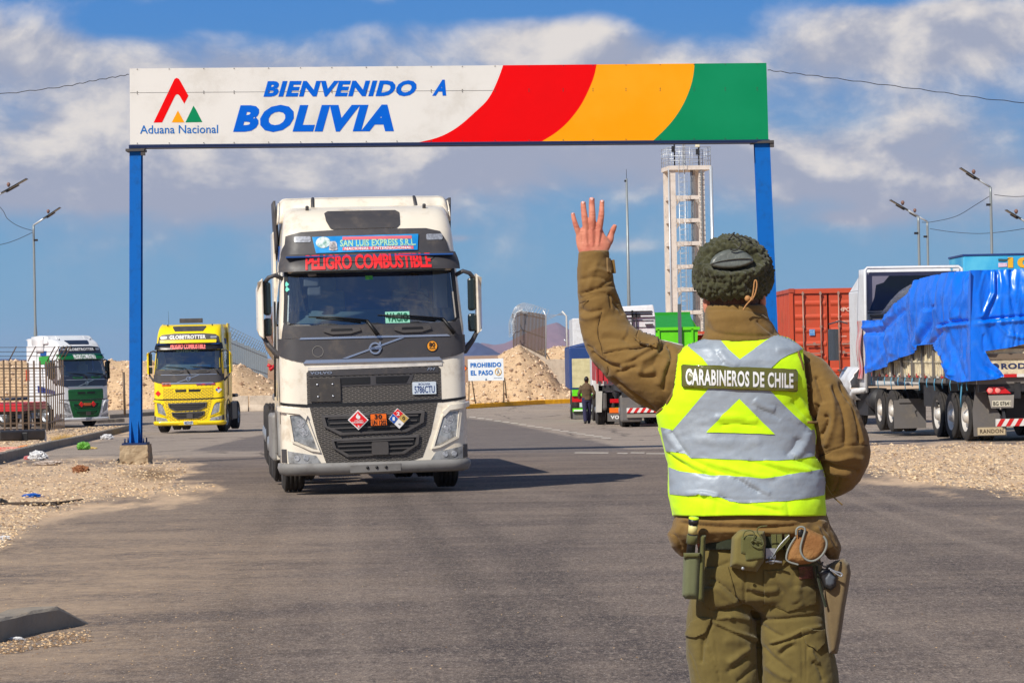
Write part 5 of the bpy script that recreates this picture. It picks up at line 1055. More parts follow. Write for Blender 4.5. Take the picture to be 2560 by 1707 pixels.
b = MB(); loft(b, [(600, 1782, 1888, .04, .06, .03), (625, 1748, 1914, .06, .07, .03), (650, 1736, 1928, .06, .08, .03), (680, 1729, 1936, .06, .09, .03), (706, 1729, 1936, .06, .09, .03), (726, 1735, 1929, .05, .09, .03)], 40, 2.2); b.build('hat_shell', fabric('green_cloth', srgb(60, 64, 40), srgb(48, 52, 32)), hat, world=True)
lp = smoothp([(1774, 664), (1778, 648), (1792, 634), (1815, 624), (1845, 622), (1868, 632), (1882, 645), (1884, 656), (1868, 664), (1845, 670), (1815, 672), (1790, 669)], 1)
b = MB(); pillow(b, lp, -.122, .012, 8, 3., tilt=-.00035); o = b.build('leather_crown', leather, hat, world=True)
cordpx('seam', [(1775, 660), (1800, 652), (1840, 646), (1880, 645)], .0022, leather, o, None, dy=-.138)
cd_ = mat('cord_dark', srgb(40, 40, 36), .7); tan = mat('cord_tan', srgb(176, 128, 78), .7)
cordpx('cord', [(1820, 600), (1830, 590), (1837, 579), (1833, 586), (1843, 596), (1850, 588), (1866, 596), (1880, 604)], .0022, cd_, hat, None, dy=-.10); cordpx('cord', [(1845, 594), (1854, 606), (1850, 620), (1836, 628), (1824, 622)], .0022, cd_, hat, None, dy=-.135)
cordpx('cord', [(1858, 775), (1864, 764), (1875, 752), (1886, 742), (1893, 715), (1891, 700), (1886, 701), (1884, 725), (1880, 745)], .0022, tan, jacket, None, dy=-.125)
b = MB(); ball(b, 1869, 746, -.118, .009, .008, .009, 12); ball(b, 1879, 747, -.118, .006, .007, .006, 10); b.build('cord_toggle', tan, jacket, world=True)
# ----- trousers
b = MB()
loft(b, [(1318, 1745, 2050, .125, .12), (1345, 1748, 2046, .132, .12), (1400, 1742, 2052, .142, .12), (1455, 1734, 2060, .146, .12), (1500, 1728, 2064, .125, .11), (1530, 1735, 2060, .08, .09)], 48)
loft(b, [(1470, 1732, 1880, .13, .1), (1510, 1722, 1886, .122, .1), (1545, 1716, 1893, .112, .1), (1590, 1713, 1896, .108, .1), (1645, 1716, 1898, .106, .1), (1707, 1727, 1901, .1, .1), (1850, 1742, 1888, .085, .1), (2000, 1752, 1872, .08, .07), (2070, 1756, 1868, .07, .06), (2100, 1760, 1864, .06, .06)], 32)
loft(b, [(1470, 1885, 2060, .13, .1), (1510, 1892, 2062, .12, .1), (1545, 1896, 2066, .112, .1), (1600, 1898, 2078, .108, .1), (1645, 1900, 2090, .106, .1), (1707, 1903, 2097, .1, .1), (1850, 1915, 2090, .085, .1), (2000, 1935, 2066, .08, .07), (2070, 1940, 2058, .07, .06), (2100, 1944, 2052, .06, .06)], 32)
V, N, F = remeshed(b, .0045, 3)
c3 = lambda pts: [(1620 + a / 3.509, 1260 + b_ / 3.509) for a, b_ in pts]
PF = [(c3(p), w, a) for p, w, a in (([(845, 560), (848, 700), (846, 880)], 2.6, -.006), ([(560, 925), (700, 935), (830, 895), (920, 930), (975, 1015)], 6, -.017), ([(975, 1010), (1150, 1010), (1350, 990), (1540, 960)], 4, -.008), ([(570, 1020), (700, 1095), (840, 1140), (970, 1195)], 4.5, .009), ([(600, 1060), (760, 1130), (960, 1225)], 3, -.006), ([(1060, 1222), (1240, 1165), (1380, 1092), (1525, 1070)], 4, .008), ([(1050, 1240), (1250, 1195), (1400, 1130)], 3, -.007), ([(1000, 1060), (1100, 1130), (1200, 1165)], 4, -.007),
    ([(550, 640), (690, 735), (830, 880)], 3.5, -.008), ([(540, 680), (680, 790), (780, 880)], 6, .007), ([(860, 760), (960, 800), (1070, 800)], 6, -.007), ([(900, 720), (1000, 760), (1140, 740)], 7, .007), ([(1090, 620), (1230, 720), (1290, 860)], 9, .008), ([(1020, 560), (1140, 680), (1180, 780)], 4, -.005), ([(1330, 620), (1300, 780), (1340, 900)], 9, .006), ([(500, 550), (600, 555), (720, 500)], 3, -.006), ([(700, 900), (770, 870), (800, 850)], 2.5, -.004), ([(740, 975), (640, 1000), (560, 1000)], 4, .006),
    ([(700, 1000), (760, 980), (900, 1020)], 7, .008), ([(1000, 890), (1100, 880), (1220, 940)], 3, -.005), ([(480, 1160), (470, 1280), (465, 1400)], 4.5, -.012), ([(560, 1030), (520, 1130), (490, 1250)], 4, -.009), ([(510, 1200), (560, 1320), (600, 1440), (635, 1568)], 1.8, -.005), ([(575, 1100), (600, 1300), (630, 1530)], 1.4, -.003), ([(690, 1480), (800, 1400), (880, 1330)], 7, -.008), ([(700, 1400), (800, 1330), (900, 1260)], 8, .008), ([(780, 1560), (880, 1480), (960, 1400)], 5, -.008), ([(360, 1290), (420, 1440), (460, 1560)], 1.5, -.003),
    ([(1340, 1110), (1350, 1300), (1360, 1560)], 1.8, -.004), ([(1395, 1240), (1390, 1400), (1385, 1560)], 1.8, -.004), ([(1000, 1240), (1080, 1330), (1200, 1420), (1300, 1500)], 5, -.007), ([(1150, 1330), (1200, 1270), (1280, 1230)], 6, -.008), ([(1140, 1280), (1200, 1220), (1300, 1190)], 6, .006), ([(1040, 1400), (1120, 1480), (1260, 1540)], 8, .008), ([(1440, 1380), (1500, 1420), (1540, 1560)], 5, -.008), ([(1430, 1250), (1440, 1330), (1500, 1400)], 5, .007), ([(660, 1200), (760, 1180), (900, 1250)], 12, .005), ([(970, 1020), (975, 1300), (990, 1568)], 4, -.012), ([(520, 390), (640, 410), (740, 400)], 2, -.003))]
V2 = folds(V, N, PF, nz=((12, .003, (1, 1, 1.3)), (60, .0007, (1, 1, 1))), facing=True)
trs = obj_np('trousers', V2, F, pant_m, off); TB = bvh_of(V2, F)
flap('pocket_flap', c3([(330, 1152), (420, 1165), (500, 1128), (558, 1000), (470, 990), (385, 1030)]), pant_m, trs, TB, .006); flap('pocket_flap', c3([(1335, 1090), (1545, 1095), (1545, 1215), (1480, 1290), (1440, 1260), (1385, 1225)]), pant_m, trs, TB, .006)
flap('back_pocket', c3([(500, 550), (705, 545), (790, 860), (555, 915), (500, 880)]), pant_m, trs, TB, .0035); flap('back_pocket', c3([(1015, 585), (1460, 560), (1470, 870), (1220, 940), (1020, 860)]), pant_m, trs, TB, .0035)
flap('velcro_patch', c3([(1312, 548), (1428, 542), (1440, 650), (1325, 658)]), mat('velcro', srgb(116, 84, 52), 1., c2=srgb(150, 90, 80), sc=40, amt=.8, bump=1., bsc=200), trs, TB, .007)
for x0 in (1812, 1998):
    b = MB(); loft(b, [(2040, x0 - 44, x0 + 44, .06, .06, .0), (2085, x0 - 40, x0 + 40, .055, .06, .0), (2104, x0 - 42, x0 + 42, .06, .14, .0), (2118, x0 - 42, x0 + 42, .065, .2, .0), (2131, x0 - 42, x0 + 42, .065, .2, .0)], 28, 2.6); b.build('boot', leather, off, world=True)
# ----- belt kit
webg = fabric('green_webbing', srgb(98, 98, 56), srgb(80, 80, 46), .9, 500, .5); webd = fabric('dark_webbing', srgb(46, 52, 36), srgb(36, 42, 28), .9, 500, .5); beige = fabric('beige_canvas', srgb(118, 101, 72), srgb(92, 78, 56)); tanl = mat('tan_suede', srgb(150, 110, 62), .8, c2=srgb(128, 84, 42), sc=18, amt=.8, bump=.4, bsc=90); pipe = mat('grey_piping', srgb(128, 132, 126), .8)
b = MB(); loft(b, [(1334, 1750, 2044, .15, .13), (1340, 1748, 2046, .153, .133), (1368, 1745, 2050, .155, .133), (1374, 1747, 2048, .152, .13)], 48, 2.3); belt = b.build('belt', webd, off, world=True)
b = MB(); pillow(b, c3([(312, 440), (330, 425), (455, 425), (470, 440), (462, 600), (450, 835), (330, 830), (298, 800)]), -.15, .035, 16); pb = b.build('baton_pouch', fabric('faded_green', srgb(104, 108, 78), srgb(88, 94, 66)), belt, world=True)
b = MB(); pillow(b, c3([(455, 290), (470, 268), (512, 268), (505, 330), (495, 600), (488, 860), (430, 840), (445, 560)]), -.155, .02, 6); b.build('pouch_strap', webg, pb, world=True)
b = MB(); pillow(b, c3([(310, 425), (460, 425), (458, 470), (315, 475)]), -.18, .012, 5); b.build('pouch_band', webg, pb, world=True)
A0, A1 = O(*c3([(372, 450)])[0], -.165), O(*c3([(402, 125)])[0], -.185); ax = A1 - A0
for nm, t0, t1, r_, m in (('flashlight', 0, .93, .0125, blk), ('label_band', .60, .82, .0132, mat('cream_label', srgb(206, 196, 128), .6)), ('strap_wrap', .33, .56, .0155, webg), ('flashlight_head', .86, .99, .0148, blk), ('flashlight_cap', .975, 1.03, .0145, vis_y)):
    b = MB(); b.tube([A0 + ax * t0, A0 + ax * ((t0 + t1) / 2), A0 + ax * t1], r_, 20); b.build(nm, m, pb, world=True)
b = MB(); pillow(b, c3([(735, 290), (790, 225), (830, 215), (1025, 232), (1038, 330), (1022, 490), (955, 592), (880, 585), (718, 548), (722, 480)]), -.15, .05, 16); pc = b.build('utility_pouch', fabric('olive_pouch', srgb(118, 108, 62), srgb(100, 92, 52)), belt, world=True)
b = MB(); pillow(b, c3([(815, 290), (880, 270), (1000, 290), (1015, 370), (1018, 480), (860, 498), (850, 440), (815, 430)]), -.2, .006, 5); b.build('pouch_patch', webg, pc, world=True)
cordpx('cord', c3([(830, 290), (850, 230), (920, 225), (940, 280), (890, 340), (960, 390), (1020, 360), (1000, 290), (950, 240), (970, 195), (1045, 190)]), .0018, webg, pc, None, dy=-.212); cordpx('cord', c3([(900, 330), (940, 300), (960, 350), (910, 300), (1000, 330)]), .0018, webg, pc, None, dy=-.214)
b = MB(); ball(b, *c3([(832, 562)])[0], -.195, .005, .003, .005, 10); b.build('eyelet', steel, pc, world=True)
b = MB(); pillow(b, c3([(1212, 500), (1225, 420), (1290, 300), (1300, 215), (1340, 192), (1385, 205), (1540, 275), (1572, 320), (1560, 420), (1500, 490), (1420, 520), (1320, 530)]), -.155, .032, 16); ph = b.build('tan_holder', tanl, belt, world=True)
cordpx('piping', c3([(1300, 270), (1300, 215), (1340, 192), (1385, 210), (1360, 290), (1330, 400), (1370, 480), (1440, 505), (1510, 470), (1560, 400), (1572, 330), (1540, 280)]), .0032, pipe, ph, None, dy=-.192); cordpx('piping', c3([(1296, 285), (1240, 370), (1215, 440), (1212, 500), (1320, 530)]), .003, pipe, ph, None, dy=-.175)
flapb = MB(); pillow(flapb, c3([(1315, 225), (1350, 215), (1365, 240), (1350, 290), (1315, 280)]), -.187, .004, 3); flapb.build('dark_slot', gasket, ph, world=True)
for k in range(3): cordpx('cord', c3([(1240, 270 + 14 * k), (1180, 330 + 20 * k), (1130, 390 + 10 * k), (1100, 460)]), .0022, steel if k == 0 else webg, ph, None, dy=-.172)
b = MB(); b.tube([O(*q, -.17) for q in c3([(1030, 505), (1080, 495), (1120, 500), (1175, 508)])], .0035, 6); b.lathe([(.008, -.003), (.011, 0), (.008, .003)], O(*c3([(1085, 495)])[0], -.172), 'y', 14); b.box(O(*c3([(1075, 430)])[0], -.158), (.028, .012, .03)); b.build('key_hook', steel, belt, world=True)
b = MB()
for x_ in (1100, 1150, 1220): b.bar(O(*c3([(x_, 262)])[0], -.158), O(*c3([(x_ + 10, 400)])[0], -.16), .014, .006, 0, (0, 1, 0))
b.build('belt_keeper', webg, belt, world=True)
b = MB(); pillow(b, c3([(1560, 540), (1640, 495), (1720, 476), (1765, 520), (1780, 600), (1765, 700), (1730, 900), (1690, 1180), (1662, 1310), (1590, 1312), (1560, 1100), (1535, 800)]), -.08, .05, 14); hs = b.build('holster', beige, belt, world=True)
b = MB(); pillow(b, c3([(1495, 600), (1530, 560), (1600, 575), (1655, 640), (1650, 720), (1600, 762), (1545, 730)]), -.135, .02, 6); b.build('pistol_grip', blk, hs, world=True); b = MB(); pillow(b, c3([(1555, 650), (1590, 600), (1640, 640), (1630, 700), (1600, 720), (1560, 705)]), -.155, .004, 4); b.build('grip_inlay', mat('grip_grey', srgb(78, 84, 92), .5), hs, world=True)
b = MB(); b.tube([O(1620 + (1480 + 13 * t) / 3.509, 1260 + (490 + 8 * t) / 3.509, -.16) + Vector((.005 * math.cos(t * 2.), .004, .005 * math.sin(t * 2.))) for t in [k * .5 for k in range(20)]], .0022, 5); b.build('coil_lanyard', blk, hs, world=True)
cordpx('lanyard_clip', c3([(1585, 560), (1640, 590), (1690, 600), (1708, 620), (1690, 635), (1655, 610), (1600, 575)]), .0026, steel, hs, None, dy=-.165)
cordpx('lanyard_strap', c3([(1478, 540), (1490, 640), (1520, 760), (1560, 900)]), .004, webd, hs, None, dy=-.14)
# ---------------- other trucks facing us ----------------
yel = mat('yellow_paint', srgb(246, 216, 6), .3, c2=srgb(238, 204, 4), coat=.4, dirt=srgb(190, 160, 40), dsc=3, damt=.25)
ygr = brickmat('yellow_mesh', holes, srgb(238, 202, 20), .15, .05, .5, .42)
loc = P(472, 1080, 99.5); loc.z = gz(99.5)
yt = make_tractor('tractor_unit', 'bright yellow tractor unit with GLOBETROTTER above its windscreen, left of the ivory truck', loc, R(-1), dict(body=yel, grille=ygr, bumper=yel, mirror=yel, strip=yel, beacon=1, antenna=1, deflector=False, visor=mat('black_visor', srgb(24, 24, 28), .3), visor_text=('PELIGRO COMBUSTIBLE', -.62, .62, mat('pink_letters', srgb(240, 120, 116), .5), .04), lampframe=yel, curtain=1, steer=-8))
def ctext(t, x0, z0, x1, z1, m, par, d, bold=.02): b = MB(); b.text(t, lambda u, v: cab3(s_of(x0 + (x1 - x0) * u, z0), z0 + (z1 - z0) * v, d), 0, bold); b.build('lettering', m, par)
def cpatch(nm, q, m, par, d): b = MB(); patch(b, q, d, 0, .2); return b.build(nm, m, par)
wink = mat('white_ink', srgb(235, 235, 235), .4); rct = lambda x0, z0, x1, z1: [(x0, z0), (x1, z0), (x1, z1), (x0, z1)]
dia = lambda x, z, r: [(x, z - r), (x + r, z), (x, z + r), (x - r, z)]
ctext('GLOBETROTTER', -.68, 3.34, .62, 3.48, wink, yt, .03, .04); cpatch('yellow_band', rct(-.98, 3.2, .98, 3.31), yel, yt, .17)
plate(yt, -.16, .3, .16, .42, '4821KZP', d=.07); q = cpatch('orange_plate', rct(-.93, 1.68, -.62, 1.8), pl_o, yt, .03); ctext('UN 1202', -.9, 1.7, -.65, 1.78, ink, q, .034)
cpatch('hazard_placard', dia(-1.08, 1.42, .1), pl_r, yt, .02); q = cpatch('hazard_diamond', dia(1.07, 1.52, .11), pl_w, yt, .02); cpatch('red_field', dia(1.07, 1.58, .05), pl_r, q, .024); cpatch('blue_field', dia(1.01, 1.52, .05), pl_b, q, .024)
cpatch('sponsor_strip', rct(.3, 1.7, .95, 1.76), mat('strip_mixed', srgb(30, 50, 120), .4, c2=srgb(210, 40, 40), sc=4, amt=1.), yt, .03)
b = MB(); ctext('NIBOL', -.42, 2.86, .42, 2.95, mat('grey_green_ink', srgb(120, 150, 140), .5), yt, .012, .03)
b = MB(); b.box((.55, .3, 2.36), (.45, .02, .1)); b.build('dash_card', mat('card_blue', srgb(90, 190, 220), .5), yt)
whp = mat('white_paint', srgb(226, 228, 230), .3, c2=srgb(214, 216, 218), coat=.3, dirt=srgb(170, 160, 148), dsc=2, damt=.3); grn = mat('green_paint', srgb(8, 104, 52), .35, coat=.3, c2=srgb(6, 92, 44))
ggr = brickmat('green_mesh', srgb(0, 60, 24), srgb(10, 110, 54), .085, .026, .5, .34)
loc = P(218, 1068, 122.); loc.z = gz(122)
gt = make_tractor('tractor_unit', 'white tractor unit with green grille half hidden by the bar fence', loc, R(42), dict(body=whp, grille=ggr, bumper=whp, trim=mat('navy_trim', srgb(40, 52, 74), .4), mirror=blk, edge=whp, strip=grn, visor=grn, visor_text=('PELIGRO COMBUSTIBLE', -.5, .62, wink, .03), frame=grn, beacon=0))
cpatch('name_band', rct(-.85, 3.3, .8, 3.5), ink, gt, .02); ctext('GLOBETROTTER', -.7, 3.34, .68, 3.46, wink, gt, .028, .04)
cpatch('hazard_placard', dia(-.3, 1.0, .12), pl_r, gt, .06); cpatch('orange_plate', rct(-.16, .94, .18, 1.06), mat('dull_orange', srgb(200, 90, 40), .5), gt, .06); cpatch('hazard_placard', dia(.32, 1.0, .12), pl_r, gt, .06); plate(gt, -.12, .3, .22, .42, '3360LBT', d=.07)
b = MB()
b.sheet([(-SMAX - 1.3, 2.75), (-SMAX - .45, 2.8), (-SMAX - .45, 3.15), (-SMAX - 1.3, 3.1)], lambda s, z: cab3(s, z, .012), .2); b.build('side_graphic', mat('leaf_green', srgb(50, 150, 60), .4), gt)
b = MB(); b.box((-1.24, 2.75, 2.3), (.02, .3, .5)); b.build('side_reflector', mat('rust_red', srgb(190, 80, 50), .5), gt); b = MB(); b.sheet([(-SMAX - 1.6, 1.55), (-SMAX - .2, 1.45), (-SMAX - .2, 1.6), (-SMAX - 1.6, 1.85)], lambda s, z: cab3(s, z, .012), .2); b.build('side_graphic', mat('navy_stripe', srgb(50, 60, 120), .4), gt)
# ---------------- tank trailers and decks behind the tractors ----------------
def along(par, name, label, cat='trailer', bend=0.):
    k = RM[par.name] @ Vector((0, 5, 0)); a = par.rotation_euler.z + bend; o = thing(name, label, cat, k - Vector((-math.sin(a) * 5, math.cos(a) * 5, 0)), a); return o
tkm = mat('tank_skin', srgb(176, 140, 118), .22, metal=.75, c2=srgb(150, 92, 80), sc=.7)
tt = along(tk, 'tank_trailer', 'dull reddish fuel tank trailer coupled behind the ivory truck', bend=R(-1.0))
b = MB(); b.grid(lambda u, v: (1.22 * math.cos(2 * math.pi * u) * (1 - .5 * (v < .01 or v > .99)), 5.0 + 10 * v + (-.2 if v < .01 else .2 if v > .99 else 0), 2.3 + .95 * math.sin(2 * math.pi * u) * (1 - .5 * (v < .01 or v > .99))), 40, 30, 0, True, None, True)
b.add([(.61 * math.cos(k * math.pi / 8), 4.8, 2.3 + .48 * math.sin(k * math.pi / 8)) for k in range(16)] + [(.61 * math.cos(k * math.pi / 8), 15.2, 2.3 + .48 * math.sin(k * math.pi / 8)) for k in range(16)], [tuple(range(16)), tuple(range(16, 32))]); b.build('tank', tkm, tt)
b = MB(); b.box((0, 10, 1.2), (1., 10, .3)); b.box((-.9, 8.0, .95), (.3, 1.6, .5)); b.build('chassis', blk, tt)
b = MB(); b.cyl((-1.16, 5.1, 1.72), (-1.24, 5.1, 1.66), .03, n=8); b.cyl((-1.2, 5.1, 1.7), (-1.27, 5.1, 1.74), .025, n=8); b.build('red_valve', mat('valve_red', srgb(200, 30, 40), .5), tt)
for yy in (11.5, 12.8, 14.1):
    for sx in (-1, 1): wheel(tt, Vector((sx * 1.08, yy, .5)), out=sx, dual=True)
# ---------------- truck under the blue tarpaulin ----------------
YR = 61.
cor = Vector(((2440 - 1280) * YR / FP, YR, gz(YR))); th = R(5.0)
wt_ = cor + Vector((math.cos(th) * 1.3, math.sin(th) * 1.3, 0))
fbt = thing('flatbed_trailer', 'cream stake sided trailer with red rear lamps under the blue tarpaulin', 'trailer', wt_, th)
MW = RM[fbt.name]
cream = mat('cream_boards', srgb(230, 216, 182), .6, c2=srgb(150, 132, 104), sc=5, dirt=srgb(110, 96, 78), dsc=6, damt=.6); dk_ch = mat('chassis_black', srgb(36, 36, 40), .6, c2=srgb(60, 56, 52), sc=3)
b = MB(); L_ = 10.6
b.box((0, L_ / 2, 1.33), (2.6, L_, .14)); b.build('deck', mat('deck_grey', srgb(110, 104, 98), .7), fbt)
b = MB()
for k in range(52): b.box((-1.3, .1 + k * .2, 2.02), (.05, .1, 1.2)); b.box((1.3, .1 + k * .2, 2.02), (.05, .1, 1.2))
b.box((-1.27, L_ / 2, 1.95), (.03, L_, 1.1)); b.box((1.27, L_ / 2, 1.95), (.03, L_, 1.1))
for z in (1.75, 2.2): b.box((-1.325, L_ / 2, z), (.03, L_, .05))
b.build('stake_side', cream, fbt)
b = MB()
for k in range(0, 10): b.box((-1.34, .5 + k * 1.08, 2.05), (.07, .12, 1.35))
b.build('side_post', mat('post_grey', srgb(112, 106, 100), .5), fbt)
b = MB()
for k in range(26): b.box((-1.31, .25 + k * .41, 1.42), (.03, .14, .09), k % 2)
b.build('side_reflector', [mat('refl_white', srgb(220, 215, 205), .4), mat('refl_red', srgb(200, 60, 50), .4)], fbt)
b = MB(); b.box((0, -.02, 2.0), (2.58, .06, 1.1)); b.box((0, -.06, 2.42), (2.58, .03, .06)); b.build('tailgate', cream, fbt)
b = MB(); b.box((0, -.065, 1.86), (2.56, .03, .12)); b.box((0, -.05, 2.05), (2.5, .03, .05)); b.build('tailgate_rail', mat('rail_brown', srgb(120, 104, 88), .6), fbt)
b = MB(); b.text('RODARIN', lambda u, v: Vector((-.77 + 1.15 * u, -.055, 1.58 + .13 * v)), 0, .04); b.sheet([(-.9 + .09 * math.cos(t * .5), 1.645 + .07 * math.sin(t * .5)) for t in range(13)], lambda x, z: Vector((x, -.054, z)), .1); b.build('lettering', mat('navy_ink', srgb(36, 48, 90), .5), fbt)
b = MB()
for k in range(9): b.box((-1.3 + .29 * (k + .5), -.07, 1.44), (.29, .02, .07), k % 2)
b.build('reflective_tape', [mat('tape_red', srgb(206, 30, 30), .4), mat('tape_white', srgb(226, 222, 216), .4)], fbt)
b = MB(); b.box((0, .1, 1.2), (2.5, .16, .22)); b.box((-.4, 4.5, 1.12), (.14, 9, .36)); b.box((.4, 4.5, 1.12), (.14, 9, .36)); b.box((0, .9, .75), (.9, .2, .5)); b.box((-1.1, 4.6, .95), (.3, 1.2, .5))
for yy in (1.3, 2.6, 3.9): b.cyl((-1.2, yy, .52), (1.2, yy, .52), .09, n=8)
b.bar((-1.15, .7, 1.2), (-1.15, .7, .8), .06, .06); b.build('chassis', dk_ch, fbt)
def rear(nm, q, m, y, th_=.03, par=None): b = MB(); b.prism(q, lambda x, z: Vector((x, y, z)), lambda x, z: Vector((x, y + th_, z))); return b.build(nm, m, par or fbt)
def rear_lamps(T_, x0, z0, w, m_red):
    for sx in (-1, 1):
        xx = [x0 * sx, (x0 + w) * sx]; a_, c_ = min(xx), max(xx)
        l_ = rear('tail_lamp', [(a_, z0), (c_, z0), (c_ - (.14 if sx < 0 else 0), z0 + .15), (a_ + (.14 if sx > 0 else 0), z0 + .15)], m_red, -.03, .06, T_)
        b = MB()
        for k in range(2): b.lathe([(.055, -.04), (.045, -.045), (.0, -.045)], (a_ + .09 + .17 * k if sx < 0 else c_ - .09 - .17 * k, 0, z0 + .075), 'y', 14)
        b.build('lamp_lens', mat('lamp_pale', srgb(250, 150, 140), .2), l_)
red_l = mat('lamp_red', srgb(206, 20, 30), .25, coat=.6)
for s_ in (-1, 1):
    l_ = rear('tail_lamp', [(s_ * 1.1, 1.12), (s_ * 1.05, 1.05), (s_ * .55, 1.05), (s_ * .72, 1.2), (s_ * 1.05, 1.2)][::s_], red_l, -.03, .06)
    b = MB()
    for k in range(2): b.lathe([(.06, -.04), (.045, -.048), (.0, -.048)], (s_ * (1.02 - .17 * k), 0, 1.125), 'y', 14)
    b.build('lamp_lens', mat('lamp_pale', srgb(250, 150, 140), .2), l_)
rear('plate_holder', [(-1.05, 1.02), (-.99, .74), (-.5, .74), (-.48, 1.02)], mat('plate_frame', srgb(150, 144, 136), .5), .0)
p_ = rear('licence_plate', [(-.97, .77), (-.55, .77), (-.55, .9), (-.97, .9)], mat('plate_cream', srgb(214, 206, 184), .5), -.012, .01)
b = MB(); b.text('BG 07641', lambda u, v: Vector((-.95 + .38 * u, -.016, .79 + .09 * v)), 0, .02); b.build('lettering', ink, p_)
mg = mat('mudflap_grey', srgb(104, 100, 98), .7, c2=srgb(80, 78, 78), sc=3, dirt=srgb(140, 128, 112), dsc=3, damt=.5)
for s_ in (-1, 1):
    rear('mudflap', [(s_ * 1.28, .12), (s_ * .55, .12), (s_ * .55, .42), (s_ * .78, .72), (s_ * .88, .86), (s_ * 1.05, 1.2), (s_ * 1.2, 1.28), (s_ * 1.3, .7)][::s_], mg, .42, .02)
q = rear('name_plate', [(-1.2, .14), (-.58, .14), (-.58, .31), (-1.2, .31)], mat('plate_tan', srgb(196, 178, 146), .6), .405, .01); b = MB(); b.text('RANDON', lambda u, v: Vector((-1.15 + .52 * u, .40, .18 + .09 * v)), 0, .02, sp=1.1); b.build('lettering', mat('brown_ink', srgb(80, 64, 48), .6), q)
def stripebar(T_, x0, x1, z0, z1, y, n):
    b = MB(); b.box(((x0 + x1) / 2, y + .04, (z0 + z1) / 2), (x1 - x0, .08, z1 - z0), 0)
    w = (x1 - x0) / n
    for k in range(n): a = x0 + k * w; b.add([(a, y - .004, z0), (a + w * .5, y - .004, z0), (min(a + w, x1), y - .004, z1), (a + w * .5, y - .004, z1)], [(0, 1, 2, 3)], 1)
    b.build('striped_bumper', [mat('tape_white', srgb(226, 222, 216), .4), mat('tape_red', srgb(206, 30, 30), .4)], T_)
stripebar(fbt, -.9, .9, .34, .5, -.06, 9)
b = MB(); b.bar((-.7, .0, .42), (-.7, .3, 1.1), .06, .06); b.bar((.7, .0, .42), (.7, .3, 1.1), .06, .06); b.build('bumper_bracket', dk_ch, fbt)
for yy in (1.3, 2.6, 3.9):
    for sx in (-1, 1): wheel(fbt, Vector((sx * 1.12, yy, .53)), r=.53, out=sx, dual=True, rim_r=.33, rimm=mat('alloy_rim', srgb(222, 214, 202), .4, metal=.35))
b = MB()
for k in range(14): x_ = -1.36; y_ = .6 + k * .75; b.tube([(x_, y_, 1.36), (x_ - .01, y_ + .05, 1.25), (x_, y_ + .02, 1.12 + .05 * math.sin(k * 3))], .012, 5)
b.tube([(-1.37, .9, 1.5), (-1.4, .95, 1.2), (-1.4, 1.05, .95), (-1.38, 1.12, .75)], .02, 6); b.build('blue_rope', mat('rope_blue', srgb(90, 160, 196), .7), fbt)
# its tractor, seen from behind
t2 = thing('tractor_unit', 'white tractor unit with a crumpled red decorated side, ahead of the blue tarpaulin', 'truck', MW @ Vector((0, 11.5, 0)), th)
wh2 = mat('white_body', srgb(222, 222, 222), .35, c2=srgb(204, 204, 206), sc=2, dirt=srgb(150, 140, 130), dsc=2.5, damt=.35)
b = MB(); b.box((0, 1.15, 2.35), (2.44, 2.1, 2.5)); b.add([(-1.2, .1, 3.6), (1.2, .1, 3.6), (1.1, .3, 4.16), (-1.1, .3, 4.16), (-1.2, 2.2, 3.6), (1.2, 2.2, 3.6), (1.05, 1.3, 4.1), (-1.05, 1.3, 4.1)], [(0, 1, 2, 3), (4, 7, 6, 5), (0, 3, 7, 4), (1, 5, 6, 2), (3, 2, 6, 7)]); b.build('cab_body', wh2, t2, bevel=.05)
b = MB()
for sx in (-1, 1): b.grid(lambda u, v: (sx * (1.27 + .06 * math.sin(v * 4) * u * .5 + .0), -.15 + 1.1 * u * (1 - .25 * v), .98 + 3.15 * v), 10, 20)
b.tube([(-1.28, -.16, .95), (-1.27, -.16, 4.1), (-1.2, -.1, 4.16), (1.2, -.1, 4.16), (1.27, -.16, 4.1), (1.28, -.16, .95)], .03, 6); sf = b.build('side_fairing', wh2, t2, solid=.02)
red_dec = brickmat('decor_film', srgb(190, 60, 60), srgb(220, 214, 208), .5, .23, .4, .5, .1)
b = MB(); b.grid(lambda u, v: (-1.36 + .03 * math.sin(9 * v), .05 + .55 * u, 1.3 + 1.5 * v), 8, 14); b.build('side_decor', mat('red_decor', srgb(214, 208, 202), .4, c2=srgb(200, 40, 60), sc=4.5, amt=1., stretch=(1, 1, .4)), sf)
b = MB(); b.box((0, .06, 3.0), (2.36, .03, .02)); b.add([(-1.14, .02, 3.05), (1.1, .02, 3.15), (1.1, .02, 3.95), (-.6, .02, 3.95), (-.75, .02, 3.78), (-.95, .02, 3.72), (-1.0, .02, 3.4)], [(0, 1, 2, 3, 4, 5, 6)], 0); b.build('rear_window', mat('dark_glass', srgb(12, 14, 24), .12), t2)
b = MB(); b.box((0, .045, 3.55), (2.36, .03, 1.0)); b.build('rear_panel', mat('mauve_grey', srgb(120, 116, 132), .6), t2); b = MB(); b.box((-.85, .04, 2.5), (.5, .03, .9)); b.build('rear_trim', mat('mauve_dark', srgb(96, 100, 116), .6), t2); b = MB(); b.box((-.95, .0, 2.93), (.36, .05, .05)); b.build('grab_bar', blk, t2)
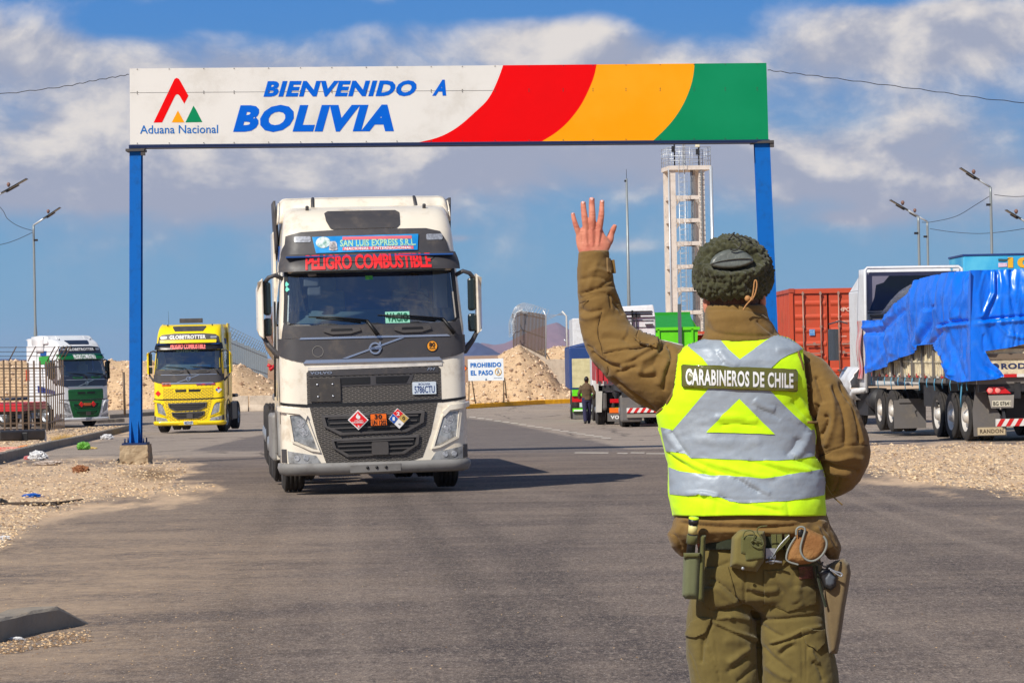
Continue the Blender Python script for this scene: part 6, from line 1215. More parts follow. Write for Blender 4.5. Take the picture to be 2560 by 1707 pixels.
b = MB(); b.tube([(-1.3, 2.0, 2.75), (-1.55, 1.9, 2.82), (-1.85, 1.8, 2.74)], .022, 6); b.tube([(-1.3, 2.0, 1.5), (-1.62, 1.9, 1.52)], .02, 6); b.grid(lambda u, v: (-1.74 + .26 * (u - .5), 1.72 - .09 * math.sin(3.14 * u), 1.78 + .82 * v), 8, 2); b.box((-1.74, 1.8, 2.2), (.24, .1, .82)); b.build('mirror', mat('mirror_grey', srgb(60, 66, 74), .3), t2, bevel=.03)
b = MB(); b.grid(lambda u, v: (-1.3 - .28 * math.sin(v * 3.1) * (1 - .3 * u) + .05 * fb(u * 4, v * 5), .5 + 1.9 * u, .75 + .85 * (1 - v)), 14, 14); b.tube([(-1.32, -.1, 1.0), (-1.5, .4, .98), (-1.45, 1., .8), (-1.3, 1.6, .6)], .07, 8); b.build('fender', wh2, t2, solid=.02)
b = MB(); b.box((0, -.6, .85), (.9, 3.6, .3)); b.box((-1.0, .5, .7), (.5, 1.2, .7)); b.cyl((-1.0, -.5, .75), (-1.0, .1, .75), .28, n=14); b.build('chassis', dk_ch, t2)
for yy in (-2.7, -1.4, 1.7):
    for sx in (-1, 1): wheel(t2, Vector((sx * 1.1, yy, .52)), out=sx, dual=yy < 0, rimm=mat('alloy_rim', srgb(200, 192, 180), .35, metal=.7))
b = MB(); b.box((-.93, -3.45, .45), (.8, .02, .7)); b.box((-.93, -3.47, .78), (.55, .04, .1)); b.box((.93, -3.45, .45), (.8, .02, .7)); b.build('mudflap', mg, t2)
# tarpaulin
tarp = thing('tarpaulin', 'bright blue tarpaulin draped over the load and side of the stake trailer', 'tarpaulin', wt_ + Vector((0, 0, 1.4)), th); RMT = RM[tarp.name]
tpm = mat('blue_tarp', srgb(0, 112, 236), .28, c2=srgb(0, 98, 222), sc=1.5, bump=.35, bsc=7, dirt=srgb(60, 140, 236), dsc=3, damt=.35)
sn = (MW.to_3x3() @ Vector((-1, 0, 0))); sO = MW @ Vector((-1.47, 0, 0)); rn = (MW.to_3x3() @ Vector((0, -1, 0))); rO = MW @ Vector((0, -.2, 0))
def onplane(px, py, O_, n_): r = ray(px, py); t = (O_ - CAM).dot(n_) / r.dot(n_); return CAM + r * t
r5 = lambda pts: [(2080 + a / 3.135, 640 + b_ / 3.135) for a, b_ in pts]
IW = MW.inverted()
def fold(p, ys=1.):
    q = IW @ p; a = q.y * 1.0 + q.x * .8; z = q.z
    f = .05 * math.sin(a * 2.3 + 1.6 * fb(a * .7, z * .5)) + .05 * (1 - 2.5 * abs(fb(a * 1.5 + .25 * z, z * .22, 3))) + .018 * (1 - 2.5 * abs(fb(a * 4.2 - .5 * z, z * .5, 8))) + .006 * fb(a * 12, z * 2.5, 5)
    return max(f * 1.25, -.07)
_cp = proj(np.array([tuple(MW @ Vector((-1.47, -.2, 2.4)))]))[0][0]; CX_ = (_cp - 2080) * 3.135
SP = r5([(min(a, CX_) if a > 1100 else a, c_) for a, c_ in [(268, 505), (395, 500), (470, 430), (550, 330), (640, 190), (760, 150), (900, 128), (1010, 118), (1128, 112), (1128, 980), (1000, 988), (940, 960), (900, 870), (870, 800), (790, 690), (690, 700), (690, 735), (560, 790), (430, 860), (290, 920), (275, 700)]])
RP = r5([(CX_, 112), (1505, 100), (2069, 92), (2069, 620), (1505, 690), (1380, 720), (1200, 745), (1245, 830), (1300, 880), (1350, 940), (1280, 965), (CX_, 980)])
CRS = [([(935, 130), (945, 300), (942, 500)], 9, -.09), ([(965, 130), (975, 300), (972, 480)], 12, .06), ([(790, 400), (770, 520), (700, 700)], 9, -.12), ([(745, 440), (720, 560), (680, 700)], 14, .07), ([(830, 420), (815, 560), (770, 690)], 12, .06), ([(1280, 120), (1270, 290), (1180, 470)], 9, .08), ([(1310, 140), (1300, 300), (1230, 470)], 9, -.05),
    ([(860, 540), (1000, 510), (1190, 495), (1505, 470), (2060, 450)], 7, -.08), ([(860, 565), (1000, 540), (1200, 525), (1505, 500), (2060, 485)], 12, .07), ([(890, 545), (830, 640), (770, 690)], 8, -.07), ([(880, 620), (890, 760), (960, 930)], 9, .07), ([(940, 600), (980, 800), (1040, 960)], 10, -.05), ([(1190, 620), (1185, 680), (1195, 745)], 6, -.07), ([(1120, 700), (1200, 850), (1320, 940)], 8, -.06), ([(1090, 760), (1160, 880), (1260, 950)], 9, .05),
    ([(270, 600), (380, 600), (470, 540), (560, 430)], 12, -.07), ([(280, 560), (400, 545), (480, 470)], 12, .05), ([(610, 280), (560, 500), (500, 760)], 14, .05), ([(480, 620), (430, 740), (330, 880)], 12, .05), ([(1010, 160), (1040, 300), (1000, 470)], 8, .05), ([(1100, 150), (1080, 330), (1120, 480)], 8, -.05), ([(1420, 120), (1400, 300), (1440, 460)], 10, -.06), ([(1200, 140), (1150, 300), (1160, 470)], 9, .05), ([(1300, 540), (1380, 620), (1500, 640)], 8, .05), ([(1400, 500), (1440, 600), (1430, 700)], 8, -.05)]
CRS = [([(2080 + a / 3.135, 640 + c_ / 3.135) for a, c_ in pl], w / 2.2, am) for pl, w, am in CRS]
def crease(px, py): return sum(am * math.exp(-(pd(px, py, pl) / w) ** 2) for pl, w, am in CRS)
def smap(px, py):
    p = onplane(px, py, sO, sn); q = IW @ p; k = max(0, q.z - 3.1); k2 = max(0, .5 - q.y) / .5
    return p + sn * ((fold(p) + .9 * crease(px, py)) * min(1, max(0, q.y + .2) / .5) - .3 * k * k * min(1, max(0, q.y + .2) / .3))
def rmap(px, py):
    p = onplane(px, py, rO, rn); q = IW @ p; k = max(0, q.z - 3.1); k2 = max(0, q.x + 1.42 - 0) ; k2 = max(0, .5 - k2) / .5
    return p + rn * ((fold(p) + .9 * crease(px, py) - .3 * k * k) * min(1, max(0, q.x + 1.47) / .5))
b = MB(); b.sheet(SP, smap, 2.6, 0, True); b.sheet(RP, rmap, 3.2, 0, True)
hz = 3.62
b.grid(lambda u, v: MW @ Vector((-1.32 + 2.6 * u, .1 + 9.2 * v ** 1.0, hz + .1 * math.sin(3.14 * u) + .04 * fb(u * 5, v * 14) - 1.1 * max(0, v - .55) * (v - .55) * 3)), 20, 40, 0, True)
b.grid(lambda u, v: MW @ Vector((1.4 + .05 * fb(u * 9, v * 3), .1 + 9.2 * u, 1.6 + 1.95 * v)), 30, 8, 0, True)
b.build('sheet', tpm, tarp, world=True)
b = MB()
def lbox(x, y, z): return MW @ Vector((x, y, z))
ld = thing('crate', 'pale boxed load showing under the edge of the blue tarpaulin', 'crate', MW @ Vector((0, 4.5, 1.42)), th); b.box((0, -.6, .75), (2.3, 7.0, 1.5)); b.box((0, -1.2, 1.75), (2.1, 5, .5)); b.build('box', cream, ld)
# ---------------- cars and trucks seen from behind in the middle ----------------
def simple_rear(name, label, px_l, Y, top_z, cols, w=2.5, L=7., group=None): 
    x = P(px_l, 900, Y).x + w / 2; return thing(name, label, 'truck', Vector((x, Y, gz(Y))), 0, group)
A_ = simple_rear('flatbed_trailer', 'dark flatbed trailer with striped rear bumper, seen below the raised sleeve', 1549, 93, 0, None); A_['category'] = 'trailer'
b = MB(); b.box((0, 3.5, 1.25), (2.5, 7, .16)); b.box((0, 3.5, 1.0), (.9, 7, .3)); b.box((0, .1, 1.1), (2.4, .2, .22)); b.build('deck', dk_ch, A_)
b = MB(); b.box((-.9, .25, .62), (.72, .5, .9)); b.box((.9, .25, .62), (.72, .5, .9)); b.build('mudguard', mg, A_, bevel=.08)
stripebar(A_, -1.05, .7, .48, .64, -.1, 8); b = MB(); b.box((-.2, -.02, .38), (1.7, .1, .12)); b.build('plate_beam', mat('beam_grey', srgb(140, 132, 122), .6), A_)
for yy in (.9, 2.2):
    for sx in (-1, 1): wheel(A_, Vector((sx * 1.06, yy, .5)), out=sx, dual=True)
b = MB(); b.box((0, 5.5, 2.0), (2.4, 3., 1.2)); b.build('load_box', mat('tarp_grey', srgb(70, 70, 74), .8), A_)
B_ = simple_rear('dump_truck', 'white cab truck with a low ribbed red body, left of the raised arm', 1488, 100, 0, None)
redp = mat('red_body', srgb(186, 44, 52), .5, c2=srgb(160, 34, 44), sc=3, dirt=srgb(120, 70, 60), dsc=3, damt=.4)
b = MB(); b.box((.0, 2.6, 1.95), (2.46, 5.2, .78)); 
for k in range(14): b.box((-1.2 + k * .185, -.02, 1.95), (.05, .06, .76)); b.box((-1.2 + .185 * k, -.03, 1.52), (.04, .05, .1))
b.box((0, -.03, 2.32), (2.5, .1, .08)); b.build('dump_body', redp, B_)
b = MB(); b.box((0, 3.5, .98), (.9, 8, .3)); b.box((0, .2, 1.3), (2.3, .2, .2)); b.box((-.9, .9, .9), (.5, .8, .5)); b.build('chassis', dk_ch, B_)
rear('tail_lamp', [(-.75, .78), (-.1, .78), (-.1, .92), (-.75, .92)], red_l, -.02, .05, B_); rear('orange_plate', [(-.78, .42), (-.1, .42), (-.1, .6), (-.78, .6)], pl_o, -.02, .03, B_)
q = rear('mudflap', [(-.85, .12), (.0, .12), (.0, .42), (-.85, .42)], mg, .0, .02, B_); b = MB(); b.text('VOLVO', lambda u, v: Vector((-.74 + .72 * u, -.006, .2 + .13 * v)), 0, .04); b.build('lettering', wink, q)
rear('rear_corner', [(-1.25, .45), (-1.05, .45), (-1.0, 1.5), (-1.05, 2.7), (-1.22, 2.75)], mat('dusty_white', srgb(190, 186, 178), .6), .1, .3, B_)
b = MB(); b.box((-1.02, .6, .85), (.36, .9, .7)); b.box((.9, .6, .85), (.5, .9, .7)); b.build('mudguard', mg, B_, bevel=.1)
for sx in (-1, 1): wheel(B_, Vector((sx * 1.06, .9, .5)), out=sx, dual=True); wheel(B_, Vector((sx * 1.06, 2.3, .5)), out=sx, dual=True); wheel(B_, Vector((sx * 1.06, 6.6, .5)), out=sx)
b = MB(); b.box((0, 6.9, 2.45), (2.45, 2.2, 2.9)); b.add([(-1.22, 5.7, 3.9), (1.22, 5.7, 3.9), (1.16, 5.8, 4.35), (-.2, 5.8, 4.3), (-1.1, 5.8, 4.28), (-1.22, 7.9, 3.9), (1.22, 7.9, 3.9), (1., 6.8, 4.25), (-1., 6.8, 4.25)], [(0, 1, 2, 3, 4), (5, 8, 7, 6), (0, 4, 8, 5), (1, 6, 7, 2), (4, 3, 2, 7, 8)]); b.build('cab_body', wh2, B_, bevel=.04)
b = MB()
for z in (2.9, 3.2, 3.5, 3.75): b.box((0.1, 5.785, z), (2.1, .03, .025))
for (x, z, w_, h_) in ((.0, 4.0, 2.2, .05), (.2, 4.1, 1.8, .04), (.35, 3.6, .06, 1.1), (.5, 3.6, .04, 1.0), (.98, 3.6, .3, .05), (1.0, 3.0, .3, .05), (-.4, 3.95, .5, .12), (.5, 3.95, .3, .14)): b.box((x, 5.72, z), (w_, .08, h_))
b.build('rear_fittings', dk_ch, B_)
b = MB()
for k in range(3): b.tube([(.9 + .1 * k, 5.6, 2.9 - .03 * k), (1.4, 5.2, 3.0 - .05 * k), (2.2, 5.0, 2.8)], .02, 5)
b.build('air_hoses', wh2, B_)
C_ = simple_rear('box_trailer', 'trailer with cream canvas rear, blue frame and lime green bumper', 1423, 118, 0, None); C_['category'] = 'trailer'
navy = mat('navy_frame', srgb(30, 62, 124), .5); lime = mat('lime_paint', srgb(104, 214, 20), .4, c2=srgb(86, 190, 16))
b = MB(); b.box((0, 5, 2.15), (2.5, 10, 1.8)); b.add([(-1.25, 0, 3.05), (1.25, 0, 3.05), (1.25, 10, 3.05), (-1.25, 10, 3.05), (-.4, 0, 3.25), (.6, 0, 3.28), (.6, 10, 3.28), (-.4, 10, 3.25)], [(0, 1, 5, 4), (0, 4, 7, 3), (1, 2, 6, 5), (4, 5, 6, 7), (3, 7, 6, 2)]); b.build('canvas_body', navy, C_, bevel=.05)
b = MB(); b.grid(lambda u, v: (-1.14 + 2.28 * u, -.03 + .03 * fb(u * 6, v * 5), 1.34 + 1.22 * v), 20, 14); b.build('canvas_door', mat('cream_canvas', srgb(206, 192, 152), .8, c2=srgb(180, 164, 124), sc=6), C_)
b = MB(); b.box((0, .0, 1.12), (2.3, .3, .26)); b.build('lime_beam', lime, C_); rear('tail_lamp', [(-1.16, .74), (-.7, .74), (-.7, .98), (-1.16, .98)], red_l, -.05, .05, C_); rear('licence_plate', [(-.85, .52), (-.2, .52), (-.2, .7), (-.85, .7)], mat('pale_plate', srgb(200, 210, 214), .5), -.05, .03, C_)
b = MB(); b.box((0, -.12, .4), (2.3, .1, .14)); bb_ = b.build('rear_bumper', lime, C_); b = MB(); b.box((0, -.18, .38), (2.2, .03, .06)); b.build('bumper_strip', wink, bb_); b = MB(); b.box((0, -.02, .2), (2.3, .04, .34)); b.build('rear_skirt', mg, C_); b = MB(); b.box((0, 5, .9), (1, 9, .3)); b.build('chassis', dk_ch, C_)
for sx in (-1, 1): wheel(C_, Vector((sx * 1.06, 1.4, .5)), out=sx, dual=True)
D_ = simple_rear('box_truck', 'plain white box truck body rising behind the cream canvas trailer', 1433, 132, 0, None)
b = MB(); b.box((0, 4, 2.8), (2.5, 8, 3.3)); b.build('box_body', wh2, D_, bevel=.03); b = MB(); b.box((0, 5.5, .9), (1, 11, .4)); b.box((0, 9.8, 1.8), (2.3, 2, 2.2)); b.build('cab', wh2, D_, bevel=.1)
for sx in (-1, 1): wheel(D_, Vector((sx * 1.06, 1.5, .5)), out=sx, dual=True); wheel(D_, Vector((sx * 1.06, 9.3, .5)), out=sx)
E_ = thing('tipper_truck', 'lime green tipper body beyond the white cab, left of the concrete tower', 'truck', Vector((P(1685, 900, 112).x, 112, gz(112))), 0)
b = MB(); gl2 = mat('lime_dark', srgb(30, 150, 20), .5)
b.add([(-.9, 0, 1.3), (.85, 0, 1.3), (.98, 0, 3.6), (-1.05, 0, 3.6), (-.9, 5, 1.3), (.85, 5, 1.3), (.98, 5, 4.2), (-1.05, 5, 4.15)], [(0, 1, 2, 3), (4, 7, 6, 5), (0, 3, 7, 4), (1, 5, 6, 2), (0, 4, 5, 1)]); b.box((0, -.03, 3.62), (2.1, .1, .12)); b.box((-.6, -.03, 2.5), (.08, .1, 2.2)); b.box((.75, -.03, 2.5), (.08, .1, 2.2)); b.build('tipper_body', lime, E_)
b = MB(); b.box((.25, -.1, 3.0), (.14, .1, 3.2)); b.build('lift_ram', mat('ram_grey', srgb(90, 96, 100), .5), E_); b = MB(); b.add([(-.95, .6, 3.65), (.9, .6, 3.65), (.98, 4.95, 4.28), (-1., 4.95, 4.25)], [(0, 1, 2, 3)]); b.box((0, 5.02, 3.9), (2., .06, .9)); b.build('inner_wall', gl2, E_); b = MB(); b.box((0, 3, .9), (1, 7, .4)); b.build('chassis', dk_ch, E_)
for sx in (-1, 1): wheel(E_, Vector((sx * 1.0, 1.2, .5)), out=sx, dual=True); wheel(E_, Vector((sx * 1.0, 5.2, .5)), out=sx)
# ---------------- containers ----------------
orng = mat('orange_container', srgb(196, 74, 40), .55, c2=srgb(178, 62, 34), sc=1.3, dirt=srgb(140, 76, 52), dsc=2.2, damt=.45)
rodm = mat('lock_rod', srgb(168, 132, 116), .5, metal=.3)
def container(label, px_l, Y, z0, H, L, full=True, w=2.44):
    o = thing('shipping_container', label, 'container', Vector((P(px_l, 900, Y).x + w / 2, Y, gz(Y) + z0)), 0)
    b = MB(); n = int(L / .14)
    for sx in (-1, 1):
        b.grid(lambda u, v: (sx * (w / 2 - .03 - .035 * ((int(u * n) // 2) % 2)), .1 + (L - .2) * u, .12 + (H - .24) * v), n, 1, 0, False)
    b.grid(lambda u, v: (-w / 2 + .05 + (w - .1) * u, L - .06 - .03 * ((int(u * 20) // 2) % 2), .12 + (H - .24) * v), 20, 1, 0, False); b.box((0, L / 2, H - .07), (w - .1, L - .1, .04)); b.build('corrugated_wall', orng, o)
    b = MB()
    for sx in (-1, 1):
        for yy in (.06, L - .06): b.box((sx * (w / 2 - .06), yy, H / 2), (.12, .12, H - .004))
        for zz in (.07, H - .06): b.box((sx * (w / 2 - .05), L / 2, zz), (.09, L - .25, .12))
    for zz in (.07, H - .08): b.box((0, .06, zz), (w - .25, .11, .15))
    b.build('frame', orng, o)
    b = MB()
    for sx in (-1, 1):
        for zz in (.0, H - .11): b.box((sx * (w / 2 - .08), .035, zz + .055), (.168, .12, .124))
    b.build('corner_casting', mat('casting', srgb(170, 66, 40), .6), o)
    if full:
        for sx in (-1, 1):
            cx_ = sx * (w / 4 - .05); b = MB(); dw = w / 2 - .16; zz = .17
            nb_ = 6; hh = (H - .36) / nb_
            b.box((cx_, .08, H / 2), (dw, .03, H - .34))
            for k in range(nb_): b.add([(cx_ - dw / 2 + .05, .062, zz + k * hh + .05), (cx_ + dw / 2 - .05, .062, zz + k * hh + .05), (cx_ + dw / 2 - .05, .03, zz + k * hh + .12), (cx_ - dw / 2 + .05, .03, zz + k * hh + .12), (cx_ - dw / 2 + .05, .03, zz + k * hh + hh * .4), (cx_ + dw / 2 - .05, .03, zz + k * hh + hh * .4), (cx_ + dw / 2 - .05, .062, zz + k * hh + hh * .55), (cx_ - dw / 2 + .05, .062, zz + k * hh + hh * .55)], [(0, 1, 2, 3), (3, 2, 5, 4), (4, 5, 6, 7)])
            d = b.build('door', orng, o); b = MB()
            for rx_ in (cx_ - dw * .22, cx_ + dw * .3):
                b.cyl((rx_, -.03, .1), (rx_, -.03, H - .1), .022, n=8)
                for z_ in (.1, .32, .9, 1.7, H - .16): b.box((rx_, -.02, z_), (.075, .06, .07))
            b.build('lock_rod', rodm, d); b = MB()
            for k, z_ in enumerate((.86, 1.14)): b.box((cx_ + .06, -.045, z_), (.42, .02, .035)); b.box((cx_ - .1 + .2 * k, -.04, z_ + .02), (.08, .05, .09))
            b.build('door_handle', rodm, d)
        b = MB()
        for (tx, x0, x1, z_, h) in (('HPCU 2', .33, .98, 2.16, .13), ('MAX GROSS', .24, .66, 1.83, .045), ('PAYLOAD', .26, .56, 1.36, .045), ('CU. CAP', .26, .56, 1.12, .045), ('NET', .3, .42, 1.98, .04)): b.text(tx, lambda u, v, x0=x0, x1=x1, z_=z_, h=h: Vector((x0 + (x1 - x0) * u, .018, z_ * H / 2.9 + h * v)), 0, .02)
        b.build('lettering', mat('faded_white', srgb(226, 196, 176), .6), o)
        b = MB(); b.box((-.52, .022, 1.52), (.17, .01, .19)); b.build('blue_sticker', mat('sticker_blue', srgb(70, 130, 190), .5, c2=srgb(190, 210, 220), sc=25), o)
    return o
c1 = container('large orange shipping container with four lock rods on its doors, behind the officer', 1976, 88, 1.42, 2.9, 12)
ct = thing('container_trailer', 'dark skeletal trailer carrying the large orange container', 'trailer', Vector((P(1976, 900, 88).x + 1.22, 88, gz(88))), 0); b = MB(); b.box((-.4, 6, 1.2), (.16, 12, .38)); b.box((.4, 6, 1.2), (.16, 12, .38)); b.box((0, .1, 1.28), (2.4, .2, .2)); b.box((0, 11.8, 1.28), (2.4, .2, .2)); b.build('chassis', dk_ch, ct)
for yy in (1.2, 2.5, 3.8):
    for sx in (-1, 1): wheel(ct, Vector((sx * 1.06, yy, .5)), out=sx, dual=True)
container('small distant orange container roof showing left of the officer\'s collar', 1725, 150, 1.9, 1.95, 12, False)
# painted bus or box body behind the tarpaulin
lb_ = mat('sky_blue_body', srgb(40, 160, 214), .45, c2=srgb(96, 196, 228), sc=.9, amt=.8)
bx = thing('box_truck', 'sky blue box body with yellow numerals showing above the blue tarpaulin', 'truck', Vector((P(2411, 800, 80).x + 1.9, 80, gz(80))), 0)
b = MB(); b.box((0, 1.3, 3.), (3.8, 2.6, 3.8)); b.build('box_body', lb_, bx, bevel=.03); b = MB(); b.box((0, 1.3, 4.92), (3.84, 2.64, .05)); b.build('roof_edge', navy, bx)
def bxm(px, py, e=.02): r = ray(px, py); return Vector((0, 0, 0)) + (CAM + r * (80 - e))
b = MB(); yn = mat('number_yellow', srgb(232, 176, 40), .5); r6 = lambda u, v: (2160 + u / 5.2275, 400 + v / 5.2275)
b.text('10', lambda u, v: bxm(*r6(1880 + 300 * u, 1410 - 140 * v)), 0, .06); b.build('lettering', yn, bx, world=True)
b = MB(); b.sheet([r6(1755, 1290), r6(1860, 1295), r6(1930, 1275), r6(1840, 1325), r6(1755, 1322)], lambda x, y: bxm(x, y), 10); b.build('graphic_stripe', mat('stripe_slate', srgb(60, 90, 96), .5), bx, world=True); b = MB(); b.sheet([r6(1755, 1345), r6(1870, 1345), r6(1870, 1395), r6(1755, 1400)], lambda x, y: bxm(x, y), 10); b.build('graphic_patch', mat('patch_pink', srgb(220, 200, 220), .5, c2=srgb(200, 90, 120), sc=12), bx, world=True)
b = MB(); b.box((0, 5, .9), (1, 9, .5)); b.build('chassis', dk_ch, bx)
for sx in (-1, 1): wheel(bx, Vector((sx * 1.5, 1.2, .5)), out=sx, dual=True); wheel(bx, Vector((sx * 1.5, 7.2, .5)), out=sx)
# ---------------- walking man ----------------
YW = 104.; wp = P(1468, 1052, YW); wm = thing('person', 'man in brown jacket and dark blue trousers walking away between the parked trucks', 'person', Vector((wp.x, YW, gz(YW))), 0)
b = MB(); 
b.tube([(0, 0, .9), (0, 0, 1.05), (0, 0, 1.3), (0, .0, 1.42), (0, .02, 1.48), (0, .03, 1.52)], [.16, .15, .19, .15, .06, .055], 20, ell=.62)
b.tube([(0, .03, 1.5), (0, .03, 1.56), (0, .03, 1.64), (0, .03, 1.71), (0, .03, 1.74)], [.055, .075, .085, .07, .02], 16, ell=1.15)
for sx, ld_ in ((-1, -.12), (1, .16)): b.tube([(sx * .085, 0, .95), (sx * .085, ld_ * .6, .52), (sx * .07, ld_, .08)], [.1, .068, .045], 12); b.tube([(sx * .07, ld_ - .04, .05), (sx * .07, ld_ + .1, .04), (sx * .07, ld_ + .2, .03)], [.045, .045, .03], 10); b.tube([(sx * .18, 0, 1.38), (sx * .27, -.02 * sx, 1.12), (sx * .24, .14, .92)], [.06, .045, .035], 10)
for sx in (-1, 1):
    for k in range(4): b.tube([(sx * .24, .14 + .012 * k, .92), (sx * .24, .15 + .014 * k, .83)], .009, 5)
b.tube([(0, .11, 1.63), (0, .125, 1.61)], [.012, .014], 6); bx_v, bx_n, bx_f = None, None, None
wb = MB(); wb.v = [tuple(RM[wm.name] @ Vector(v)) for v in b.v]; wb.f = b.f; V, N, F = remeshed(wb, .012, 1); obj_np('body', V, F, mat('walker_skin', srgb(120, 78, 60), .6), wm)
b = MB(); b.tube([(0, 0, .88), (0, 0, 1.05), (0, 0, 1.3), (0, .0, 1.42), (0, .02, 1.5)], [.19, .175, .215, .17, .09], 24, ell=.68)
for sx in (-1, 1): b.tube([(sx * .17, 0, 1.4), (sx * .285, -.02 * sx, 1.12), (sx * .26, .12, .93)], [.08, .068, .05], 12)
wb = MB(); wb.v = [tuple(RM[wm.name] @ Vector(v)) for v in b.v]; wb.f = b.f; V, N, F = remeshed(wb, .012, 2); V = V + N * np.array([noise.fractal(Vector(v) * 9, 1, 2, 3) for v in V])[:, None] * .012; obj_np('jacket', V, F, mat('brown_jacket', srgb(96, 78, 56), .9, c2=srgb(74, 60, 44)), wm)
b = MB(); b.tube([(0, 0, .82), (0, 0, .95)], [.17, .17], 20, ell=.65)
for sx, ld_ in ((-1, -.12), (1, .16)): b.tube([(sx * .085, 0, .95), (sx * .085, ld_ * .6, .52), (sx * .07, ld_, .09)], [.115, .082, .07], 14)
wb = MB(); wb.v = [tuple(RM[wm.name] @ Vector(v)) for v in b.v]; wb.f = b.f; V, N, F = remeshed(wb, .012, 2); obj_np('trousers', V, F, mat('navy_trousers', srgb(44, 42, 74), .9, c2=srgb(34, 34, 60)), wm)
b = MB()
for sx, ld_ in ((-1, -.12), (1, .16)): b.tube([(sx * .07, ld_ - .06, .06), (sx * .07, ld_ + .1, .05), (sx * .07, ld_ + .21, .035)], [.055, .055, .035], 10)
b.build('shoes', ink, wm); b = MB(); b.tube([(0, .0, 1.58), (0, .0, 1.67), (0, .02, 1.745)], [.08, .09, .04], 14, ell=1.1); b.build('hair', ink, wm)
# ---------------- tower, masts, lamps ----------------
tcn = mat('tower_concrete', srgb(218, 208, 198), .85, c2=srgb(194, 182, 170), sc=2.5, dirt=srgb(150, 136, 122), dsc=3, damt=.5); galv = mat('galvanised_rail', srgb(200, 206, 212), .4, metal=.5)
YT = 190.; tx = P(1718, 900, YT).x; tz = -SL * 120
tw = thing('concrete_tower', 'tall open concrete frame tower with caged ladder and antennas behind the gantry', 'tower', Vector((tx, YT, tz)), R(8))
b = MB(); HW = 1.0; top = 15.0
for sx in (-1, 1):
    for sy in (-1, 1): b.box((sx * HW, sy * HW, top / 2), (.38, .38, top))
b.build('frame', tcn, tw)
b = MB()
for k in range(9):
    z = top - .3 - 1.55 * (k + 1)
    for s_ in (-1, 1): b.box((0, s_ * HW, z), (2 * HW - .38, .28, .26)); b.box((s_ * HW, 0, z), (.28, 2 * HW - .38, .26))
    for sx in (-1, 1): b.add([(sx * (HW - .22), -HW - .19, z - .17), (sx * (HW - .22), -HW - .19, z - .6), (sx * (HW - .5), -HW - .19, z - .17)], [(0, 1, 2), (2, 1, 0)])
b.build('cross_beam', tcn, tw)
b = MB(); b.box((.18, 0, top + .14), (2.9, 2.7, .28)); b.box((.18, 0, top + .5), (3.0, 2.8, .3)) if 0 else None; PLF = b.build('platform', tcn, tw)
b = MB()
for x0, y0, x1, y1 in ((-1.25, -1.3, 1.6, -1.3), (1.6, -1.3, 1.6, 1.3), (1.6, 1.3, -1.25, 1.3), (-1.25, 1.3, -1.25, -1.3)):
    for z in (.35, .65, .95, 1.25): b.tube([(x0, y0, top + .28 + z), (x1, y1, top + .28 + z)], .022, 5)
    for k in range(5): x = x0 + (x1 - x0) * k / 4; y = y0 + (y1 - y0) * k / 4; b.tube([(x, y, top + .2), (x, y, top + 1.55)], .024, 5)
b.build('railing', galv, PLF)
def ladder(x, y, m, nm):
    b = MB()
    for dx in (-.2, .2): b.tube([(x + dx, y, .2), (x + dx, y, top + 1.3)], .028, 5)
    for k in range(48): b.tube([(x - .2, y, .4 + k * .32), (x + .2, y, .4 + k * .32)], .016, 4)
    for k in range(17): b.tube([(x + .34 * math.cos(a), y - .05 - .55 * max(0, math.sin(a)), 2.2 + k * .8) for a in [i * math.pi / 6 for i in range(7)]], .014, 4)
    for a in (.5, 1.57, 2.6): b.tube([(x + .34 * math.cos(a), y - .05 - .55 * math.sin(a), 2.2), (x + .34 * math.cos(a), y - .05 - .55 * math.sin(a), top + .8)], .012, 4)
    b.build(nm, m, tw)
ladder(-.35, -HW - .1, galv, 'caged_ladder')
b = MB()
for k, x in enumerate((.28, .36, .44, .56)): b.tube([(x, -HW - .02, .2), (x, -HW - .02, top + .3)], .035 if k < 3 else .02, 5)
for k in range(9): b.box((.4, -HW - .05, top - .3 - 1.55 * (k + 1)), (.5, .12, .3))
b.tube([(.95, -HW - .28, .2), (.95, -HW - .28, top + .2)], .05, 5)
for k in range(44): b.box((.95, -HW - .3, .5 + k * .34), (.36, .05, .04))
b.build('cable_run', mat('cable_grey', srgb(108, 112, 116), .6), tw)
ant = mat('antenna_cream', srgb(226, 222, 196), .5)
for x, z0, z1 in ((-.95, top + 1.7, top + 4.4), (.72, top + 1.5, top + 4.6)):
    b = MB(); b.box((x, -1.35, (z0 + z1) / 2), (.3, .16, z1 - z0)); a_ = b.build('antenna', ant, tw, bevel=.05); b = MB(); b.tube([(x + .1, -1.2, top + .3), (x + .1, -1.2, z1 + .2)], .05, 6); b.box((x, -1.3, z0 - .3), (.22, .16, .4)); b.build('antenna_mount', blk, a_)
b = MB(); b.tube([(0, 0, top + .3), (0, 0, top + 6)], .05, 6); b.tube([(.12, 0, top + .3), (.12, 0, top + 6)], .03, 6); b.build('lightning_rod', galv, tw)
b = MB(); b.tube([(1.62, -1.32, .1), (1.62, -1.32, top + .2)], .12, 8); b.build('down_pipe', galv, tw)
b = MB(); b.tube([(-1.28, -1.24, .1), (-1.28, -1.24, top + .1)], .05, 8); b.build('down_pipe', galv, tw)
def gbase(px, Y): p = P(px, 900, Y); return Vector((p.x, Y, gz(Y)))
pole_m = mat('pole_steel', srgb(148, 154, 154), .45, metal=.35)
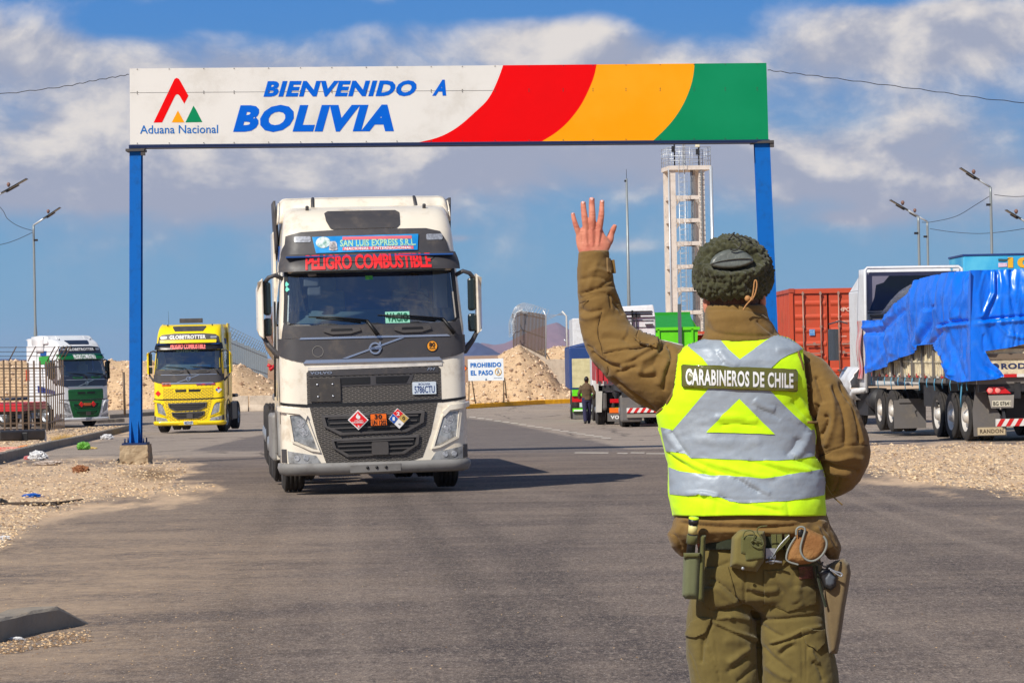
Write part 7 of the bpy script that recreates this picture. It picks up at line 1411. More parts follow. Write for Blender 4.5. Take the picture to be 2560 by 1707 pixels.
def mast(name, label, px, pytop, Y, r0, r1):
    o = thing(name, label, 'mast', gbase(px, Y)); t = P(px - 8, pytop, Y).z - gz(Y); b = MB(); b.tube([(0, 0, 0), (0, 0, t * .5), (0, 0, t)], [r0, (r0 + r1) / 2, r1], 8); b.build('pole', pole_m, o); b = MB(); b.box((-.06, 0, t - .12), (.12, .1, .1)); b.tube([(0, 0, t), (0, 0, t + .5)], .012, 4); b.build('lightning_tip', blk, o); return o
mast('mast', 'slim bare mast standing alone right of the raised hand', 1575, 447, 150, .12, .055)
def lamp(label, px, pytop, Y, tipx, tipy, r0=.075, step=None, grp='solar street lamps'):
    o = thing('street_lamp', label, 'street lamp', gbase(px, Y), 0, grp); B_ = RM[o.name].translation
    t = P(px, pytop, Y).z - B_.z; b = MB(); h2 = t * (step or .45)
    b.tube([(0, 0, 0), (0, 0, h2), (0, 0, h2 + .4), (0, 0, t - .25), (0, 0, t)], [r0 * 1.25, r0 * 1.2, r0 * .8, r0 * .75, r0 * .75], 8); b.build('pole', pole_m, o)
    tip = P(tipx, tipy, Y) - B_; bs = Vector((0, 0, t)); b = MB(); d = tip - bs
    b.tube([bs, bs + d * .55], r0 * .6, 6); b.build('arm', mat('arm_light', srgb(206, 210, 212), .4, metal=.3), o)
    b = MB(); b.bar(bs + d * .38, tip, .5, .03, 0, (0, 0, 1)); pn = b.build('solar_panel', mat('panel_dark', srgb(44, 48, 50), .3), o)
    b = MB(); q = bs + d * .55 + Vector((0, 0, .22)); b.tube([q - Vector((0, 0, .12)), q, q + Vector((0, 0, .08))], [.04, .09, .04], 8); b.build('sensor', mat('sensor_brown', srgb(130, 96, 84), .6), pn)
    b = MB(); b.bar(bs + d * .5 - Vector((0, 0, .08)), bs + d * .8 - Vector((0, 0, .08)), .2, .04); b.build('lamp_head', blk, pn)
    b = MB(); b.box((.1 if tipx > px else -.1, 0, t - .75), (.2, .1, .1)); b.build('insulator', blk, o); return o
lamp('solar street lamp left of the gantry with its arm rising to the right', 90, 563, 140, 151, 519)
lamp('solar street lamp at the left picture edge, only its arm tip in view', -28, 505, 125, 68, 447)
lamp('left one of the close pair of solar street lamps above the white cab', 2303, 541, 125, 2225, 500, step=.62); lamp('right one of the close pair of solar street lamps above the white cab', 2325, 554, 140, 2262, 522, step=.62)
lamp('taller solar street lamp above the sky blue box body', 2485, 468, 120, 2400, 420, step=.62); lamp('solar street lamp at the right picture edge, only its arm tip in view', 2580, 560, 118, 2514, 525)
cg = 'lamp cables'
cable('lamp_cable', 'sagging cable from the left picture edge up to the lamp post, upper one', [P(-300, 340, 128), P(-30, 495, 132), P(20, 548, 136), P(50, 567, 139), P(82, 577, 140)], .014, group=None)
cable('lamp_cable', 'lower cable rising from the left picture edge to the lamp post', [P(-400, 640, 128), P(-100, 630, 130), P(0, 612, 134), P(40, 600, 138), P(82, 581, 140)], .014)
cable('lamp_cable', 'sagging cable between the lamp pair and the taller lamp', [P(2305, 556, 125), P(2330, 555, 125), P(2390, 541, 124), P(2440, 512, 122), P(2478, 488, 120)], .013)
cable('lamp_cable', 'long low cable running right from the lamp pair', [P(2325, 572, 140), P(2380, 580, 136), P(2450, 584, 130), P(2520, 578, 122), P(2600, 565, 118)], .013)
cable('lamp_cable', 'cable leaving the taller lamp towards the right picture edge', [P(2486, 487, 120), P(2520, 491, 119), P(2560, 491, 118), P(2700, 480, 116)], .013)
# ---------------- mounds, walls, fences ----------------
rub_m = mat('rubble_soil', srgb(206, 176, 140), .95, c2=srgb(180, 148, 114), sc=1.2, bump=1., bsc=7, dirt=srgb(120, 92, 72), dsc=7, damt=.8, spec=.1)
def mound(name, label, prof_, Y0, D, seed, rough=.28):     # prof_: (px, top py)
    o = thing(name, label, 'mound', gbase(prof_[len(prof_) // 2][0], Y0)); xs = []
    tp = [(P(px, py, Y0 + D * .35).x, P(px, py, Y0 + D * .35).z) for px, py in prof_]
    def top_(x):
        if x <= tp[0][0]: return tp[0][1]
        for a, c_ in zip(tp, tp[1:]):
            if x <= c_[0]: return a[1] + (c_[1] - a[1]) * (x - a[0]) / (c_[0] - a[0])
        return tp[-1][1]
    x0, x1 = tp[0][0], tp[-1][0]; g0_ = gz(Y0) - .05
    def fn(u, v):
        x = x0 + (x1 - x0) * u; h = max(.05, top_(x) - g0_); k = math.sin(min(v / .35, 1) * math.pi / 2) ** .85 if v < .35 else math.cos((v - .35) / .65 * math.pi / 2)
        n = fb(x * .6, v * 6, seed) * .45 + fb(x * 2.2, v * 20, seed + 3) * .16 + max(0, fb(x * 5, v * 40, seed + 5, 2)) * .22 + max(0, fb(x * 11, v * 90, seed + 6, 2)) * .25
        return (x, Y0 + D * v + n * .8 * (v < .9), g0_ + h * k + n * rough * h * .5 * min(1, k * 3) * (1 - .0 * k))
    b = MB(); b.grid(fn, max(40, int((x1 - x0) / .10)), 110, 0, True); rq = random.Random(seed)
    for k in range(int((x1 - x0) * 150)):
        u, v = rq.random(), rq.random() ** 1.5 * .6; p = Vector(fn(u, v)); r_ = rq.choice((.03, .04, .05, .06, .08, .13)) * rq.uniform(.7, 1.3)
        q = [p + Vector((a_ * rq.uniform(.6, 1.4), c_ * rq.uniform(.6, 1.4), e_ * rq.uniform(.5, 1.1))) * r_ for a_, c_, e_ in ((1, 0, 0), (0, 1, 0), (-1, 0, 0), (0, -1, 0), (0, 0, 1), (.1, -.2, -1))]
        b.add(q, [(0, 1, 4), (1, 2, 4), (2, 3, 4), (3, 0, 4), (3, 5, 0), (2, 5, 3)], rq.choice((1, 1, 2, 3)))
    b.build('rubble', [rub_m, mat('rub_light', srgb(226, 198, 166), .9), mat('rub_brown', srgb(150, 118, 92), .9), mat('rub_grey', srgb(176, 150, 126), .9)], o, world=True); return o
mound('rubble_mound', 'tall pale rubble mound behind the PROHIBIDO EL PASO board', [(1090, 1000), (1130, 975), (1165, 962), (1200, 935), (1240, 895), (1262, 878), (1300, 868), (1340, 893), (1370, 920), (1400, 960), (1440, 985), (1500, 1000)], 160, 12, 2)
mound('rubble_mound', 'long low rubble bank behind the green and yellow trucks', [(-600, 930), (-300, 910), (-60, 905), (60, 906), (240, 904), (330, 903), (390, 906), (450, 910), (560, 918), (600, 914), (640, 936), (700, 965), (760, 985)], 164, 16, 9, .22)
mound('rubble_mound', 'low rubble hump behind the sloping concrete wall', [(1340, 880), (1370, 870), (1420, 866), (1480, 870), (1600, 880), (1800, 880)], 186, 12, 15)
gcon = mat('grey_concrete', srgb(196, 180, 160), .85, c2=srgb(170, 154, 136), sc=3, dirt=srgb(136, 120, 104), dsc=3, damt=.4)
def wallpx(name, label, cat, poly, Y, th_, m, x=1420):
    o = thing(name, label, cat, gbase(x, Y)); b = MB(); b.prism(poly, lambda a, c_: P(a, c_, Y), lambda a, c_: P(a, c_, Y) + Vector((0, th_, 0))); b.build('wall', m, o, world=True); return o
wallpx('concrete_wall', 'grey concrete retaining wall with sloping coping right of the rubble mound', 'wall', [(1283, 871), (1304, 864), (1325, 874), (1363, 893), (1365, 898), (1420, 898), (1420, 990), (1363, 990), (1363, 905), (1330, 886), (1304, 872), (1284, 878)], 169, .6, gcon, 1390)
for k, (xa, xb, lb2) in enumerate(((484, 619, 'left of the joint, partly behind the yellow truck'), (622, 758, 'right of the joint, running behind the ivory truck'))):
    o = thing('concrete_barrier', 'pale concrete road barrier ' + lb2, 'barrier', gbase((xa + xb) / 2, 152), 0, 'concrete road barriers'); hw = (P(xb, 900, 152).x - P(xa, 900, 152).x) / 2; b = MB(); b.prism([(-.3, 0), (.3, 0), (.28, .12), (.14, .35), (.1, .84), (-.1, .84), (-.14, .35), (-.28, .12)], lambda y, z: Vector((-hw, y, z)), lambda y, z: Vector((hw, y, z))); o2 = b.build('block', gcon, o, bevel=.02); b = MB(); b.box((-hw + 1.2, -.3, .06), (.4, .04, .1)); b.box((hw - 1.2, -.3, .06), (.4, .04, .1)); b.build('drain_slot', gasket, o2)
fen = mat('fence_bars', srgb(100, 82, 66), .6, c2=srgb(104, 92, 80), metal=.2); fenl = mat('fence_grey', srgb(128, 138, 146), .5, metal=.3)
def barfence(label, pts, n, r, m, arms=0, hb=None, grp=None, mid=None):     # pts: (px, base py, top py, Y) ends
    (xa, ba, ta, Ya), (xb, bb, tb, Yb) = pts; o = thing('bar_fence', label, 'fence', P((xa + xb) / 2, (ba + bb) / 2, (Ya + Yb) / 2), 0, grp); b = MB()
    A0, A1, B0, B1 = P(xa, ba, Ya), P(xa, ta, Ya), P(xb, bb, Yb), P(xb, tb, Yb)
    for k in range(n):
        t = k / (n - 1); lo, hi = A0.lerp(B0, t), A1.lerp(B1, t); hi = Vector((lo.x, lo.y, hi.z + .05 * math.sin(k * 2.3) * (arms > 0))); b.bar(lo, hi, r * 1.6, r * 1.6, 0, (0, 1, 0))
    b.build('bars', m, o, world=True); b = MB()
    for t in (.12, .5, .9): b.bar(A0.lerp(A1, t), B0.lerp(B1, t), .05, .05)
    b.build('rails', m, o, world=True)
    if arms:
        b = MB(); out = Vector((.35, -.3, .55))
        for k in range(arms): t = k / max(1, arms - 1); hi = A1.lerp(B1, t); b.tube([hi, hi + out], .022, 5)
        for j in range(3): s_ = .35 + .3 * j; b.tube([A1 + out * s_, B1 + out * s_], .01, 4)
        b.build('barbed_arms', m, o, world=True)
    if mid: b = MB(); [b.tube([A0.lerp(A1, j / 22), B0.lerp(B1, j / 22)], .009, 4) for j in range(1, 22)]; b.build('wire_mesh', m, o, world=True)
    return o
barfence('rusty grey bar fence facing the road at the left picture edge', [(-420, 1086, 905, 104), (118, 1078, 903, 106)], 36, .038, fen, 12, mid=1)
barfence('tight run of fence bars turning away in front of the green truck', [(118, 1078, 903, 106), (160, 1068, 898, 116)], 9, .028, fen, 5)
barfence('grey bar fence climbing away behind the yellow truck', [(556, 960, 836, 172), (668, 985, 884, 215)], 22, .083, fenl, 20)
bf = barfence('dark bar fence on the mound with coils of razor wire', [(1284, 880, 785, 176), (1302, 878, 776, 190)], 6, .045, fen, 0); barfence('bar fence panel descending right of the mound top', [(1302, 872, 776, 178), (1365, 905, 786, 171)], 19, .045, fen, 0)
rz = thing('razor_wire', 'coils of razor wire along the top of the mound fence', 'razor wire', P(1325, 780, 176)); b = MB(); ps = []
path = [(1281, 838), (1280, 805), (1290, 778), (1304, 772), (1330, 778), (1364, 790)]
for k in range(220):
    t = k / 219 * (len(path) - 1); j = min(int(t), len(path) - 2); f = t - j; px = path[j][0] + (path[j + 1][0] - path[j][0]) * f; py = path[j][1] + (path[j + 1][1] - path[j][1]) * f; a = k * .75
    ps.append(P(px, py - 4, 176) + Vector((.22 * math.cos(a), .3 * math.sin(a), .3 * math.sin(a * 1.0 + .8))))
b.tube(ps, .018, 4); b.build('coil', galv, rz, world=True); b = MB(); b.tube([P(1364, 905, 171), P(1365, 790, 171), P(1358, 775, 171)], .05, 6); b.build('end_post', galv, rz, world=True)
fp_ = thing('fence_post', 'slender white fence post with bent top right of the mound', 'post', gbase(1418, 165)); b = MB(); b.tube([P(1420, 965, 165), P(1416, 790, 165), P(1405, 778, 165)], .055, 8); b.build('pole', mat('post_white', srgb(206, 204, 198), .5), fp_, world=True); b = MB()
for k in range(4): b.tube([P(1415 - k * 2, 788 - k * 3, 165), P(1366, 786 + k * 5, 171)], .012, 4)
b.tube([P(1417, 857, 165), P(1410, 848, 165)], .04, 5); b.build('wires', galv, fp_, world=True)
for k, (px, pt, pb, Y) in enumerate(((309, 930, 1037, 118), (-160, 920, 1050, 112))):
    o = thing('fence_post', ('short dark fence post by the kerb, just left of the gantry post', 'short dark fence post outside the left picture edge')[k], 'post', P(px, pb, Y)); b = MB(); b.tube([P(px + 3, pb, Y), P(px, pt, Y)], .05, 6); b.build('pole', fen, o, world=True)
# ---------------- signs ----------------
sg = thing('sign_board', 'white board on thin legs reading PROHIBIDO EL PASO in front of the mound', 'sign', gbase(1214, 150)); q8 = lambda a, c_: (1120 + a / 3.9207, 720 + c_ / 3.9207); YS = 150.
sq = [P(*q8(193, 698), YS), P(*q8(200, 910), YS), P(*q8(548, 904), YS), P(*q8(541, 688), YS)]; b = MB(); b.add(sq + [p + Vector((0, .04, 0)) for p in sq], [(0, 1, 2, 3), (7, 6, 5, 4), (0, 3, 7, 4), (1, 5, 6, 2), (2, 6, 7, 3), (0, 4, 5, 1)]); bd = b.build('board', mat('board_white', srgb(226, 232, 236), .5), sg, world=True)
sm_ = bil(sq[1], sq[2], sq[3], sq[0]); sf_ = lambda u0, v0, u1, v1: (lambda u, v: sm_(u0 + (u1 - u0) * u, v0 + (v1 - v0) * v) + Vector((0, -.012, 0)))
b = MB(); b.text('PROHIBIDO', sf_(.07, .61, .94, .83), 0, .045); b.text('EL PASO', sf_(.07, .25, .70, .48), 0, .045); b.build('lettering', mat('sign_blue', srgb(20, 110, 190), .5), bd, world=True)
b = MB(); cc_ = [(.5 + .5 * math.cos(a), .5 + .5 * math.sin(a)) for a in [k * .4 for k in range(17)]]; f_ = sf_(.76, .24, .93, .56); b.tube([f_(*c_) for c_ in cc_], .022, 5); b.tube([f_(.2, .85), f_(.8, .15)], .016, 4); b.build('pictogram_ring', mat('ring_amber', srgb(226, 178, 70), .5), bd, world=True)
b = MB(); b.tube([f_(.5, .78), f_(.5, .5), f_(.35, .2)], .014, 4); b.tube([f_(.5, .5), f_(.66, .22)], .014, 4); b.tube([f_(.36, .55), f_(.5, .66), f_(.64, .52)], .012, 4); b.sheet([(.47, .02), (.53, .02), (.5, .12)], lambda u, v: sm_(u, v) + Vector((0, -.012, 0)), .1); b.text('Aduana Nacional', sf_(.72, .1, .95, .14), 0, .01); b.build('pictogram', mat('picto_blue', srgb(40, 90, 130), .5), bd, world=True)
for a, c_, d, e in ((207, 908, 204, 1135), (235, 908, 270, 1133), (545, 904, 546, 1122), (555, 880, 575, 1080)): b = MB(); b.tube([P(*q8(a, c_), YS + .06), P(*q8(d, e), YS + (0 if a != 235 and a != 555 else .6))], .03, 6); b.build('leg', mat('leg_rust', srgb(96, 78, 58), .7), sg, world=True)
dsn = thing('warning_sign', 'orange diamond warning sign half hidden behind the ivory truck', 'sign', gbase(1148, 148)); b = MB(); cD = P(1150, 921, 148); b.prism([(0, -.42), (.42, 0), (0, .42), (-.42, 0)], lambda x, z: cD + Vector((x, 0, z)), lambda x, z: cD + Vector((x, .03, z))); db_ = b.build('plate', ink, dsn, world=True); b = MB(); b.prism([(0, -.37), (.37, 0), (0, .37), (-.37, 0)], lambda x, z: cD + Vector((x, -.01, z)), lambda x, z: cD + Vector((x, .0, z))); b.build('plate_face', pl_o, db_, world=True); b = MB(); b.tube([cD + Vector((0, .06, .3)), Vector((cD.x, 148.06, gz(148)))], .03, 6); b.build('pole', pole_m, dsn, world=True)
# ---------------- mountains ----------------
def ridge(name, Y, D, prof_, m, seed):
    tp = [(P(px, py, Y).x, P(px, py, Y).z) for px, py in prof_]; x0, x1 = tp[0][0], tp[-1][0]; sc_ = (x1 - x0)
    def top_(x):
        for a, c_ in zip(tp, tp[1:]):
            if x <= c_[0]: return a[1] + (c_[1] - a[1]) * (x - a[0]) / (c_[0] - a[0] + 1e-6)
        return tp[-1][1]
    def fn(u, v):
        x = x0 + sc_ * u; h = max(0, top_(x) + 20); k = 1 - abs(v * 2 - 1) ** 1.2; n = fb(x / 260, v * 3, seed, 6); n2_ = 1 - abs(fb(x / 120, v * 4, seed + 4, 5)) * 2
        return (x + n * 40, Y + D * (v - .5), -20 + h * k * (1 + .05 * n) + (n2_ - .5) * h * .16 * (1 - k) * 1.4 * min(1, k * 4))
    b = MB(); b.grid(fn, 260, 40, 0, True); tag(b.build(name, m), kind='structure')
mtn = mat('mountain_red_hazed', srgb(142, 112, 120), .95, c2=srgb(116, 92, 108), sc=.004, dirt=srgb(168, 130, 122), dsc=.008, damt=.5, spec=.05); mtb = mat('mountain_haze_blue', srgb(74, 86, 124), .95, c2=srgb(64, 75, 112), sc=.004, spec=.05)  # hill blue and the mauve over red rock are distance haze in the colour
ridge('mountain', 9000, 4000, [(1175, 880), (1190, 868), (1215, 856), (1240, 862), (1262, 858), (1282, 848), (1320, 826), (1368, 812), (1390, 806), (1402, 810), (1415, 818), (1435, 828), (1480, 850), (1540, 862), (1640, 858), (1800, 872), (2000, 864), (2200, 872), (2500, 868)], mtn, 3)
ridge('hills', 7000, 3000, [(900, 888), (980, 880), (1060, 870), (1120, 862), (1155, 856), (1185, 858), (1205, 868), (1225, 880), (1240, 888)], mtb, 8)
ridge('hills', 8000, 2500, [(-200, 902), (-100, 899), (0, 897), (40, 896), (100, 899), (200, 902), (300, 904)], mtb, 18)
# ---------------- kerbs, markings ----------------
kc = mat('kerb_concrete', srgb(144, 134, 120), .9, c2=srgb(118, 110, 100), sc=4, bump=.7, bsc=25, dirt=srgb(160, 140, 116), dsc=6, damt=.5)
def kerb(name, pts, w, h, m, jit=.012, taper=False, joints=1.0, kind='structure', top=None):
    P_ = [G(*p) for p in pts]; L = []; 
    for a, c_ in zip(P_, P_[1:]):
        n = max(1, int((c_ - a).length / .12)); L += [a.lerp(c_, k / n) for k in range(n)]
    L.append(P_[-1]); vs = []; d0 = 0
    for i, p in enumerate(L):
        d = (L[min(i + 1, len(L) - 1)] - L[max(i - 1, 0)]); d.z = 0; d.normalize(); s_ = Vector((-d.y, d.x, 0)); hh = h
        if taper: hh = h * min(1, (len(L) - 1 - i) / (len(L) * .10) + .03)
        jt = ((i * .12) % joints) < .1; g_ = .012 if jt else 0; n1_ = fb(p.x * 4, p.y * 4, 1) * jit; n2_ = fb(p.x * 5, p.y * 5, 8) * jit
        for (o_, z) in ((-.0 - n1_, -.05), (0 - n1_ + g_, hh - .02), (.02 + g_, hh - g_ + n2_), (w - .02, hh - g_ + n1_), (w + n2_, hh - .02), (w, -.05)): vs.append(Vector((p.x, p.y, gz(p.y) + z)) + s_ * o_)
    b = MB(); b.add(vs, [(i * 6 + k, i * 6 + k + 1, (i + 1) * 6 + k + 1, (i + 1) * 6 + k) for i in range(len(L) - 1) for k in range(5)] + [(0, 1, 2, 3, 4, 5), tuple((len(L) - 1) * 6 + k for k in (5, 4, 3, 2, 1, 0))], 0, False)
    return tag(b.build(name, m), kind=kind)
kerb('kerb', [(-500, 1275), (-200, 1202), (0, 1158), (60, 1141), (130, 1122), (200, 1107), (260, 1092), (330, 1074), (352, 1068)], .17, .2, kc)
kerb('kerb', [(-700, 1720), (-200, 1635), (0, 1604), (90, 1582), (150, 1572), (228, 1558)], .2, .135, kc, .012, True, .9)
kerb('kerb', [(275, 1046), (330, 1042), (420, 1036), (520, 1034)], .2, .2, kc); kerb('kerb', [(240, 1058), (312, 1055)], .25, .18, kc)
kerb('yellow_kerb', [(1100, 1028), (1160, 1022), (1200, 1020), (1290, 1014), (1360, 1010), (1445, 1007)], .24, .24, mat('kerb_yellow', srgb(252, 186, 6), .7, c2=srgb(244, 172, 6), dirt=srgb(190, 150, 80), dsc=3, damt=.25), .02, joints=2.)
pm = mat('road_paint', srgb(226, 216, 200), .8, c2=srgb(190, 178, 162), sc=6, amt=.9); b = MB()
for k in range(17):
    t = k / 16; x = 1172 + 330 * t; y = 1042 + 52 * t ** 1.05 ; w = 16 + 8 * t; q = [G(x, y + 1), G(x + w, y + 1.6), G(x + w + 2, y + .2), G(x + 3, y - .3)]; b.add([v + Vector((0, 0, .005)) for v in q], [(0, 1, 2, 3)])
for x0, x1, y in ((1435, 1520, 1131), (1542, 1568, 1132), (1575, 1610, 1131), (1614, 1700, 1133)): q = [G(x0, y + 1.5), G(x1, y + 2), G(x1 + 2, y + .2), G(x0 + 3, y)]; b.add([v + Vector((0, 0, .005)) for v in q], [(0, 1, 2, 3)])
tag(b.build('road_marking', pm), kind='structure')
# ---------------- gravel and litter ----------------
rnd = random.Random(5); b = MB(); cols = 5; cnt = 0
def stone(p, r, mi):
    q = []
    for (x, y, z) in ((1, 0, 0), (0, 1, 0), (-1, 0, 0), (0, -1, 0), (0, 0, 1), (.7, .7, .4), (-.7, .7, .3), (-.7, -.7, .5), (.7, -.7, .2)): q.append(p + Vector((x * rnd.uniform(.7, 1.3), y * rnd.uniform(.7, 1.3), z * rnd.uniform(.5, .9))) * r)
    b.add(q, [(0, 5, 4), (5, 1, 4), (1, 6, 4), (6, 2, 4), (2, 7, 4), (7, 3, 4), (3, 8, 4), (8, 0, 4)], mi)
while cnt < 9000:
    if rnd.random() < .5: px, py = rnd.uniform(-60, 620), rnd.uniform(1140, 1420)
    else: px, py = rnd.uniform(1980, 2640), rnd.uniform(1108, 1262)
    w = fb(px * .02, py * .05, 3) * 12
    ins_ = max(edge_d(px, py, SAND_L), edge_d(px, py, SAND_R)) + w
    if ins_ < -2 or rnd.random() > .25 + ins_ / 12: continue
    g = G(px, py); r = rnd.choice((.010, .013, .016, .02, .028)) * (g.y / 34) ** .45 * rnd.uniform(.6, 1.1)
    if rnd.random() < .012: r *= 2.0
    stone(Vector((g.x, g.y, gz(g.y) + .03)), r, rnd.choice((0, 0, 1, 1, 2, 3))); cnt += 1
for k in range(1400):
    px, py = rnd.uniform(0, 2560), rnd.uniform(1200, 1700)
    if rnd.random() < .5: px, py = rnd.uniform(0, 700), rnd.uniform(1280, 1690)
    g = G(px, py); stone(Vector((g.x, g.y, gz(g.y) + .001)), rnd.uniform(.002, .007), rnd.choice((1, 2, 3)))
for k in range(500):
    px = rnd.uniform(0, 225); py = 1612 - px * .15 + rnd.uniform(-6, 26); g = G(px, py); stone(Vector((g.x, g.y, gz(g.y) + .002)), rnd.uniform(.003, .014), rnd.choice((1, 2, 2, 3)))
for k in range(1600):
    px = rnd.uniform(-20, 330); py = rnd.uniform(1072, 1150 - px * .25) - (0 if px < 200 else 6); g = G(px, py); stone(Vector((g.x, g.y, gz(g.y) + .02)), rnd.uniform(.015, .05), rnd.choice((0, 1, 2, 3)))
go = b.build('gravel', [mat('stone_cream', srgb(226, 200, 162), .9), mat('stone_tan', srgb(206, 174, 134), .9), mat('stone_brown', srgb(140, 112, 84), .9), mat('stone_grey', srgb(140, 128, 118), .9)]); tag(go, 'loose pebbles and stones strewn over the sandy road edges', 'gravel', kind='stuff')
def crumple(name, label, cat, px, py, sx, sy, sz, m, seed, lift=0.):
    g = G(px, py); o = thing(name, label, cat, Vector((g.x, g.y, gz(g.y)))); b = MB()
    def fn(u, v):
        a, c_ = 2 * math.pi * u, math.pi * v; d = Vector((math.cos(a) * math.sin(c_), math.sin(a) * math.sin(c_), math.cos(c_))); n = 1 + .35 * fb(d.x * 2 + seed, d.y * 2, d.z * 2) + .22 * (1 - abs(fb(d.x * 4 + seed, d.y * 4, d.z * 4)) * 3)
        return Vector((d.x * sx * n, d.y * sy * n, max(-.01, lift + sz * .8 + d.z * sz * n)))
    sx *= .6; sy *= .6; sz *= .52; b.grid(fn, 40, 24, 0, False, None, True); b.build('body', m, o); return o
plw = mat('litter_white', srgb(216, 216, 216), .5, c2=srgb(180, 180, 184), sc=9); plb = mat('litter_blue', srgb(36, 104, 190), .4, c2=srgb(20, 70, 150), sc=8); 
crumple('plastic_bag', 'crumpled blue plastic bag lying on the sand at the left', 'litter', 82, 1244, .21, .12, .06, plb, 1)
crumple('rock', 'rounded brown rock on the sand in front of the concrete footing', 'rock', 202, 1182, .21, .15, .14, mat('rock_brown', srgb(146, 96, 62), .9, c2=srgb(110, 74, 50), sc=12, bump=1., bsc=14), 4)
crumple('plastic_bag', 'bright green plastic bag against the kerb', 'litter', 209, 1124, .24, .15, .2, mat('litter_green', srgb(96, 160, 52), .5), 7); crumple('plastic_bag', 'larger white plastic bag at the foot of the kerb', 'litter', 95, 1150, .3, .16, .2, plw, 9); crumple('plastic_bag', 'small white plastic bag further up along the kerb', 'litter', 268, 1098, .3, .16, .16, plw, 12)
crumple('paper_scrap', 'pinkish paper scrap beside the larger white bag', 'litter', 70, 1149, .14, .1, .09, mat('litter_pink', srgb(210, 130, 130), .6), 14); crumple('plastic_cup', 'small white cup lying at the left picture edge', 'litter', 10, 1350, .10, .05, .045, plw, 17); crumple('plastic_sheet', 'clear greyish plastic sheet on the sand below the kerb', 'litter', 120, 1163, .4, .15, .1, mat('litter_clear', srgb(190, 176, 164), .3), 19)
crumple('old_shoe', 'dark crumpled scrap at the left picture edge', 'litter', 3, 1262, .12, .08, .08, blk, 23); crumple('cloth_scrap', 'dark scrap resting by the corner of the concrete footing', 'litter', 298, 1157, .07, .05, .09, blk, 27)
crumple('broken_bottle', 'flattened clear bottle among debris under the nearest kerb piece', 'litter', 42, 1600, .06, .03, .02, plw, 31); crumple('plastic_bag', 'white bag caught beside the black plastic duct', 'litter', 108, 1103, .16, .1, .32, plw, 33)
rs = crumple('cardboard', 'red and white packaging lying beyond the kerb at the left edge', 'litter', 18, 1132, .9, .3, .14, mat('pack_red', srgb(206, 60, 46), .6, c2=srgb(220, 200, 180), sc=1.6, amt=1.), 35)
crumple('paper_scrap', 'orange tinted paper beyond the kerb near the black duct', 'litter', 62, 1122, .3, .16, .1, mat('litter_orange', srgb(220, 150, 90), .7), 37); crumple('paper_scrap', 'yellowish paper scrap right of the green bag', 'litter', 230, 1122, .2, .1, .05, mat('litter_straw', srgb(226, 200, 120), .7), 39)
du = thing('plastic_duct', 'long black plastic duct section lying by the fence at the left', 'debris', G(50, 1100)); b = MB(); g1, g2 = G(-10, 1108), G(104, 1103)
for z, r_ in ((.17, .17),): b.bar(g1 + Vector((0, 0, z + .05)), g2 + Vector((0, 0, z + .05)), .34, .32)
b.build('body', mat('duct_black', srgb(58, 56, 54), .5, c2=srgb(96, 88, 80), sc=3), du, world=True, bevel=.06); b = MB(); m_ = g1.lerp(g2, .55) + Vector((0, -.2, .18)); b.box(m_, (.5, .1, .26)); b.build('recess', gasket, du, world=True, bevel=.03)
stk = thing('branch', 'thin dark branch lying on the sand at the left', 'branch', G(150, 1262)); b = MB(); pp = [(0, 1263), (60, 1266), (112, 1264), (160, 1261), (208, 1255)]; b.tube([G(*p) + Vector((0, 0, .03 + .01 * math.sin(k * 2))) for k, p in enumerate(pp)], [.01, .022, .028, .02, .008], 6); b.tube([G(112, 1264) + Vector((0, 0, .03)), G(138, 1270) + Vector((0, 0, .05)), G(150, 1272)], .01, 5); b.build('twig', mat('twig', srgb(70, 58, 48), .9), stk, world=True)
gr_ = thing('grass_tuft', 'dry yellow grass tuft beyond the kerb at the left', 'grass', G(163, 1108)); b = MB(); c0 = G(163, 1106)
for k in range(420):
    a = rnd.uniform(0, 6.28); r_ = rnd.uniform(0, .36); h_ = rnd.uniform(.1, .3); p = c0 + Vector((r_ * math.cos(a), r_ * math.sin(a) * .5, 0)); t_ = p + Vector((math.cos(a) * .12, math.sin(a) * .08, h_)); b.add([p, p + Vector((.014, 0, 0)), t_], [(0, 1, 2)])
b.build('blades', mat('dry_grass', srgb(186, 152, 84), .9), gr_, world=True)
rt_ = thing('low_trailer', 'low red trailer bed seen through the left fence', 'trailer', gbase(10, 118)); b = MB(); b.box((0, 0, 1.0), (2.6, 6, .3)); b.build('deck', mat('trailer_red', srgb(200, 34, 44), .5), rt_); b = MB(); b.box((0, 0, .78), (2.2, 5.5, .14)); b.build('chassis', dk_ch, rt_)
for sx in (-1, 1): wheel(rt_, Vector((sx * 1.05, -.8, .45)), r=.45, out=sx)
# ---------------- thin desert air ----------------
hm = bpy.data.materials.new('haze_air'); hm.use_nodes = True; hm.node_tree.nodes.clear(); ht = NT(hm.node_tree)
hv = ht.n('ShaderNodeVolumePrincipled', i={'Color': (.62, .74, 1, 1), 'Density': 4.5e-5, 'Anisotropy': 0.0}); ht.n('ShaderNodeOutputMaterial', i={1: hv.outputs[0]})
b = MB(); b.box((0, 7000, 67), (16000, 16000, 140)); hz_ = b.build('haze', hm); tag(hz_, 'thin pale blue air over the plain', 'haze', kind='stuff')
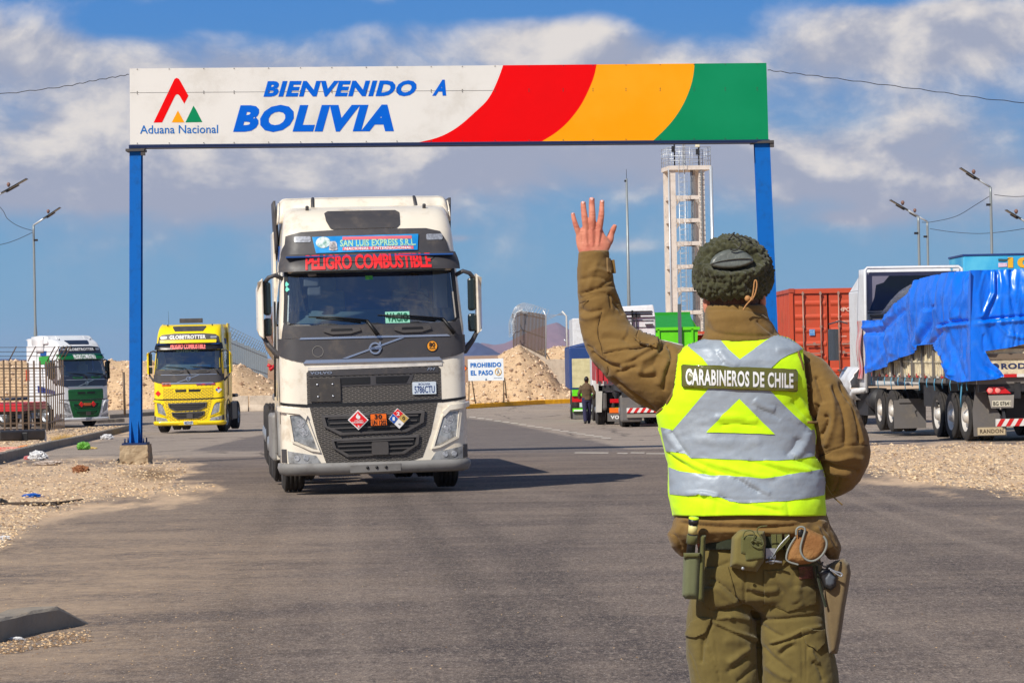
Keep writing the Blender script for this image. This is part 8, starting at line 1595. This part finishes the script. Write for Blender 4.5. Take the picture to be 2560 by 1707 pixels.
# ---------------- pieces that stand apart become parts of their own ----------------
def split_parts(names, eps=.02):
    done = {}
    for o in [x for x in list(SC.objects) if x.type == 'MESH' and x.name.split('.')[0] in names]:
        me = o.data
        if me.name in done: res = done[me.name]
        else:
            n = len(me.vertices); par = list(range(n))
            def find(i):
                while par[i] != i: par[i] = par[par[i]]; i = par[i]
                return i
            for p in me.polygons:
                vs = p.vertices; a = find(vs[0])
                for v in vs[1:]:
                    b_ = find(v)
                    if b_ != a: par[b_] = a
            isl = {}
            for i in range(n): isl.setdefault(find(i), []).append(i)
            ks = list(isl); bb = [(np.min([me.vertices[i].co[:] for i in isl[k]], axis=0) - eps, np.max([me.vertices[i].co[:] for i in isl[k]], axis=0) + eps) for k in ks]; g = list(range(len(ks)))
            def fg(i):
                while g[i] != i: i = g[i]
                return i
            for i in range(len(ks)):
                for j in range(i):
                    if (bb[i][0] <= bb[j][1]).all() and (bb[j][0] <= bb[i][1]).all(): g[fg(i)] = fg(j)
            pid = {}
            for q, k in enumerate(ks):
                for i in isl[k]: pid[i] = fg(q)
            groups = sorted(set(pid.values())); res = []
            if 1 < len(groups) <= 60:
                for gr2 in groups:
                    idx = [i for i in range(n) if pid[i] == gr2]; mp = {v: k for k, v in enumerate(idx)}; fs = [p for p in me.polygons if p.vertices[0] in mp]
                    m2 = bpy.data.meshes.new(me.name); m2.from_pydata([me.vertices[i].co[:] for i in idx], [], [[mp[v] for v in p.vertices] for p in fs])
                    for mt in me.materials: m2.materials.append(mt)
                    m2.polygons.foreach_set('material_index', [p.material_index for p in fs]); m2.polygons.foreach_set('use_smooth', [p.use_smooth for p in fs]); m2.update(); res.append(m2)
            done[me.name] = res
        if not res: continue
        o.data = res[0]
        for m2 in res[1:]:
            c = o.copy(); c.data = m2; COL.objects.link(c); c.parent = o.parent
split_parts({'concrete_footing', 'mudflap', 'bars', 'side_post', 'mudguard', 'cowl_step', 'step_recess', 'mirror_arm', 'deflector_edge', 'side_fairing', 'side_skirt', 'curtain', 'lamp_bulb', 'lamp_lens', 'bumper_holes', 'corner_casting', 'lock_rod', 'door_handle', 'boot', 'screw', 'belt_keeper', 'red_valve', 'blue_rope', 'side_reflector', 'barbed_arms', 'drain_slot', 'antenna_mount', 'air_hoses', 'mirror_glass', 'bumper_bracket', 'shoes', 'air_slot', 'windscreen_sticker', 'sign_stripe', 'plate_face', 'lower_grille', 'cable_run', 'frame' if 0 else 'rear_trim'})
